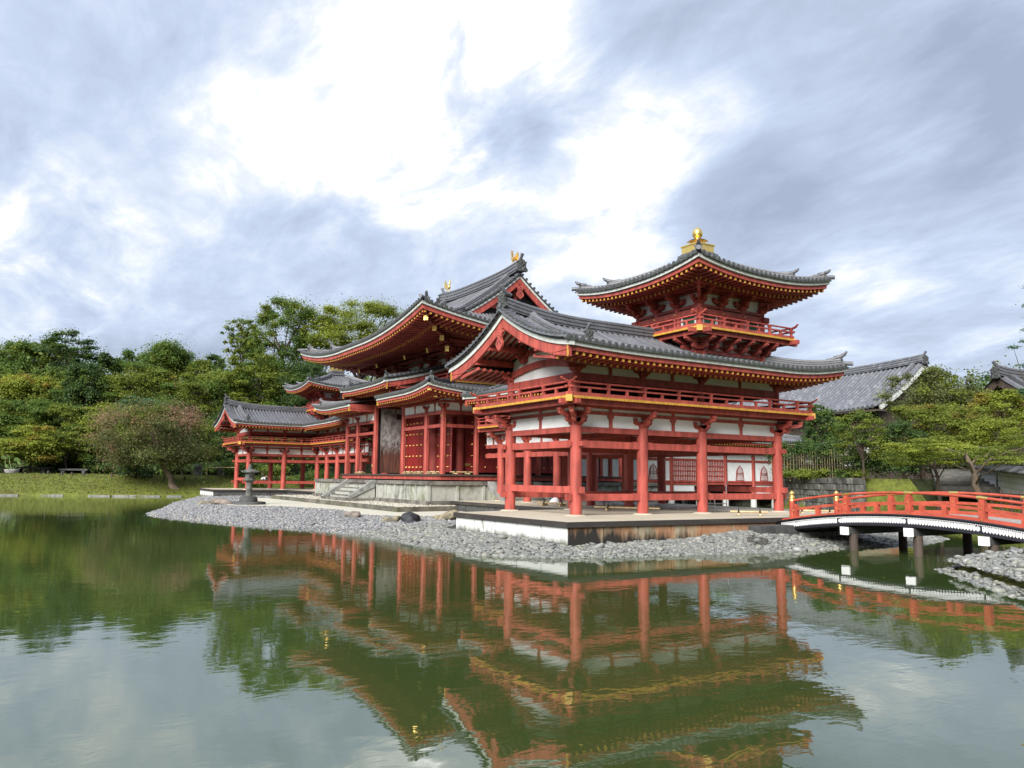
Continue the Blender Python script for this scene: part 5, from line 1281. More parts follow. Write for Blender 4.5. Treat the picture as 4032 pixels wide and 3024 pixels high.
def pebbles(name, n, zone, zf_, size, matstops, seed, hi=False, label=None, keepd=None):
    rg_ = np.random.default_rng(seed); zx = [p[0] for p in zone]; zy = [p[1] for p in zone]; P = np.zeros((0, 2))
    while len(P) < n:
        c = np.stack([rg_.uniform(min(zx), max(zx), n*2), rg_.uniform(min(zy), max(zy), n*2)], 1); ok = sdf(c, zone)[0] > 0
        if keepd is not None: ok &= keepd(c)
        P = np.vstack([P, c[ok]])
    P = P[:n]; z0 = zf_(P)
    segs, rings = (8, 4) if hi else (6, 3); U = []
    U.append((0, 0, 1))
    for r_ in range(1, rings):
        a = math.pi*r_/rings
        for k in range(segs): b = 2*math.pi*(k+.5*(r_ % 2))/segs; U.append((math.sin(a)*math.cos(b), math.sin(a)*math.sin(b), math.cos(a)))
    U.append((0, 0, -1)); U = np.array(U); nv = len(U); F = []
    for k in range(segs): F.append((0, 1+k, 1+(k+1) % segs))
    for r_ in range(rings-2):
        for k in range(segs):
            a0 = 1+r_*segs; b0 = a0+segs; F += [(a0+k, b0+k, b0+(k+1) % segs), (a0+k, b0+(k+1) % segs, a0+(k+1) % segs)]
    for k in range(segs): F.append((nv-1, nv-1-segs+(k+1) % segs, nv-1-segs+k))
    F = np.array(F)
    s_ = size*rg_.lognormal(0, .30, n); R3 = np.stack([s_*rg_.uniform(.8, 1.35, n), s_*rg_.uniform(.6, .95, n), s_*rg_.uniform(.28, .5, n)], 1)
    V = U[None]*R3[:, None]*(1+rg_.uniform(-.075, .075, (n, nv, 1))); th = rg_.uniform(0, 2*math.pi, n); tl = rg_.normal(0, .22, n); t2 = rg_.normal(0, .22, n)
    ca, sa = np.cos(tl)[:, None], np.sin(tl)[:, None]; y_, z_ = V[..., 1]*ca-V[..., 2]*sa, V[..., 1]*sa+V[..., 2]*ca
    cb, sb2 = np.cos(t2)[:, None], np.sin(t2)[:, None]; x_, z_ = V[..., 0]*cb+z_*sb2, -V[..., 0]*sb2+z_*cb
    c_, s2 = np.cos(th)[:, None], np.sin(th)[:, None]; X = x_*c_-y_*s2; Y = x_*s2+y_*c_
    VV = np.stack([X+P[:, :1], Y+P[:, 1:], z_+z0[:, None]+(R3[:, 2]*rg_.uniform(.2, 1.1, n))[:, None]], 2).reshape(-1, 3); FF = (F[None]+(np.arange(n)*nv)[:, None, None]).reshape(-1, 3)
    me = bpy.data.meshes.new(name); me.vertices.add(len(VV)); me.vertices.foreach_set('co', VV.astype(np.float32).ravel()); me.loops.add(FF.size); me.loops.foreach_set('vertex_index', FF.astype(np.int32).ravel())
    me.polygons.add(len(FF)); me.polygons.foreach_set('loop_start', np.arange(0, FF.size, 3, dtype=np.int32)); me.polygons.foreach_set('use_smooth', np.ones(len(FF), bool)); me.update(); me.validate()
    if matstops not in MATS:
        m, t, bs = newmat(matstops); g = mnode(t, 'ShaderNodeNewGeometry'); c = ramp_of(t, g.outputs['Random Per Island'], PEBC[matstops]); nn = tex_noise(t, 22, 4, .6)
        c = mixc(t, .3, c, ramp_of(t, nn, ((.3, (.12, .12, .11)), (.7, (.5, .5, .48))))); t.links.new(c, bs.inputs['Base Color']); bs.inputs['Roughness'].default_value = .6
    me.materials.append(MATS[matstops]); o = bpy.data.objects.new(name, me); COL.objects.link(o); return tag(o, kind='stuff')
PEBC = {'blue_grey_pebble': ((0, (.07, .073, .085)), (.3, (.105, .11, .125)), (.55, (.16, .165, .18)), (.75, (.235, .235, .24)), (.88, (.36, .35, .34)), (.95, (.30, .25, .21)), (1, (.42, .36, .28))),
        'river_cobble': ((0, (.07, .075, .07)), (.3, (.095, .10, .088)), (.55, (.14, .145, .13)), (.78, (.205, .21, .185)), (.92, (.20, .20, .135)), (1, (.34, .33, .31))),
        'cream_gravel': ((0, (.30, .25, .17)), (.4, (.50, .45, .34)), (.8, (.64, .60, .50)), (1, (.36, .33, .28)))}
islz = lambda P: island_h(P)[0]
notsand = lambda P: (sdf(P, SANDP)[0] < .12) & (sdf(P, TERR)[0] < 0) & (sdf(P, PLAT)[0] < -.05) & (island_h(P)[1] > -.30)
LEFTZ = [(-28, -12.6), (-22, -14.2), (-16, -15.6), (-5, -18.1), (0, -19.4), (2.6, -19.8), (6, -19), (10, -18), (14.5, -15.9), (18.2, -15.2), (18.2, -9.1), (13, -9), (8, -11), (0, -11), (-12, -9), (-18, -8), (-20, -10.5), (-26.6, -11.8)]
pebbles('pebbles', 80000, LEFTZ, islz, .043, 'blue_grey_pebble', 1, keepd=notsand)
NEARZ = [(17.8, -15.2), (23, -15.1), (26.2, -15), (28, -13.7), (28.4, -11.6), (28.9, -7.3), (29.3, -5), (29, -3), (29.3, -1), (28.9, 1.6), (28.0, 4), (26.4, 4), (26.4, -11.9), (19.6, -12.2), (17.8, -9.4)]
pebbles('cobbles', 17000, NEARZ, islz, .058, 'river_cobble', 2, True, keepd=notsand)
heap = [(26.5, -8.6), (28.0, -8.6), (28.7, -6.5), (28.9, -4.2), (28.4, -2.2), (27.0, -2.4), (27.2, -5.5), (26.6, -5.5)]
pebbles('cobbles', 4200, heap, lambda P: islz(P)+.22*np.clip(1-np.hypot(P[:, 0]-27.0, (P[:, 1]+5.6)*.62)/1.5, 0, 1), .060, 'river_cobble', 5, True)
kid = lambda P: (np.abs(P[:, 0]) > KX-.05) | (np.abs(P[:, 1]) > KY-.05)
pebbles('gravel', 17000, [(-11.5, -9.45), (9.95, -9.45), (9.5, -6.9), (9.4, -5.6), (-11.5, -5.6)], lambda P: np.full(len(P), -.245), .038, 'cream_gravel', 3, keepd=lambda P: kid(P) & ~((np.abs(P[:, 0]) < 2.25) & (P[:, 1] > -9.2)))
RZ = [(33.0, -6.4), (36, -9.3), (40, -11.2), (44, -11.5), (42, -4), (36.5, -2.6), (34.4, -3.6), (33.2, -4.6)]
rz = lambda P: np.maximum(land_h(P)[0]+.02, -.84)
pebbles('cobbles', 16000, RZ, rz, .058, 'river_cobble', 4, True)
lg = MB(); lg.box((26.75, -5.4, -1.0), (27.25, -2.2, -.20), STONED); tag(lg.build('stone_ledge', None, (27, -3.8, -1)), 'dark stone ledge below the bridge end beside the platform', 'ledge')
# boulders
def boulder(x, y, z0, rx, ry, rz_, mat, seed, label):
    m = MB(); m.blob((x, y, z0+rz_*.25), rx, ry, rz_, mat, seed, .62, 4, -.8); o = m.build('boulder', None, (x, y, z0)); return tag(o, label, 'boulder', 'boulders on the pebble shore')
ROCKB = simple('black_boulder', (.035, .036, .040), .7, .5, 5, bump=.6); ROCKR = stained('ruddy_boulder', (.30, .24, .20), (.10, .085, .07), .42, .6, 2.2, 3); ROCKM = stained('mossy_boulder', (.30, .25, .16), (.06, .055, .04), .45, .6, 3, 3)
ROCKM2 = stained('dark_mossy_boulder', (.075, .07, .055), (.03, .03, .026), .42, .6, 4, 4)
boulder(16.5, -11.75, -.62, .60, .42, .27, ROCKB, 4, 'smooth black boulder on the pebbles left of the near platform')
boulder(15.55, -12.2, -.60, .52, .32, .26, ROCKM, 8, 'tan speckled boulder touching the left of the black boulder')
boulder(16.2, -10.2, -.55, .75, .35, .24, ROCKM, 12, 'low brown boulder just behind the black boulder')
boulder(12.4, -12.6, -.60, .62, .36, .20, ROCKR, 15, 'flat reddish rock where the sand meets the pebbles')
boulder(-3.0, -14.6, -.66, 1.0, .5, .36, ROCKR, 21, 'long brown rock to the left of the stone lantern')
boulder(-4.5, -15.3, -.66, .6, .35, .24, ROCKM, 23, 'small brown rock at the left end of the long rock')
boulder(27.75, -6.2, -.66, .40, .26, .20, ROCKM2, 37, 'dark rough rock among cobbles below the stained platform wall')
# stone lantern
ZS = .84
LANT = simple('lichen_stone', (.13, .13, .12), .85, .55, 6, bump=.3)
ln = thing('stone_lantern', (-1.2, -13.6, -.48), 'dark grey stone lantern standing on a black slab at the pebble shore', 'lantern')
lx, ly, lz = -1.2, -13.6, -.48
m = MB(); m.lathe((lx, ly, lz+ZS*(-.1)), [(r_*.95, z_*ZS) for r_, z_ in [(1.0, 0), (1.0, .28), (.96, .30)]], 6, STONED); m.build('base_slab', ln)
m = MB(); m.lathe((lx, ly, lz+ZS*(+.20)), [(r_*.95, z_*ZS) for r_, z_ in [(.52, 0), (.53, .12), (.50, .16), (.50, .22), (.46, .32), (.30, .36), (.22, .38)]], 12, STONED); m.build('pedestal', ln)
m = MB(); m.lathe((lx, ly, lz+ZS*(+.56)), [(r_*.95, z_*ZS) for r_, z_ in [(.20, 0), (.185, .04), (.175, .45), (.19, .48), (.175, .52), (.175, .92)]], 16, LANT); m.build('shaft', ln)
m = MB(); m.lathe((lx, ly, lz+ZS*(+1.46)), [(r_*.95, z_*ZS) for r_, z_ in [(.19, 0), (.36, .10), (.38, .16), (.38, .20), (.30, .21)]], 6, LANT); m.build('platform', ln)
m = MB(); m.lathe((lx, ly, lz+ZS*(+1.67)), [(r_*.95, z_*ZS) for r_, z_ in [(.27, 0), (.27, .40)]], 6, LANT); o = m.build('light_chamber', ln)
w_ = MB(); dv = (Vector((CAM.x, CAM.y, 0))-V3(lx, ly, 0)).normalized(); w_.cbox(V3(lx, ly, lz+ZS*1.88)+dv*.262, (.09, .06, .09), DARK, dv); w_.build('window', o)
m = MB(); m.lathe((lx, ly, lz+ZS*(+2.07)), [(r_*.95, z_*ZS) for r_, z_ in [(.24, 0), (.46, .02), (.47, .06), (.34, .15), (.20, .24), (.12, .27)]], 6, LANT)
for k in range(6):
    a = math.pi/3*k; d = V3(math.cos(a), math.sin(a), 0); m.tube([V3(lx, ly, lz+ZS*2.27)+d*.2, V3(lx, ly, lz+ZS*2.16)+d*.40, V3(lx, ly, lz+ZS*2.19)+d*.50], [.03, .035, .03], 6, LANT)
m.build('cap', ln)
m = MB(); m.lathe((lx, ly, lz+ZS*(+2.33)), [(r_*.95, z_*ZS) for r_, z_ in [(.10, 0), (.13, .03), (.10, .07), (.07, .09), (.12, .14), (.12, .19), (.06, .26), (.01, .30)]], 12, LANT); m.build('finial', ln)

# ------------------------------------------------------------------ red arched bridge
br = thing('arched_bridge', (30.8, -2.6, -.8), 'red arched footbridge with gold topped posts and white fringed black side', 'bridge')
BX, BY0, BY1 = 30.8, -3.62, -1.42
zc = lambda x: .265-.0225*(x-BX)**2
bxs = [26.62+(35.0-26.62)*i/28 for i in range(29)]
VERM = simple('bright_bridge_red', (.47, .085, .048), .5, .35, 4, spec=.4)
def arc_bar(mb, y, dz, w, h, mat, x0=26.62, x1=35.0): mb.sweep([(x, y, zc(x)+dz) for x in [x0+(x1-x0)*i/28 for i in range(29)]], [(-w/2, -h/2), (w/2, -h/2), (w/2, h/2), (-w/2, h/2)], mat, (0, 1, 0))
m = MB(); arc_bar(m, (BY0+BY1)/2, -.04, BY1-BY0+.30, .08, PATH); m.build('deck', br)
for y, sg in ((BY0, -1), (BY1, 1)):
    m = MB(); arc_bar(m, y+sg*.25, -.150, .08, .30, BLACK); arc_bar(m, y+sg*.27, .01, .16, .035, BLACK); f_ = m.build('fascia', br)
    q = MB(); yy = y+sg*.2905
    n_ = round((34.9-26.75)/.0435); sw = [27.33, 28.86, 30.80, 32.73, 34.3]
    for i in range(n_):
        x = 26.75+.0435*(i+.5); s_ = -.0450*(x-BX); q.cyl((x, yy-sg*.004, zc(x)-.058), (x, yy+sg*.004, zc(x)-.058), .0175, .0175, 8, WHITE)
    n_ = round((34.9-26.75)/.077)
    for i in range(n_):
        x = 26.75+.077*(i+.5)
        if min(abs(x-s_) for s_ in sw) < .072: continue
        z0 = zc(x)-.085
        poly = [(-.032, 0), (.032, 0), (.032, -.105), (0, -.145), (-.032, -.105)]
        q.prism(poly, (x, yy-.003*sg, z0), (1, 0, 0), (0, 0, 1), (0, sg, 0), .006, WHITE)
        q.prism([(-.006, -.008), (.006, -.008), (.004, -.095), (-.004, -.095)], (x, yy+.0035*sg, z0), (1, 0, 0), (0, 0, 1), (0, sg, 0), .002, BLACK)
    for s_ in sw:
        c = V3(s_, yy, zc(s_)-.155); q.cyl(c-V3(0, .004*sg, 0), c+V3(0, .004*sg, 0), .060, .060, 20, WHITE)
        for k in range(3):
            A = []; B = []
            for j in range(9):
                a = k*2*math.pi/3+j*.30; r_ = .012+.0052*j; w2 = .0055
                A.append(c+V3((r_-w2)*math.cos(a), .0055*sg, (r_-w2)*math.sin(a))); B.append(c+V3((r_+w2)*math.cos(a), .0055*sg, (r_+w2)*math.sin(a)))
            q.strip(A, B, BLACK); q.strip(B, A, BLACK)
    q.build('painted_fringe', f_)
    m = MB(); arc_bar(m, y, .045, .17, .09, VERM); m.build('base_rail', br)
    m = MB(); arc_bar(m, y, .315, .075, .075, VERM, 26.95, 34.65); m.build('middle_rail', br)
    m = MB(); m.tube([(x, y, zc(x)+.60) for x in [26.97+(34.65-26.97)*i/28 for i in range(29)]], .038, 10, VERM)
    m.build('top_rail', br)
    for x in (28.88, 30.8, 32.73):
        m = MB(); m.cbox((x, y, zc(x)+.27), (.155, .165, .44), VERM); m.cbox((x, y, zc(x)+.525), (.125, .13, .08), VERM); o = m.build('rail_post', br)
        g = MB()
        for dz in (.335, .05):
            for s2 in (-1, 1): g.blob((x, y+s2*.09, zc(x)+dz), .026, .026, .026, GOLD, 1, 0, 1, -2)
        g.sweep([(x-.13, y, zc(x-.13)+.60), (x, y, zc(x)+.602), (x+.13, y, zc(x+.13)+.60)], [(.041*math.cos(a*math.pi/4), .041*math.sin(a*math.pi/4)) for a in range(8)], GOLD, (0, 1, 0)); g.build('gilt_fitting', o)
    for x in (27.9, 29.84, 31.77, 33.7):
        m = MB(); m.cbox((x, y, zc(x)+.185), (.125, .12, .20), VERM); m.build('rail_strut', br)
    for x in (26.95, 34.65):
        m = MB(); m.cyl((x, y, zc(x)-.05), (x, y, zc(x)+.60), .083, .083, 16, VERM); o = m.build('end_post', br)
        s3 = 1 if x < BX else -1
        m2 = MB(); m2.cbox((x+s3*.17, y, zc(x)+.24), (.11, .12, .38), VERM); m2.cbox((x+s3*.16, y, zc(x)+.46), (.09, .10, .08), VERM); m2.build('bracket_post', o)
        g = MB(); g.lathe((x, y, zc(x)+.59), [(.092, 0), (.095, .02), (.090, .03), (.090, .10), (.094, .115), (.088, .13), (.075, .155), (.045, .175), (.045, .195), (.075, .215), (.088, .245), (.082, .28), (.05, .305), (.02, .325), (.004, .345)], 20, GOLD)
        for s2 in (-1, 1): g.blob((x+s3*.12, y+s2*.075, zc(x)+.315), .024, .024, .024, GOLD, 1, 0, 1, -2)
        g.build('gold_finial', o)
for x in (28.93, 30.86, 32.79):
    for y in (BY0-.10, BY1+.10):
        m = MB(); m.cyl((x+.20, y, -2.0), (x+.20, y, zc(x)-.53), .125, .12, 14, WOODGREY); m.build('pile', br)
    m = MB(); m.box((x-.01+.03, BY0-.40, zc(x)-.535), (x+.24, BY1+.40, zc(x)-.335), STONED); o = m.build('cross_beam', br)
    for y in (BY0-.40, BY1+.40):
        c = MB(); c.box((x, y-.02, zc(x)-.545), (x+.26, y+.02, zc(x)-.325), WHITE); c.build('white_cap', o)
for y in (BY0+.1, (BY0+BY1)/2, BY1-.1):
    m = MB(); arc_bar(m, y, -.21, .2, .25, STONED); m.build('girder', br)
ab = MB(); ab.box((26.75, -3.7, -1.2), (27.35, -1.3, -.42), STONE); ab.build('abutment', br)
ab = MB(); ab.box((34.3, -3.7, -1.2), (35.2, -1.3, -.42), STONE); ab.build('abutment', br)

# ------------------------------------------------------------------ bamboo barriers and small things on the platform
def barrier(p, q, z0, label):
    p = V3(p[0], p[1], z0); q = V3(q[0], q[1], z0); d = (q-p).normalized(); n_ = V3(-d.y, d.x, 0); t = thing('bamboo_barrier', (p+q)/2, label, 'barrier', 'bamboo pole barriers')
    m = MB(); L_ = (q-p).length; m.tube([p+d*(L_*k/8)+V3(0, 0, .12+.004*(k % 2)) for k in range(9)], .035, 10, BAMBOO); m.build('pole', t)
    for f in (.22, .78):
        c = p+d*(L_*f); m = MB(); m.cyl(c-n_*.22+V3(0, 0, .045), c+n_*.22+V3(0, 0, .045), .04, .04, 10, BAMBOO); o = m.build('rest', t)
        k = MB(); k.cbox(c+V3(0, 0, .09), (.06, .10, .15), IRON, d)
        k.tube([c+V3(0, 0, .15), c+V3(0, 0, .22)+n_*.02, c+V3(0, 0, .30)+n_*.06], [.014, .012, .006], 5, IRON); k.tube([c+V3(0, 0, .15), c+V3(0, 0, .22)-n_*.03, c+V3(0, 0, .26)-n_*.08], [.014, .012, .006], 5, IRON); k.build('twine_knot', o)
barrier((24.85, -4.1), (25.75, -3.3), 0, 'bamboo pole tied across two rests before the third near column')
barrier((24.8, -1.0), (26.0, .1), 0, 'bamboo pole lying between the corner column and the bridge')
barrier((20.2, -6.2), (22.3, -4.9), 0, 'bamboo pole lying behind the front row of near columns')
barrier((15.5, -5.6), (17.0, -5.0), 0, 'bamboo pole on the ledge left of the near columns')
for i, (a, b, l_) in enumerate(((-4.9, -3.9, 'short bamboo pole on the hall floor left of the painted door'), (2.5, 3.7, 'short bamboo pole at the front edge right of the painted door'), (3.95, 5.0, 'bamboo pole before the second porch post from the corner'), (5.5, 6.9, 'bamboo pole beside the hall corner post'))):
    barrier((a, -6.0), (b, -6.0), 1.287, l_)
barrier((7.2, -5.5), (7.2, -4.2), 1.287, 'bamboo pole along the right hand edge of the hall floor')
st = thing('metal_step', (22.6, -2.4, 0), 'grey steel step frame standing under the near pavilion', 'step frame')
m = MB()
for x in (22.2, 23.0):
    for y in (-2.9, -2.3): m.cyl((x, y, 0), (x, y, .48), .02, .02, 8, STEEL)
for zz_ in (.12, .30, .46):
    for y in (-2.9, -2.3): m.cyl((22.2, y, zz_), (23.0, y, zz_), .016, .016, 8, STEEL)
    for x in (22.2, 23.0): m.cyl((x, -2.9, zz_), (x, -2.3, zz_), .016, .016, 8, STEEL)
m.build('frame', st)
m = MB(); m.box((22.2, -2.92, .455), (23.0, -2.28, .475), STEEL); m.build('tread', st)
m = MB(); m.tube([(23.0, -2.3, .46), (23.0, -2.3, 1.0), (23.02, -2.3, 1.06), (23.06, -2.3, 1.08), (23.10, -2.3, 1.04)], .016, 8, STEEL); m.build('hook_handle', st)
m = MB(); m.beam((16.5, -3.2, .17), (21.0, -2.4, .17), .7, .05, STEEL)
for k in range(9): p = V3(16.7, -3.5, 0).lerp(V3(20.9, -2.7, 0), k/8); m.cbox(p+V3(0, 0, .075), (.05, .05, .15), STEEL)
tag(m.build('metal_ramp', None, (18.7, -2.8, 0)), 'low grey metal walkway across the pavilion floor', 'ramp')
m = MB(); m.blob((14.9, -4.3, .12), .26, .2, .17, WHITE, 5, .3, 3, -.7); tag(m.build('white_sack', None, (14.9, -4.3, 0)), 'small white sack slumped by a rear column', 'sack')

rg_ = np.random.default_rng(77); FLP = np.stack([rg_.uniform(-30, 42, 400), rg_.uniform(-40, -2, 400)], 1); FLP = FLP[(sdf(FLP, SHORE)[0] < -.4) & (sdf(FLP, MAIN)[0] < -.4)][:170]
fm_ = MB()
for (x, y) in FLP:
    r_ = rg_.uniform(.018, .05); t_ = rg_.uniform(0, 6.28); u_ = V3(math.cos(t_), math.sin(t_), 0); v_ = V3(-u_.y, u_.x, 0)*.55; c = V3(x, y, ZW+.004)
    fm_.add([c-u_*r_, c+v_*r_, c+u_*r_, c-v_*r_], [(0, 3, 2, 1)], LEAF['amber'] if rg_.random() < .6 else LEAF['lime'])
tag(fm_.build('floating_leaves'), kind='stuff')
# ------------------------------------------------------------------ trees and plants
def z_of(px, py, D):
    d = pix_dir(px, py); return CAM.z+d.z*D/math.hypot(d.x, d.y)
def leaf_mesh(name, C, Rr, n_per, size, mats, weights, seed, up=.55, parent=None, loc=(0, 0, 0), shell=.55):
    """Leaf-sized faces filling clumps: C centres (k,3), Rr radii (k,3)."""
    rg_ = np.random.default_rng(seed); k = len(C); C = np.repeat(C, n_per, 0); Rr = np.repeat(Rr, n_per, 0); n = len(C)
    u = rg_.normal(0, 1, (n, 3)); u /= np.linalg.norm(u, axis=1)[:, None]; u[:, 2] = np.where(rg_.random(n) < .6, np.abs(u[:, 2]), u[:, 2])
    rad = rg_.random(n)**shell; g_ = rg_.random(n) < .38; rad = np.where(g_, np.abs(rg_.normal(0, .78, n)), rad*.92); P = C+u*rad[:, None]*Rr
    nn = u*.5+rg_.normal(0, .42, (n, 3)); nn[:, 2] += up; nn /= np.linalg.norm(nn, axis=1)[:, None]
    t = np.cross(nn, rg_.normal(0, 1, (n, 3))); t /= np.linalg.norm(t, axis=1)[:, None]; b = np.cross(nn, t)
    s_ = size*rg_.uniform(.6, 1.3, n)[:, None]; w_ = s_*rg_.uniform(.45, .75, n)[:, None]
    V = np.stack([P-t*s_*.5, P+b*w_*.5+t*s_*.05, P+t*s_*.5-nn*s_*.12, P-b*w_*.5+t*s_*.05], 1).reshape(-1, 3)-np.array(loc)
    me = bpy.data.meshes.new(name); me.vertices.add(4*n); me.vertices.foreach_set('co', V.astype(np.float32).ravel()); me.loops.add(4*n); me.loops.foreach_set('vertex_index', np.arange(4*n, dtype=np.int32))
    me.polygons.add(n); me.polygons.foreach_set('loop_start', np.arange(0, 4*n, 4, dtype=np.int32))
    for m in mats: me.materials.append(m)
    clw = rg_.random(k); base = np.searchsorted(np.cumsum(weights)/np.sum(weights), clw); mi = np.repeat(base, n_per)
    me.polygons.foreach_set('material_index', np.clip(mi, 0, len(mats)-1).astype(np.int32)); me.update()
    o = bpy.data.objects.new(name, me); COL.objects.link(o)
    if parent: o.parent = parent
    return o
LS = {'dark': ('dark', 'mid'), 'mid': ('mid', 'olive'), 'olive': ('olive', 'mid'), 'lime': ('lime', 'olive'), 'amber': ('lime', 'amber'), 'rust': ('olive', 'rust'), 'blue': ('blue', 'blue'), 'grey': ('grey', 'olive')}
def tree(x, y, zt, zb, hw, D, style, leaf, label, cat='tree', name=None, group=None, trunkmat=None, lean=(0, 0), extra=None, dens=1.0):
    g = gz(x, y)-.1 if gz(x, y) > -.9 else -.3
    seed = int(abs(x*31+y*17+zt*7))+11; rnd = random.Random(seed); rg_ = np.random.default_rng(seed)
    t = thing(name or {'pine': 'pine_tree', 'bamboo': 'bamboo_clump', 'layer': 'maple_tree', 'spray': 'cherry_tree'}.get(style, 'tree'), (x, y, g), label, cat, group)
    cz, ch = (zt+zb)/2, (zt-zb)/2; tx, ty = x+lean[0], y+lean[1]
    C = []; Rr = []
    if style == 'layer':
        for k in range(int(72*dens)):
            h = rnd.uniform(-.95, .95); rr = math.sqrt(max(.05, 1-h*h*.85 if h > 0 else 1-h*h*.35))*math.sqrt(rnd.uniform(.08, 1)); a = rnd.uniform(0, 6.283)
            r_ = hw*min(.42, max(.09, rnd.lognormvariate(-1.52, .42))); C.append((tx+hw*.82*rr*math.cos(a), ty+hw*.82*rr*math.sin(a), cz+ch*.9*h-rr*ch*.12)); Rr.append((r_, r_, r_*rnd.uniform(.32, .60)))
    elif style == 'spray':
        for k in range(int(58*dens)):
            h = rnd.uniform(-.9, .95); a = rnd.uniform(0, 6.283); rr = math.sqrt(rnd.uniform(.03, 1)); r_ = hw*rnd.uniform(.12, .24)
            C.append((tx+hw*.88*rr*math.cos(a), ty+hw*.88*rr*math.sin(a), cz+ch*(h*(1-.5*rr)+.25*math.sin(3*a)*rr))); Rr.append((r_, r_*.8, r_*rnd.uniform(.16, .28)))
    elif style == 'pine':
        for k in range(int(30*dens)):
            h = rnd.uniform(-.8, .85); a = rnd.uniform(0, 6.283); rr = math.sqrt(rnd.uniform(.05, 1))*(1-.35*abs(h)); r_ = hw*rnd.uniform(.22, .34)
            C.append((tx+hw*.78*rr*math.cos(a), ty+hw*.78*rr*math.sin(a), cz+ch*h)); Rr.append((r_, r_, r_*.36))
    elif style == 'bamboo':
        for k in range(int(46*dens)):
            a = rnd.uniform(0, 6.283); rr = math.sqrt(rnd.random()); h = rnd.uniform(-1, 1)*(1-.3*rr); r_ = hw*rnd.uniform(.10, .16)
            C.append((tx+hw*.9*rr*math.cos(a), ty+hw*.9*rr*math.sin(a), cz+ch*h*.95)); Rr.append((r_, r_, r_*1.7))
    else:
        nc = {'round': 84, 'open': 104, 'bush': 30, 'bush2': 95}.get(style, 50)
        for k in range(int(nc*dens)):
            h = rnd.uniform(-.92, 1); a = rnd.uniform(0, 6.283); rr = math.sqrt(max(.03, 1-h*h))*rnd.uniform(.45 if style != 'open' else .3, 1.0); wob = 1+.22*math.sin(2.3*a+seed)+.16*math.sin(5*h+3*a+seed)
            r_ = hw*(min(.36, max(.09, rnd.lognormvariate(-1.52, .38))) if style != 'open' else min(.30, max(.07, rnd.lognormvariate(-1.82, .40)))); C.append((tx+hw*.8*wob*rr*math.cos(a), ty+hw*.8*wob*rr*math.sin(a), cz+ch*.86*h)); Rr.append((r_, r_, min(r_*.8, ch*.6)))
    C = np.array(C); Rr = np.array(Rr); ls = max(.08, D*.0022)*(1.0 if style != 'bamboo' else 1.1)
    if style == 'pine': ls *= .85
    area = float(np.sum(Rr[:, 0]*(Rr[:, 0]+Rr[:, 2])))*6.0; n_per = int(min(700, max(40, (.95 if style == 'spray' else 1.55 if D > 62 else 1.2)*area/(ls*ls)/len(C))))
    a_, b_ = LS[leaf]
    mats = [LEAF[a_], LEAF[b_]]; wts = [.72, .28]
    if extra: mats.append(LEAF[extra[0]]); wts.append(extra[1])
    leaf_mesh('crown', C, Rr, n_per, ls, mats, wts, seed, parent=t, loc=(x, y, g), up=.75 if style in ('layer', 'pine', 'spray') else .45)
    if extra and len(extra) > 2:
        sel = [i for i in range(len(C)) if extra[2](C[i])]
        if sel: leaf_mesh('blossom', C[sel]+np.array([0, 0, .15]), Rr[sel]*.8, max(10, n_per//3), ls*.9, [LEAF[extra[0]], LEAF['salmon']], [.5, .5], seed+5, parent=t, loc=(x, y, g))
    m = MB(); tm_ = trunkmat or BARK; r0 = max(.08, min(.36, hw*.05)); top = V3(tx, ty, cz-ch*.2); b0 = V3(x, y, g-.2)
    pts = [b0.lerp(top, k/6)+V3(rnd.uniform(-.1, .1), rnd.uniform(-.1, .1), 0)*hw*.35*(k > 0) for k in range(7)]
    m.tube(pts, [r0*(1.25 if k == 0 else 1-.09*k) for k in range(7)], 9, tm_)
    for k in rnd.sample(range(len(C)), min(len(C), (16 if style not in ('bush', 'spray') else 8))):
        s0 = pts[rnd.choice((3, 4, 5, 6))]; e = Vector(C[k]); mid = s0.lerp(e, .5)+V3(rnd.uniform(-.2, .2), rnd.uniform(-.2, .2), rnd.uniform(-.05, .25))*hw*.3
        kk = .6 if style == 'spray' else 1; m.tube([s0, s0.lerp(mid, .5)+V3(0, 0, .05*hw), mid, mid.lerp(e, .55), e], [r0*.42*kk, r0*.36*kk, r0*.26*kk, r0*.17*kk, r0*.07*kk], 6, tm_)
    tr_ = m.build('trunk', t)
    return t
def tree_px(px, half, yt, yb, D, style, leaf, label, **kw):
    if px < 1500 and D <= 98: D = 92+(D-79)*.85; half *= 1.06; yb += 12
    p = at(px, D); return tree(p.x, p.y, z_of(px, yt, D), z_of(px, yb, D), half*D/FPX, D, style, leaf, label, **kw)
G1 = 'trees on the wooded hill'; G2 = 'garden trees along the far bank'
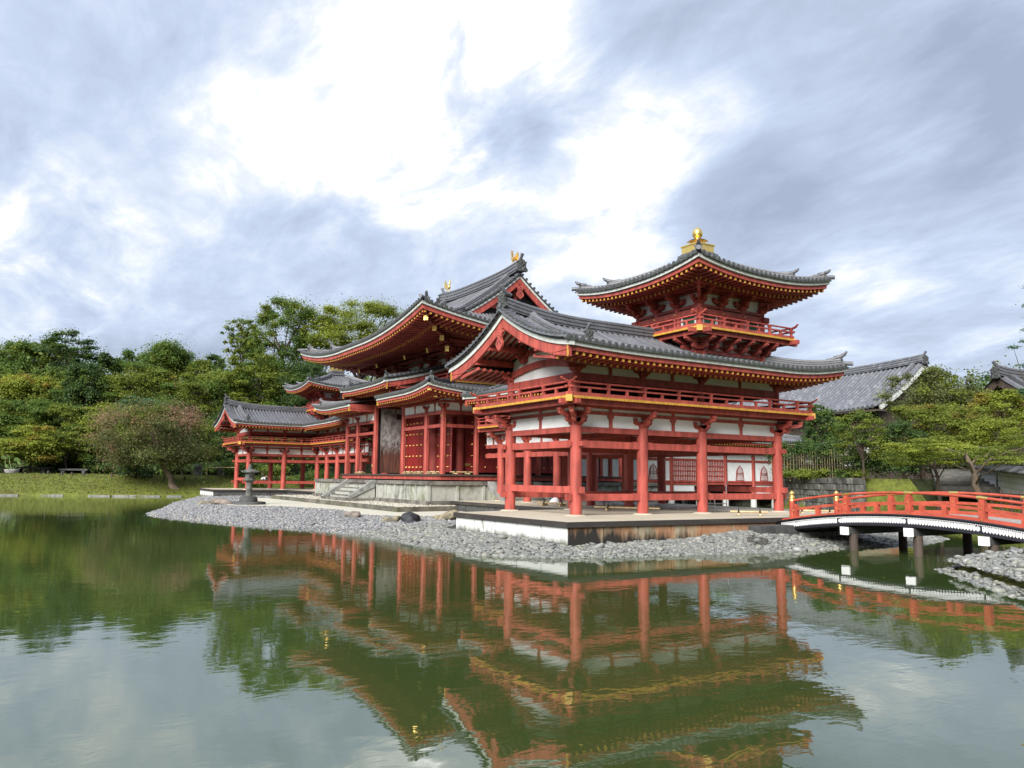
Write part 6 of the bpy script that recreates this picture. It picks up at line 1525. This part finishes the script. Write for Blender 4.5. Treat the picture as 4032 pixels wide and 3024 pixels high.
for a in (
 (40, 120, 1345, 1500, 132, 'round', 'mid', 'green broad tree on the hilltop at the left edge', G1),
 (150, 80, 1335, 1450, 136, 'open', 'olive', 'thin topped light green tree beside the umbrella crowned tree', G1),
 (236, 108, 1292, 1450, 130, 'layer', 'dark', 'umbrella crowned dark tree standing tallest on the left hilltop', G1),
 (382, 34, 1386, 1450, 128, 'round', 'dark', 'small round dark tree right of the umbrella crowned tree', G1),
 (428, 34, 1412, 1470, 131, 'round', 'dark', 'low dark tree in the dip of the hill skyline', G1),
 (474, 40, 1376, 1460, 128, 'round', 'dark', 'narrow dark tree left of the big round hill tree', G1),
 (622, 128, 1350, 1510, 120, 'round', 'mid', 'big round crowned green tree in the middle of the hill skyline', G1),
 (765, 66, 1418, 1500, 117, 'round', 'olive', 'light olive tree right of the big round hill tree', G1),
 (818, 54, 1396, 1480, 140, 'round', 'dark', 'far bluish dark tree against the sky before the tall open tree', G1),
 (90, 110, 1440, 1560, 112, 'bamboo', 'mid', 'pale green bamboo grove low on the left slope', G1),
 (205, 90, 1445, 1560, 114, 'bamboo', 'mid', 'pale green bamboo grove under the umbrella crowned tree', G1),
 (310, 90, 1425, 1580, 106, 'round', 'dark', 'dark evergreen between the bamboo and the wide maple', G1),
 (500, 165, 1428, 1590, 98, 'layer', 'olive', 'wide olive maple with a yellowing right side', G2),
 (640, 44, 1458, 1540, 96, 'layer', 'amber', 'small yellowing maple against the wide olive maple', G2),
 (795, 180, 1460, 1620, 94, 'layer', 'olive', 'wide olive green maple below the tall open tree', G2),
 (60, 100, 1482, 1570, 98, 'round', 'amber', 'orange tinted round tree at the left edge above the garden', G2),
 (150, 70, 1486, 1580, 97, 'round', 'lime', 'bright yellow green tree beside the orange tinted one', G2),
 (250, 60, 1496, 1580, 96, 'round', 'lime', 'yellow green tree behind the dark round garden tree', G2),
 (278, 72, 1512, 1620, 93, 'round', 'dark', 'dark round garden tree among yellow green maples', G2),
 (95, 140, 1560, 1740, 88, 'layer', 'mid', 'deep green layered maple left of the bright maple', G2),
 (230, 120, 1590, 1760, 86, 'layer', 'olive', 'dull olive maple behind the orange tipped maple', G2),
 (370, 112, 1582, 1800, 84, 'layer', 'lime', 'bright lime green maple with drooping layers', G2),
 (120, 112, 1668, 1810, 80, 'layer', 'amber', 'orange tipped maple low by the path at the left', G2),
 (20, 90, 1720, 1815, 79, 'layer', 'lime', 'yellow green maple at the left edge of the path', G2),
 (255, 90, 1690, 1815, 81, 'layer', 'olive', 'shaded olive maple between the orange tipped and the bright maple', G2),
 (545, 100, 1558, 1650, 86, 'pine', 'blue', 'flat topped blue green pine behind the blossoming tree', G2),
 (405, 62, 1695, 1770, 82, 'pine', 'blue', 'small blue green pine left of the blossoming tree', G2),
 (1085, 185, 1165, 1560, 95, 'open', 'mid', 'tallest open crowned tree behind the far pavilion', G1),
 (930, 78, 1245, 1420, 97, 'open', 'olive', 'slim branch of tall tree reaching left over the slope', G1),
 (1400, 220, 1180, 1420, 92, 'layer', 'lime', 'broad light green tree rising behind the hall roof', G1),
 (1240, 90, 1230, 1420, 93, 'layer', 'olive', 'green tree between the tallest open tree and the broad one', G1),
 (1000, 160, 1375, 1600, 91, 'layer', 'olive', 'olive maple below the tallest open tree', G2),
 (1200, 150, 1420, 1660, 88, 'round', 'dark', 'dark evergreen behind the far tower roof', G2),
 (880, 90, 1600, 1860, 84, 'round', 'dark', 'dark evergreen beside the far gable end', G2),
 (1040, 130, 1590, 1820, 82, 'round', 'mid', 'green tree behind the far pavilion roof', G2),
 (1230, 130, 1620, 1850, 80, 'round', 'dark', 'dark shrubs tree seen between far red columns', G2),
 (720, 110, 1640, 1850, 83, 'round', 'dark', 'dark evergreen right behind the blossoming tree', G2),
 (620, 150, 1660, 1860, 85, 'round', 'dark', 'deep dark evergreen hidden behind the blossoming tree', G2),
 (440, 130, 1730, 1858, 88, 'round', 'dark', 'deep dark tree in the shade behind the long bench', G2),
 (300, 110, 1760, 1858, 89, 'round', 'dark', 'deep dark tree shading the left end of the path', G2)):
    tree_px(*a[:8], group=a[8])
# crape myrtle leaning over the pond
cp = at(600, 76); base = at(702, 75.2)
crape = tree(base.x, base.y, z_of(600, 1592, 75.5), z_of(600, 1860, 75.5), 262*75/FPX, 66, 'bush2', 'grey', 'spreading tree with pink blossom and mottled leaning trunk on the grassy bank', trunkmat=BARKP, name='blossoming_tree',
             lean=(cp.x-base.x, cp.y-base.y), extra=('salmon', .12, lambda c: (Vector(c)-Vector((cp.x, cp.y, 0))).dot(rt0) < -3.4 or (math.sin(c[0]*7+c[1]*3) > .86)))
lp = at(535, 80); tree(lp.x, lp.y, z_of(535, 1800, 80), z_of(535, 1885, 80), 82*80/FPX, 70, 'pine', 'blue', 'low dark pine on the grass under the blossoming tree', cat='tree', name='pine_tree')
# right bank
G3 = 'garden trees beyond the bridge'
for a in (
 (3690, 170, 1452, 1640, 62, 'open', 'grey', 'thin leaved tree standing in front of the big grey roof', G3),
 (3640, 185, 1590, 1760, 54, 'layer', 'rust', 'russet tinted maple below the big grey roof', G3),
 (3400, 112, 1612, 1815, 50, 'layer', 'olive', 'green maple overhanging the bamboo fence', G3),
 (3955, 130, 1525, 1720, 57, 'layer', 'amber', 'amber maple at the right edge below the small gable', G3),
 (3840, 110, 1600, 1760, 52, 'layer', 'rust', 'brownish maple behind the spreading lime tree', G3),
 (3560, 110, 1660, 1850, 51, 'round', 'dark', 'dark shaded tree behind the spreading lime tree', G3),
 (3930, 120, 1645, 1760, 46, 'layer', 'lime', 'yellow green maple above the white wall', G3),
 (3230, 78, 1585, 1760, 63, 'round', 'dark', 'glossy dark tree between the near tower and the big roof', G3),
 (3310, 60, 1640, 1760, 66, 'round', 'olive', 'light green tree below the corner of the big roof', G3),
 (3120, 90, 1520, 1640, 120, 'round', 'mid', 'far hill tree seen under the near tower eaves', G3),
 (3000, 90, 1545, 1680, 118, 'round', 'olive', 'far hill tree seen through the near upper storey', G3),
 (2860, 120, 1560, 1720, 116, 'round', 'mid', 'far hill tree hidden behind the near upper railing', G3),
 (4110, 92, 1060, 1700, 40, 'pine', 'blue', 'tall dark pine cut off by the right edge', G3)):
    tree_px(*a[:8], group=a[8], dens=1.0)
sp = at(3885, 42.5); sc2 = at(3790, 42)
tree(sp.x, sp.y, z_of(3790, 1712, 42), z_of(3790, 1845, 42), 300*42/FPX, 36, 'spray', 'lime', 'wide flat spreading lime green cherry with mottled trunk near the stairs', name='cherry_tree', trunkmat=BARKP, lean=((sc2.x-sp.x)*.8, (sc2.y-sp.y)*.8), dens=1.15)
sp = at(3690, 44); tree(sp.x, sp.y, z_of(3640, 1740, 44), z_of(3640, 1850, 44), 170*44/FPX, 38, 'spray', 'olive', 'low spreading green tree with dark trunk on the grass slope', name='cherry_tree', dens=.9)
def hedge(pts, w, h, leaf, label, name='hedge', n=None, dens=1.0, z0=None):
    pts = [Vector(p) for p in pts]; C = []; Rr = []; rnd = random.Random(int(pts[0].x*7)+5); L_ = sum((b-a).length for a, b in zip(pts[:-1], pts[1:])); k = int(L_/(w*.55)*2.0*dens)+4
    for i in range(k):
        s_ = rnd.random()*L_
        for a, b in zip(pts[:-1], pts[1:]):
            if s_ <= (b-a).length: p = a.lerp(b, s_/(b-a).length); break
            s_ -= (b-a).length
        z_ = (gz(p.x, p.y) if z0 is None else z0); r_ = w*rnd.uniform(.4, .6); C.append((p.x+rnd.uniform(-.3, .3)*w, p.y+rnd.uniform(-.3, .3)*w, z_+h*rnd.uniform(.25, .72))); Rr.append((r_, r_, h*.34))
    D = (pts[0]-Vector((CAM.x, CAM.y))).length; ls = max(.08, D*.0024); C = np.array(C); Rr = np.array(Rr)
    t = thing(name, (pts[0].x, pts[0].y, gz(pts[0].x, pts[0].y) if z0 is None else z0), label, 'hedge' if name == 'hedge' else 'shrub'); 
    leaf_mesh('foliage', C, Rr, int(min(400, max(40, 1.5*float(np.mean(Rr[:, 0]*(Rr[:, 0]+Rr[:, 2])))*6/(ls*ls)))), ls, [LEAF[LS[leaf][0]], LEAF[LS[leaf][1]]], [.75, .25], k, parent=t, loc=tuple(t.location)); return t
def P2(px, D): p = at(px, D); return (p.x, p.y)
hedge([P2(-60, 98), P2(140, 97), P2(330, 95)], 2.0, 1.7, 'dark', 'long dark clipped hedge along the path at the left')
hedge([P2(330, 94), P2(500, 92), P2(760, 88), P2(860, 85)], 1.8, 1.5, 'dark', 'dark hedge in the shade behind the bench and blossoming tree')
hedge([P2(870, 80), P2(1060, 78), P2(1300, 76), P2(1500, 74)], 2.4, 1.9, 'mid', 'green shrubbery behind the far pavilion columns')
hedge([P2(838, 70.5), P2(868, 70)], 1.1, .95, 'lime', 'low bright green clipped shrub at the left of the far platform', name='shrub')
hedge([P2(960, 74), P2(1050, 73)], 1.6, 1.5, 'olive', 'rounded green shrub behind the stone lantern', name='shrub')
hedge([P2(3040, 60.5), P2(3140, 58.5), P2(3240, 55.5), P2(3340, 52.5)], 1.0, 1.7, 'dark', 'leafy creeper hedge hanging over the bamboo fence', dens=1.3, z0=2.3)
hedge([P2(3060, 58.5), P2(3200, 55.2), P2(3400, 50.3)], 1.0, .75, 'olive', 'low grassy growth along the top of the stone wall', z0=1.2)
hedge([P2(3060, 61.5), P2(3200, 58.5), P2(3420, 53.5)], 1.6, 2.0, 'dark', 'dark shrubs growing close behind the bamboo fence', z0=1.2)
hedge([P2(3440, 55), P2(3600, 55), P2(3760, 57), P2(3900, 57)], 2.2, 2.6, 'dark', 'tall dark hedge under the right hand trees beyond the stairs', z0=1.0)
hedge([P2(3400, 51.5), P2(3480, 50.5), P2(3600, 50)], 1.6, 1.9, 'dark', 'dark hedge at the end of the bamboo fence', z0=1.2)
# the far wooded hillside, one mass
rg_ = np.random.default_rng(5); C = []; Rr = []
for k in range(520):
    D = rg_.uniform(100, 165); px = rg_.uniform(-500, 2000) if k < 380 else rg_.uniform(2500, 4500); p = at(px, D); gz_ = gz(p.x, p.y)
    hh = rg_.uniform(3.5, 6.5)*(1 if px < 2000 else .7); r_ = rg_.uniform(1.6, 3.2)
    for j in range(4): C.append((p.x+rg_.normal(0, 1.5), p.y+rg_.normal(0, 1.5), gz_+hh*(.25+.25*j))); Rr.append((r_*(1-.12*j), r_*(1-.12*j), r_*.7))
fo = leaf_mesh('woods', np.array(C), np.array(Rr), 60, .50, [LEAF['dark'], LEAF['mid'], LEAF['olive']], [.45, .38, .17], 9); tag(fo, kind='stuff')
# grass blades on the banks
def blades(name, n, zone_ok, box_, h, seed, mats):
    rg_ = np.random.default_rng(seed); P = np.stack([rg_.uniform(box_[0], box_[1], n), rg_.uniform(box_[2], box_[3], n)], 1); hh, d, i = land_h(P); ok = zone_ok(P, d, i); P = P[ok]; hh = hh[ok]; n = len(P)
    C = np.column_stack([P, hh+h*.3]); o = leaf_mesh(name, C, np.full((n, 3), h*.5), 1, h*1.1, mats, [.5, .3, .2], seed, up=-.2); return tag(o, kind='stuff')
GB = [LEAF['olive'], LEAF['grey'], LEAF['rust']]
blades('grass', 42000, lambda P, d, i: (d > .1) & (d < 7.6) & (i <= 6), (-50, -27, -45, 4), .13, 1, GB)
blades('grass', 50000, lambda P, d, i: (d > .1) & (d < 13) & (i > 11) & (i < 23), (10, 40, -3, 30), .09, 2, GB)

# ------------------------------------------------------------------ walls, fence and buildings beyond
wl = thing('stone_wall', (5.8, 22.6, -.8), 'old grey cut stone retaining wall beyond the bridge under the bamboo fence', 'stone wall')
WS = simple('old_wall_stone', (.20, .195, .165), .9, .6, 2.6, island=.45, bump=.4, dark=(.05, .05, .042))
m = MB(); rnd = random.Random(2)
wp = [(-27.3, 3.6), (-20, 8.7), (-10, 14.7), (2, 26.2), (5.8, 22.3), (15.4, 16.7)]
for a, b in zip(wp[:-1], wp[1:]):
    a = V3(*a, 0); b = V3(*b, 0); d = b-a; L_ = d.length; d = d/L_; nn = V3(d.y, -d.x, 0)
    if a.x < -15 or True:
        z = -1.0
        while z < 1.30:
            h = min(rnd.uniform(.34, .46), 1.36-z); k = 0.0
            while k < L_-.05:
                w_ = min(rnd.uniform(.35, .75), L_-k); off = rnd.uniform(-.05, .05); c = a+d*(k+w_/2)+nn*off+V3(0, 0, z+h/2); j = .035
                m.taper(c-V3(0, 0, h/2), 1, 1, .001, WS) if False else m.cbox(c, (w_-j, .45, h-j), WS, d); k += w_
            z += h
m.build('masonry', wl)
m = MB()
for a, b in zip(wp[:-1], wp[1:]): m.beam(V3(*a, .1)+V3(0, .25, 0), V3(*b, .1)+V3(0, .25, 0), .35, 2.2, STONED)
m.build('backing', wl)
BAMBOOD = simple('old_bamboo', (.34, .27, .15), .6, .4, 7, island=.3)
fe = thing('bamboo_fence', (*P2(3200, 56), 1.3), 'lattice fence of thin bamboo poles half hidden by creepers above the stone wall', 'fence')
m = MB(); fp = [Vector((*P2(px, D), 0)) for px, D in ((3040, 59.8), (3140, 57.8), (3240, 54.8), (3340, 52.0), (3420, 50.6))]; rnd = random.Random(8)
for a, b in zip(fp[:-1], fp[1:]):
    n_ = int((b-a).length/.30)
    for k in range(n_): p = a.lerp(b, k/n_); m.cyl(p+V3(0, 0, 1.2), p+V3(rnd.uniform(-.03, .03), 0, 3.05+rnd.uniform(-.1, .15)), .019, .016, 6, BAMBOOD)
m.build('bamboo_poles', fe); m = MB()
for a, b in zip(fp[:-1], fp[1:]):
    for zz_ in (1.7, 2.2, 2.7): m.beam(a+V3(0, 0, zz_), b+V3(0, 0, zz_), .05, .045, WOODGREY)
m.build('rails', fe)
# white plaster wall with tiled coping
pwl = thing('plaster_wall', (*P2(3980, 46), .9), 'white plaster garden wall with dark tiled coping at the right edge', 'garden wall')
a, b = V3(*P2(3868, 50), 0), V3(*P2(4200, 36), 0); d = (b-a).normalized(); nn = V3(d.y, -d.x, 0)
m = MB(); m.beam(a+V3(0, 0, 1.40), b+V3(0, 0, .84), .30, 1.1, WHITE)
for zz_ in (1.17, 1.43, 1.69): m.beam(a+nn*.152+V3(0, 0, zz_), b+nn*.152+V3(0, 0, zz_-.56), .006, .012, STONE)
m.build('plaster', pwl); m = MB(); m.beam(a+V3(0, 0, .60), b+V3(0, 0, .04), .5, .55, STONED); m.build('stone_footing', pwl)
WLL = (b-a).length; m = MB(); rs = lambda s, dd: 1.97-.56*s/WLL+.55*dd
roof_side(m, (a+nn*.48)[:2], d, -nn, 0, (b-a).length, 'verge', 'verge', .48, rs, .22, .055, 2); roof_side(m, (a-nn*.48)[:2], d, nn, 0, (b-a).length, 'verge', 'verge', .48, rs, .22, .055, 2)
ridge(m, [a+V3(0, 0, 2.19), b+V3(0, 0, 1.63)], .10, .20); m.beam(a+V3(0, 0, 1.98), b+V3(0, 0, 1.42), .8, .05, WOODGREY); m.build('coping', pwl)
# garden stairs with wooden handrail
STEPS = simple('shaded_step_stone', (.13, .125, .11), .9, .5, 3)
gs = thing('garden_stairs', (*P2(3790, 48), .6), 'broad stone garden steps with a dark wooden handrail below the trees', 'stairs')
m = MB(); s0, s1 = V3(*P2(3820, 46), 0), V3(*P2(3775, 55), 0); d = (s1-s0).normalized(); n_ = V3(-d.y, d.x, 0)
for k in range(8): c = s0.lerp(s1, k/8); m.cbox(c+V3(0, 0, .95+.14*k-.25), (1.25, 3.0, .5), STEPS, d)
m.build('steps', gs); m = MB()
for k in range(6):
    c = s0.lerp(s1, k/6)-n_*1.6; m.cbox(c+V3(0, 0, 1.3+.16*k), (.09, .09, 1.0), WOODGREY, d)
for h in (.45, .85): m.beam(s0-n_*1.6+V3(0, 0, .92+h), s1-n_*1.6+V3(0, 0, 1.88+h), .07, .09, WOODGREY)
m.build('handrail', gs)
lf = thing('post_and_rail_fence', (*P2(3960, 40), .6), 'low wooden post and rail fence at the foot of the white wall', 'fence')
a, b = V3(*P2(3900, 42.5), 0), V3(*P2(4110, 36), 0); m = MB()
for k in range(6): p = a.lerp(b, k/5); m = MB(); m.cyl(p+V3(0, 0, -.3), p+V3(0, 0, .82), .06, .055, 8, WOODGREY); m.build('post', lf)
m = MB()
for h in (.42, .68): m.cyl(a+V3(0, 0, h), b+V3(0, 0, h), .035, .035, 8, WOODGREY)
m.build('rails', lf)
# big temple roof beyond
def far_hall(name, a, b, zr_, ze, run, label, walls=True, out=None, mottled=True):
    a = V3(*a, 0); b = V3(*b, 0); d = (b-a).normalized(); L_ = (b-a).length; nn = V3(d.y, -d.x, 0); t = thing(name, tuple((a+b)/2+V3(0, 0, .8)), label, 'building')
    m = MB(); fz = lambda s, dd: ze+rise(dd, run, zr_-ze-.5, .28)+smooth_lift(min(s, L_-s), 4, .25)
    for sg in (1, -1): o = a+nn*sg*run; roof_side(m, (o.x, o.y), d, -nn*sg, 0, L_, 'verge', 'verge', run, fz, .50, .15, 12)
    e0 = len(m.v); ridge(m, [a+d*(L_*k/10)+V3(0, 0, zr_-.55+.3*abs(k/5-1)**3) for k in range(11)], .32, .75)
    for sg, p in ((1, b), (-1, a)): onigawara(m, p+V3(0, 0, zr_-.35), d*sg, 1.5)
    for sg in (1, -1):
        for s_ in (1.0, L_-1.0):
            q = [a+d*s_+nn*sg*dd+V3(0, 0, fz(s_, run-dd)+.04) for dd in (.2, run*.3, run*.6, run*.85)]; ridge(m, q, .2, .32, d)
    r_ = m.build('roof', t)
    for me_m in ([r_.data] if mottled else []): me_m.materials[0] = MOTTLE
    w_ = MB(); c = (a+b)/2; w_.cbox(c+V3(0, 0, (ze+.3+.8)/2), (L_-2.4, (run-1.6)*2, ze+.3-.8), WOODGREY, d); w_.build('wall', t)  # dark wall colour stands in for shade under the eaves
    f_ = MB()
    for sg in (1, -1):
        for k in range(9): p = a+d*(1.2+(L_-2.4)*k/8)+nn*sg*(run-1.56); f_.cbox(p+V3(0, 0, (ze+.9)/2), (.25, .25, ze-.9), WOODGREY, d)
        f_.beam(a+nn*sg*(run-.6)+V3(0, 0, ze-.16), b+nn*sg*(run-.6)+V3(0, 0, ze-.16), 1.1, .16, WOODGREY)
    for sg, p in ((1, b-d*1.0), (-1, a+d*1.0)):
        pts = [p+nn*x+V3(0, 0, fz(L_/2, run-abs(x))-.25) for x in (-run*.8, -run*.5, -run*.25, 0, run*.25, run*.5, run*.8)]+[p+nn*run*.8+V3(0, 0, ze), p-nn*run*.8+V3(0, 0, ze)]
        w2 = [q-d*sg*.1 for q in pts]; f_.add(pts+w2, [tuple(range(9)), tuple(range(17, 8, -1))], WOODGREY)
        for s2 in (1, -1):
            A = [p+d*sg*.85+nn*s2*x+V3(0, 0, fz(0 if sg < 0 else L_, run-x)-.10) for x in (0, run*.3, run*.6, run*.95)]; f_.sweep(A, [(-.06, -.5), (.06, -.5), (.06, -.02), (-.06, -.02)], TRIM if mottled else WOODGREY, d)
    f_.build('timber_frame', t); return t
def mottle():
    m, t, bs = newmat('mottled_roof_tile'); tcn = mnode(t, 'ShaderNodeTexCoord'); v = mnode(t, 'ShaderNodeTexVoronoi'); v.inputs['Scale'].default_value = 3.2; t.links.new(tcn.outputs['Object'], v.inputs['Vector'])
    c = ramp_of(t, v.outputs['Color'], ((.0, (.105, .108, .125)), (.45, (.135, .14, .155)), (.74, (.16, .165, .18)), (.82, (.23, .23, .25)), (1, (.13, .13, .15)))); t.links.new(c, bs.inputs['Base Color']); bs.inputs['Roughness'].default_value = .5; return m
MOTTLE = mottle()
pr, pl2 = at(3665, 80), at(2950, 95)
far_hall('temple_building', (pl2.x, pl2.y), (pr.x, pr.y), z_of(3665, 1412, 80), 7.5, 6.6, 'large hall with a wide mottled grey tiled roof behind the right hand trees')
pr, pl2 = at(3945, 62), at(4250, 66)
far_hall('gabled_building', (pl2.x, pl2.y), (pr.x, pr.y), z_of(3935, 1448, 60), 6.4, 3.2, 'grey tiled building with dark gable at the right edge', mottled=False)
gt_ = thing('tiled_wall', (*P2(3290, 66), 1.3), 'low white wall with tiled top glimpsed above the bamboo fence', 'garden wall')
a, b = V3(*P2(3180, 68), 0), V3(*P2(3420, 64), 0); d = (b-a).normalized(); nn = V3(d.y, -d.x, 0)
m = MB(); m.beam(a+V3(0, 0, 3.0), b+V3(0, 0, 3.0), .3, 1.4, WHITE); m.build('plaster', gt_)
m = MB(); rs = lambda s, dd: 3.7+.5*dd
for sg in (1, -1): roof_side(m, (a+nn*sg*.6)[:2], d, -nn*sg, 0, (b-a).length, 'verge', 'verge', .6, rs, .25, .06, 2)
ridge(m, [a+V3(0, 0, 3.98), b+V3(0, 0, 3.98)], .12, .22); m.build('coping', gt_)

# ------------------------------------------------------------------ things along the far path
def bench(px, D, L_, h, label, mat):
    p = at(px, D); z = gz(p.x, p.y); t = thing('stone_bench', (p.x, p.y, z), label, 'bench'); d = V3(rt0.x, rt0.y, 0).normalized()
    m = MB(); m.cbox((p.x, p.y, z+h-.09), (L_, .55, .18), mat, d); m.build('seat', t)
    for k in (-1, 1): m = MB(); m.cbox(Vector((p.x, p.y, z+(h-.18)/2))+d*(k*L_*.36), (.35, .45, h-.18), mat, d); m.build('leg', t)
bench(292, 91, 2.9, .56, 'grey stone bench in deep shade beside the far path', STONED)  # dark stone colour carries the tree shade on this bench
bench(125, 93, 3.4, .70, 'long dark stone slab seat near the left end of the path', STONED)
bench(1160, 68, 1.3, .45, 'small stone bench beyond the far pavilion columns', STONE)
for k, px in enumerate((190, 244, 284, 330, 441, 498, 600, 650, 728)):
    p = Vector(at(px, 86.5-px*.0115)); d_ = sdf([(p.x, p.y)], MAIN)[0][0]; z = gz(p.x, p.y)
    m = MB(); m.cyl((p.x, p.y, z-.1), (p.x, p.y, z+.36), .085, .075, 8, WOODGREY); o = m.build('path_stake', None, (p.x, p.y, z)); tag(o, 'short dark wooden stake standing in the row along the far path', 'stake', 'wooden stakes along the far path')
p = at(46, 89); z = gz(p.x, p.y); t = thing('lotus_pot', (p.x, p.y, z), 'grey pot of pale green lotus leaves at the left end of the path', 'potted plant')
m = MB(); m.lathe((p.x+.4, p.y, z), [(.45, 0), (.6, .25), (.62, .40), (.55, .42)], 16, STONE); m.build('pot', t)
LOT = simple('lotus_leaf', (.26, .38, .12), .6, .2, 4); m = MB(); rnd = random.Random(4); st_ = MB()
for (dx, dz, r_) in ((-.7, 1.35, .42), (-.3, 1.55, .38), (.55, 1.15, .45), (.1, .75, .32), (-.45, .55, .28), (.75, .9, .3)):
    c = V3(p.x, p.y, z)+V3(rt0.x, rt0.y, 0)*dx+V3(0, 0, dz); st_.tube([V3(p.x+.35, p.y, z+.3), c-V3(0, 0, .4), c], .02, 5, LOT)
    ring_ = [c+V3(math.cos(k*.524)*r_, math.sin(k*.524)*r_*.9, .12+.10*math.sin(k*1.05+dx*5)) for k in range(12)]; tl = V3(.35, -.25, 0)
    ring_ = [q+V3(0, 0, (q-c).dot(tl)) for q in ring_]; m.add([c]+ring_, [(0, 1+k, 1+(k+1) % 12) for k in range(12)], LOT)
m.build('leaves', t); st_.build('stems', t)
a, b = at(815, 80), at(935, 76); za = gz(a.x, a.y)+.85; t = thing('bamboo_rail', (a.x, a.y, za-.85), 'pale bamboo rail across the path behind the stone lantern', 'barrier')
m = MB(); m.cyl((a.x, a.y, za), (b.x, b.y, za), .045, .045, 8, BAMBOO); m.build('pole', t)
for q in (a, b): m = MB(); m.cyl((q.x, q.y, za-.9), (q.x, q.y, za+.08), .04, .04, 8, BAMBOO); m.build('post', t)
p = at(866, 79); z = gz(p.x, p.y); t = thing('notice_board', (p.x, p.y, z), 'small dark notice board by the bamboo rail', 'sign')
m = MB(); m.cbox((p.x, p.y, z+.75), (.5, .06, .75), STONED, rt0); m.build('board', t); m = MB(); m.cyl((p.x, p.y-.05, z), (p.x, p.y-.05, z+.9), .03, .03, 6, WOODGREY); m.build('post', t)
p = at(780, 82); z = gz(p.x, p.y); m = MB(); m.lathe((p.x, p.y, z-.1), [(.42, 0), (.42, .25), (.36, .28), (.36, .75), (.42, .8), (.42, 1.05), (.3, 1.12)], 8, STONED); tag(m.build('stone_post', None, (p.x, p.y, z)), 'squat grey stone post by the path in the shade', 'stone post')
# stooping visitor on the far path
def visitor(px, D):
    p = at(px, D); z = gz(p.x, p.y); t = thing('person', (p.x, p.y, z), 'person in white top and dark trousers stooping behind the far red columns', 'person')
    f_ = V3(rt0.x, rt0.y, 0).normalized(); s_ = V3(-f_.y, f_.x, 0); P = lambda a, b, c: tuple(f_*a+s_*b+V3(0, 0, c))
    SK = simple('skin', (.45, .27, .19), .6, .1, 5); TR = simple('dark_trousers', (.02, .02, .028), .8, .3, 6); SH = simple('white_shirt', (.75, .76, .80), .8, .1, 6); HA = simple('black_hair', (.012, .010, .010), .5, .3, 9)
    def skin(name, V, E, Rd, mat, root=0):
        me = bpy.data.meshes.new(name); me.from_pydata(V, E, []); me.materials.append(mat); o = bpy.data.objects.new(name, me); COL.objects.link(o); o.parent = t
        mo = o.modifiers.new('skin', 'SKIN'); lay = me.skin_vertices[0].data if me.skin_vertices else None
        if lay is None: 
            bm = bmesh.new(); bm.from_mesh(me); bm.verts.layers.skin.verify(); bm.to_mesh(me); bm.free(); lay = me.skin_vertices[0].data
        for i, r_ in enumerate(Rd): lay[i].radius = (r_, r_)
        lay[root].use_root = True; o.modifiers.new('sub', 'SUBSURF').levels = 1; return o
    # one continuous body: pelvis, bent spine, neck, head, arms with hands, legs with feet
    V = [P(0, 0, .92), P(.14, 0, 1.08), P(.32, 0, 1.20), P(.42, 0, 1.25), P(.52, 0, 1.28), P(.60, 0, 1.27), P(.34, .18, 1.17), P(.42, .21, .92), P(.55, .15, .78), P(.61, .13, .74), P(.34, -.18, 1.17), P(.42, -.21, .92), P(.55, -.15, .78), P(.61, -.13, .74),
         P(-.02, .10, .86), P(.03, .11, .48), P(-.04, .12, .08), P(.10, .13, .04), P(-.02, -.10, .86), P(.03, -.11, .48), P(-.04, -.12, .08), P(.10, -.13, .04)]
    E = [(0, 1), (1, 2), (2, 3), (3, 4), (4, 5), (2, 6), (6, 7), (7, 8), (8, 9), (2, 10), (10, 11), (11, 12), (12, 13), (0, 14), (14, 15), (15, 16), (16, 17), (0, 18), (18, 19), (19, 20), (20, 21)]
    Rd = [.13, .14, .15, .06, .085, .08, .065, .045, .032, .034, .065, .045, .032, .034, .085, .06, .045, .035, .085, .06, .045, .035]
    skin('body', V, E, Rd, SK)
    skin('shirt', [P(.02, 0, .95), P(.14, 0, 1.09), P(.32, 0, 1.205), P(.35, .18, 1.17), P(.42, .21, .97), P(.35, -.18, 1.17), P(.42, -.21, .97)], [(0, 1), (1, 2), (2, 3), (3, 4), (2, 5), (5, 6)], [.15, .16, .17, .085, .075, .085, .075], SH)
    skin('trousers', [P(-.01, 0, .93), P(-.02, .10, .86), P(.03, .11, .48), P(-.03, .12, .12), P(-.02, -.10, .86), P(.03, -.11, .48), P(-.03, -.12, .12)], [(0, 1), (1, 2), (2, 3), (0, 4), (4, 5), (5, 6)], [.145, .10, .078, .07, .10, .078, .07], TR)
    m = MB(); m.blob((p.x+f_.x*.54, p.y+f_.y*.54, z+1.325), .10, .10, .075, HA, 3, .1, 2, -.3); m.build('hair', t)
visitor(1030, 74.5)
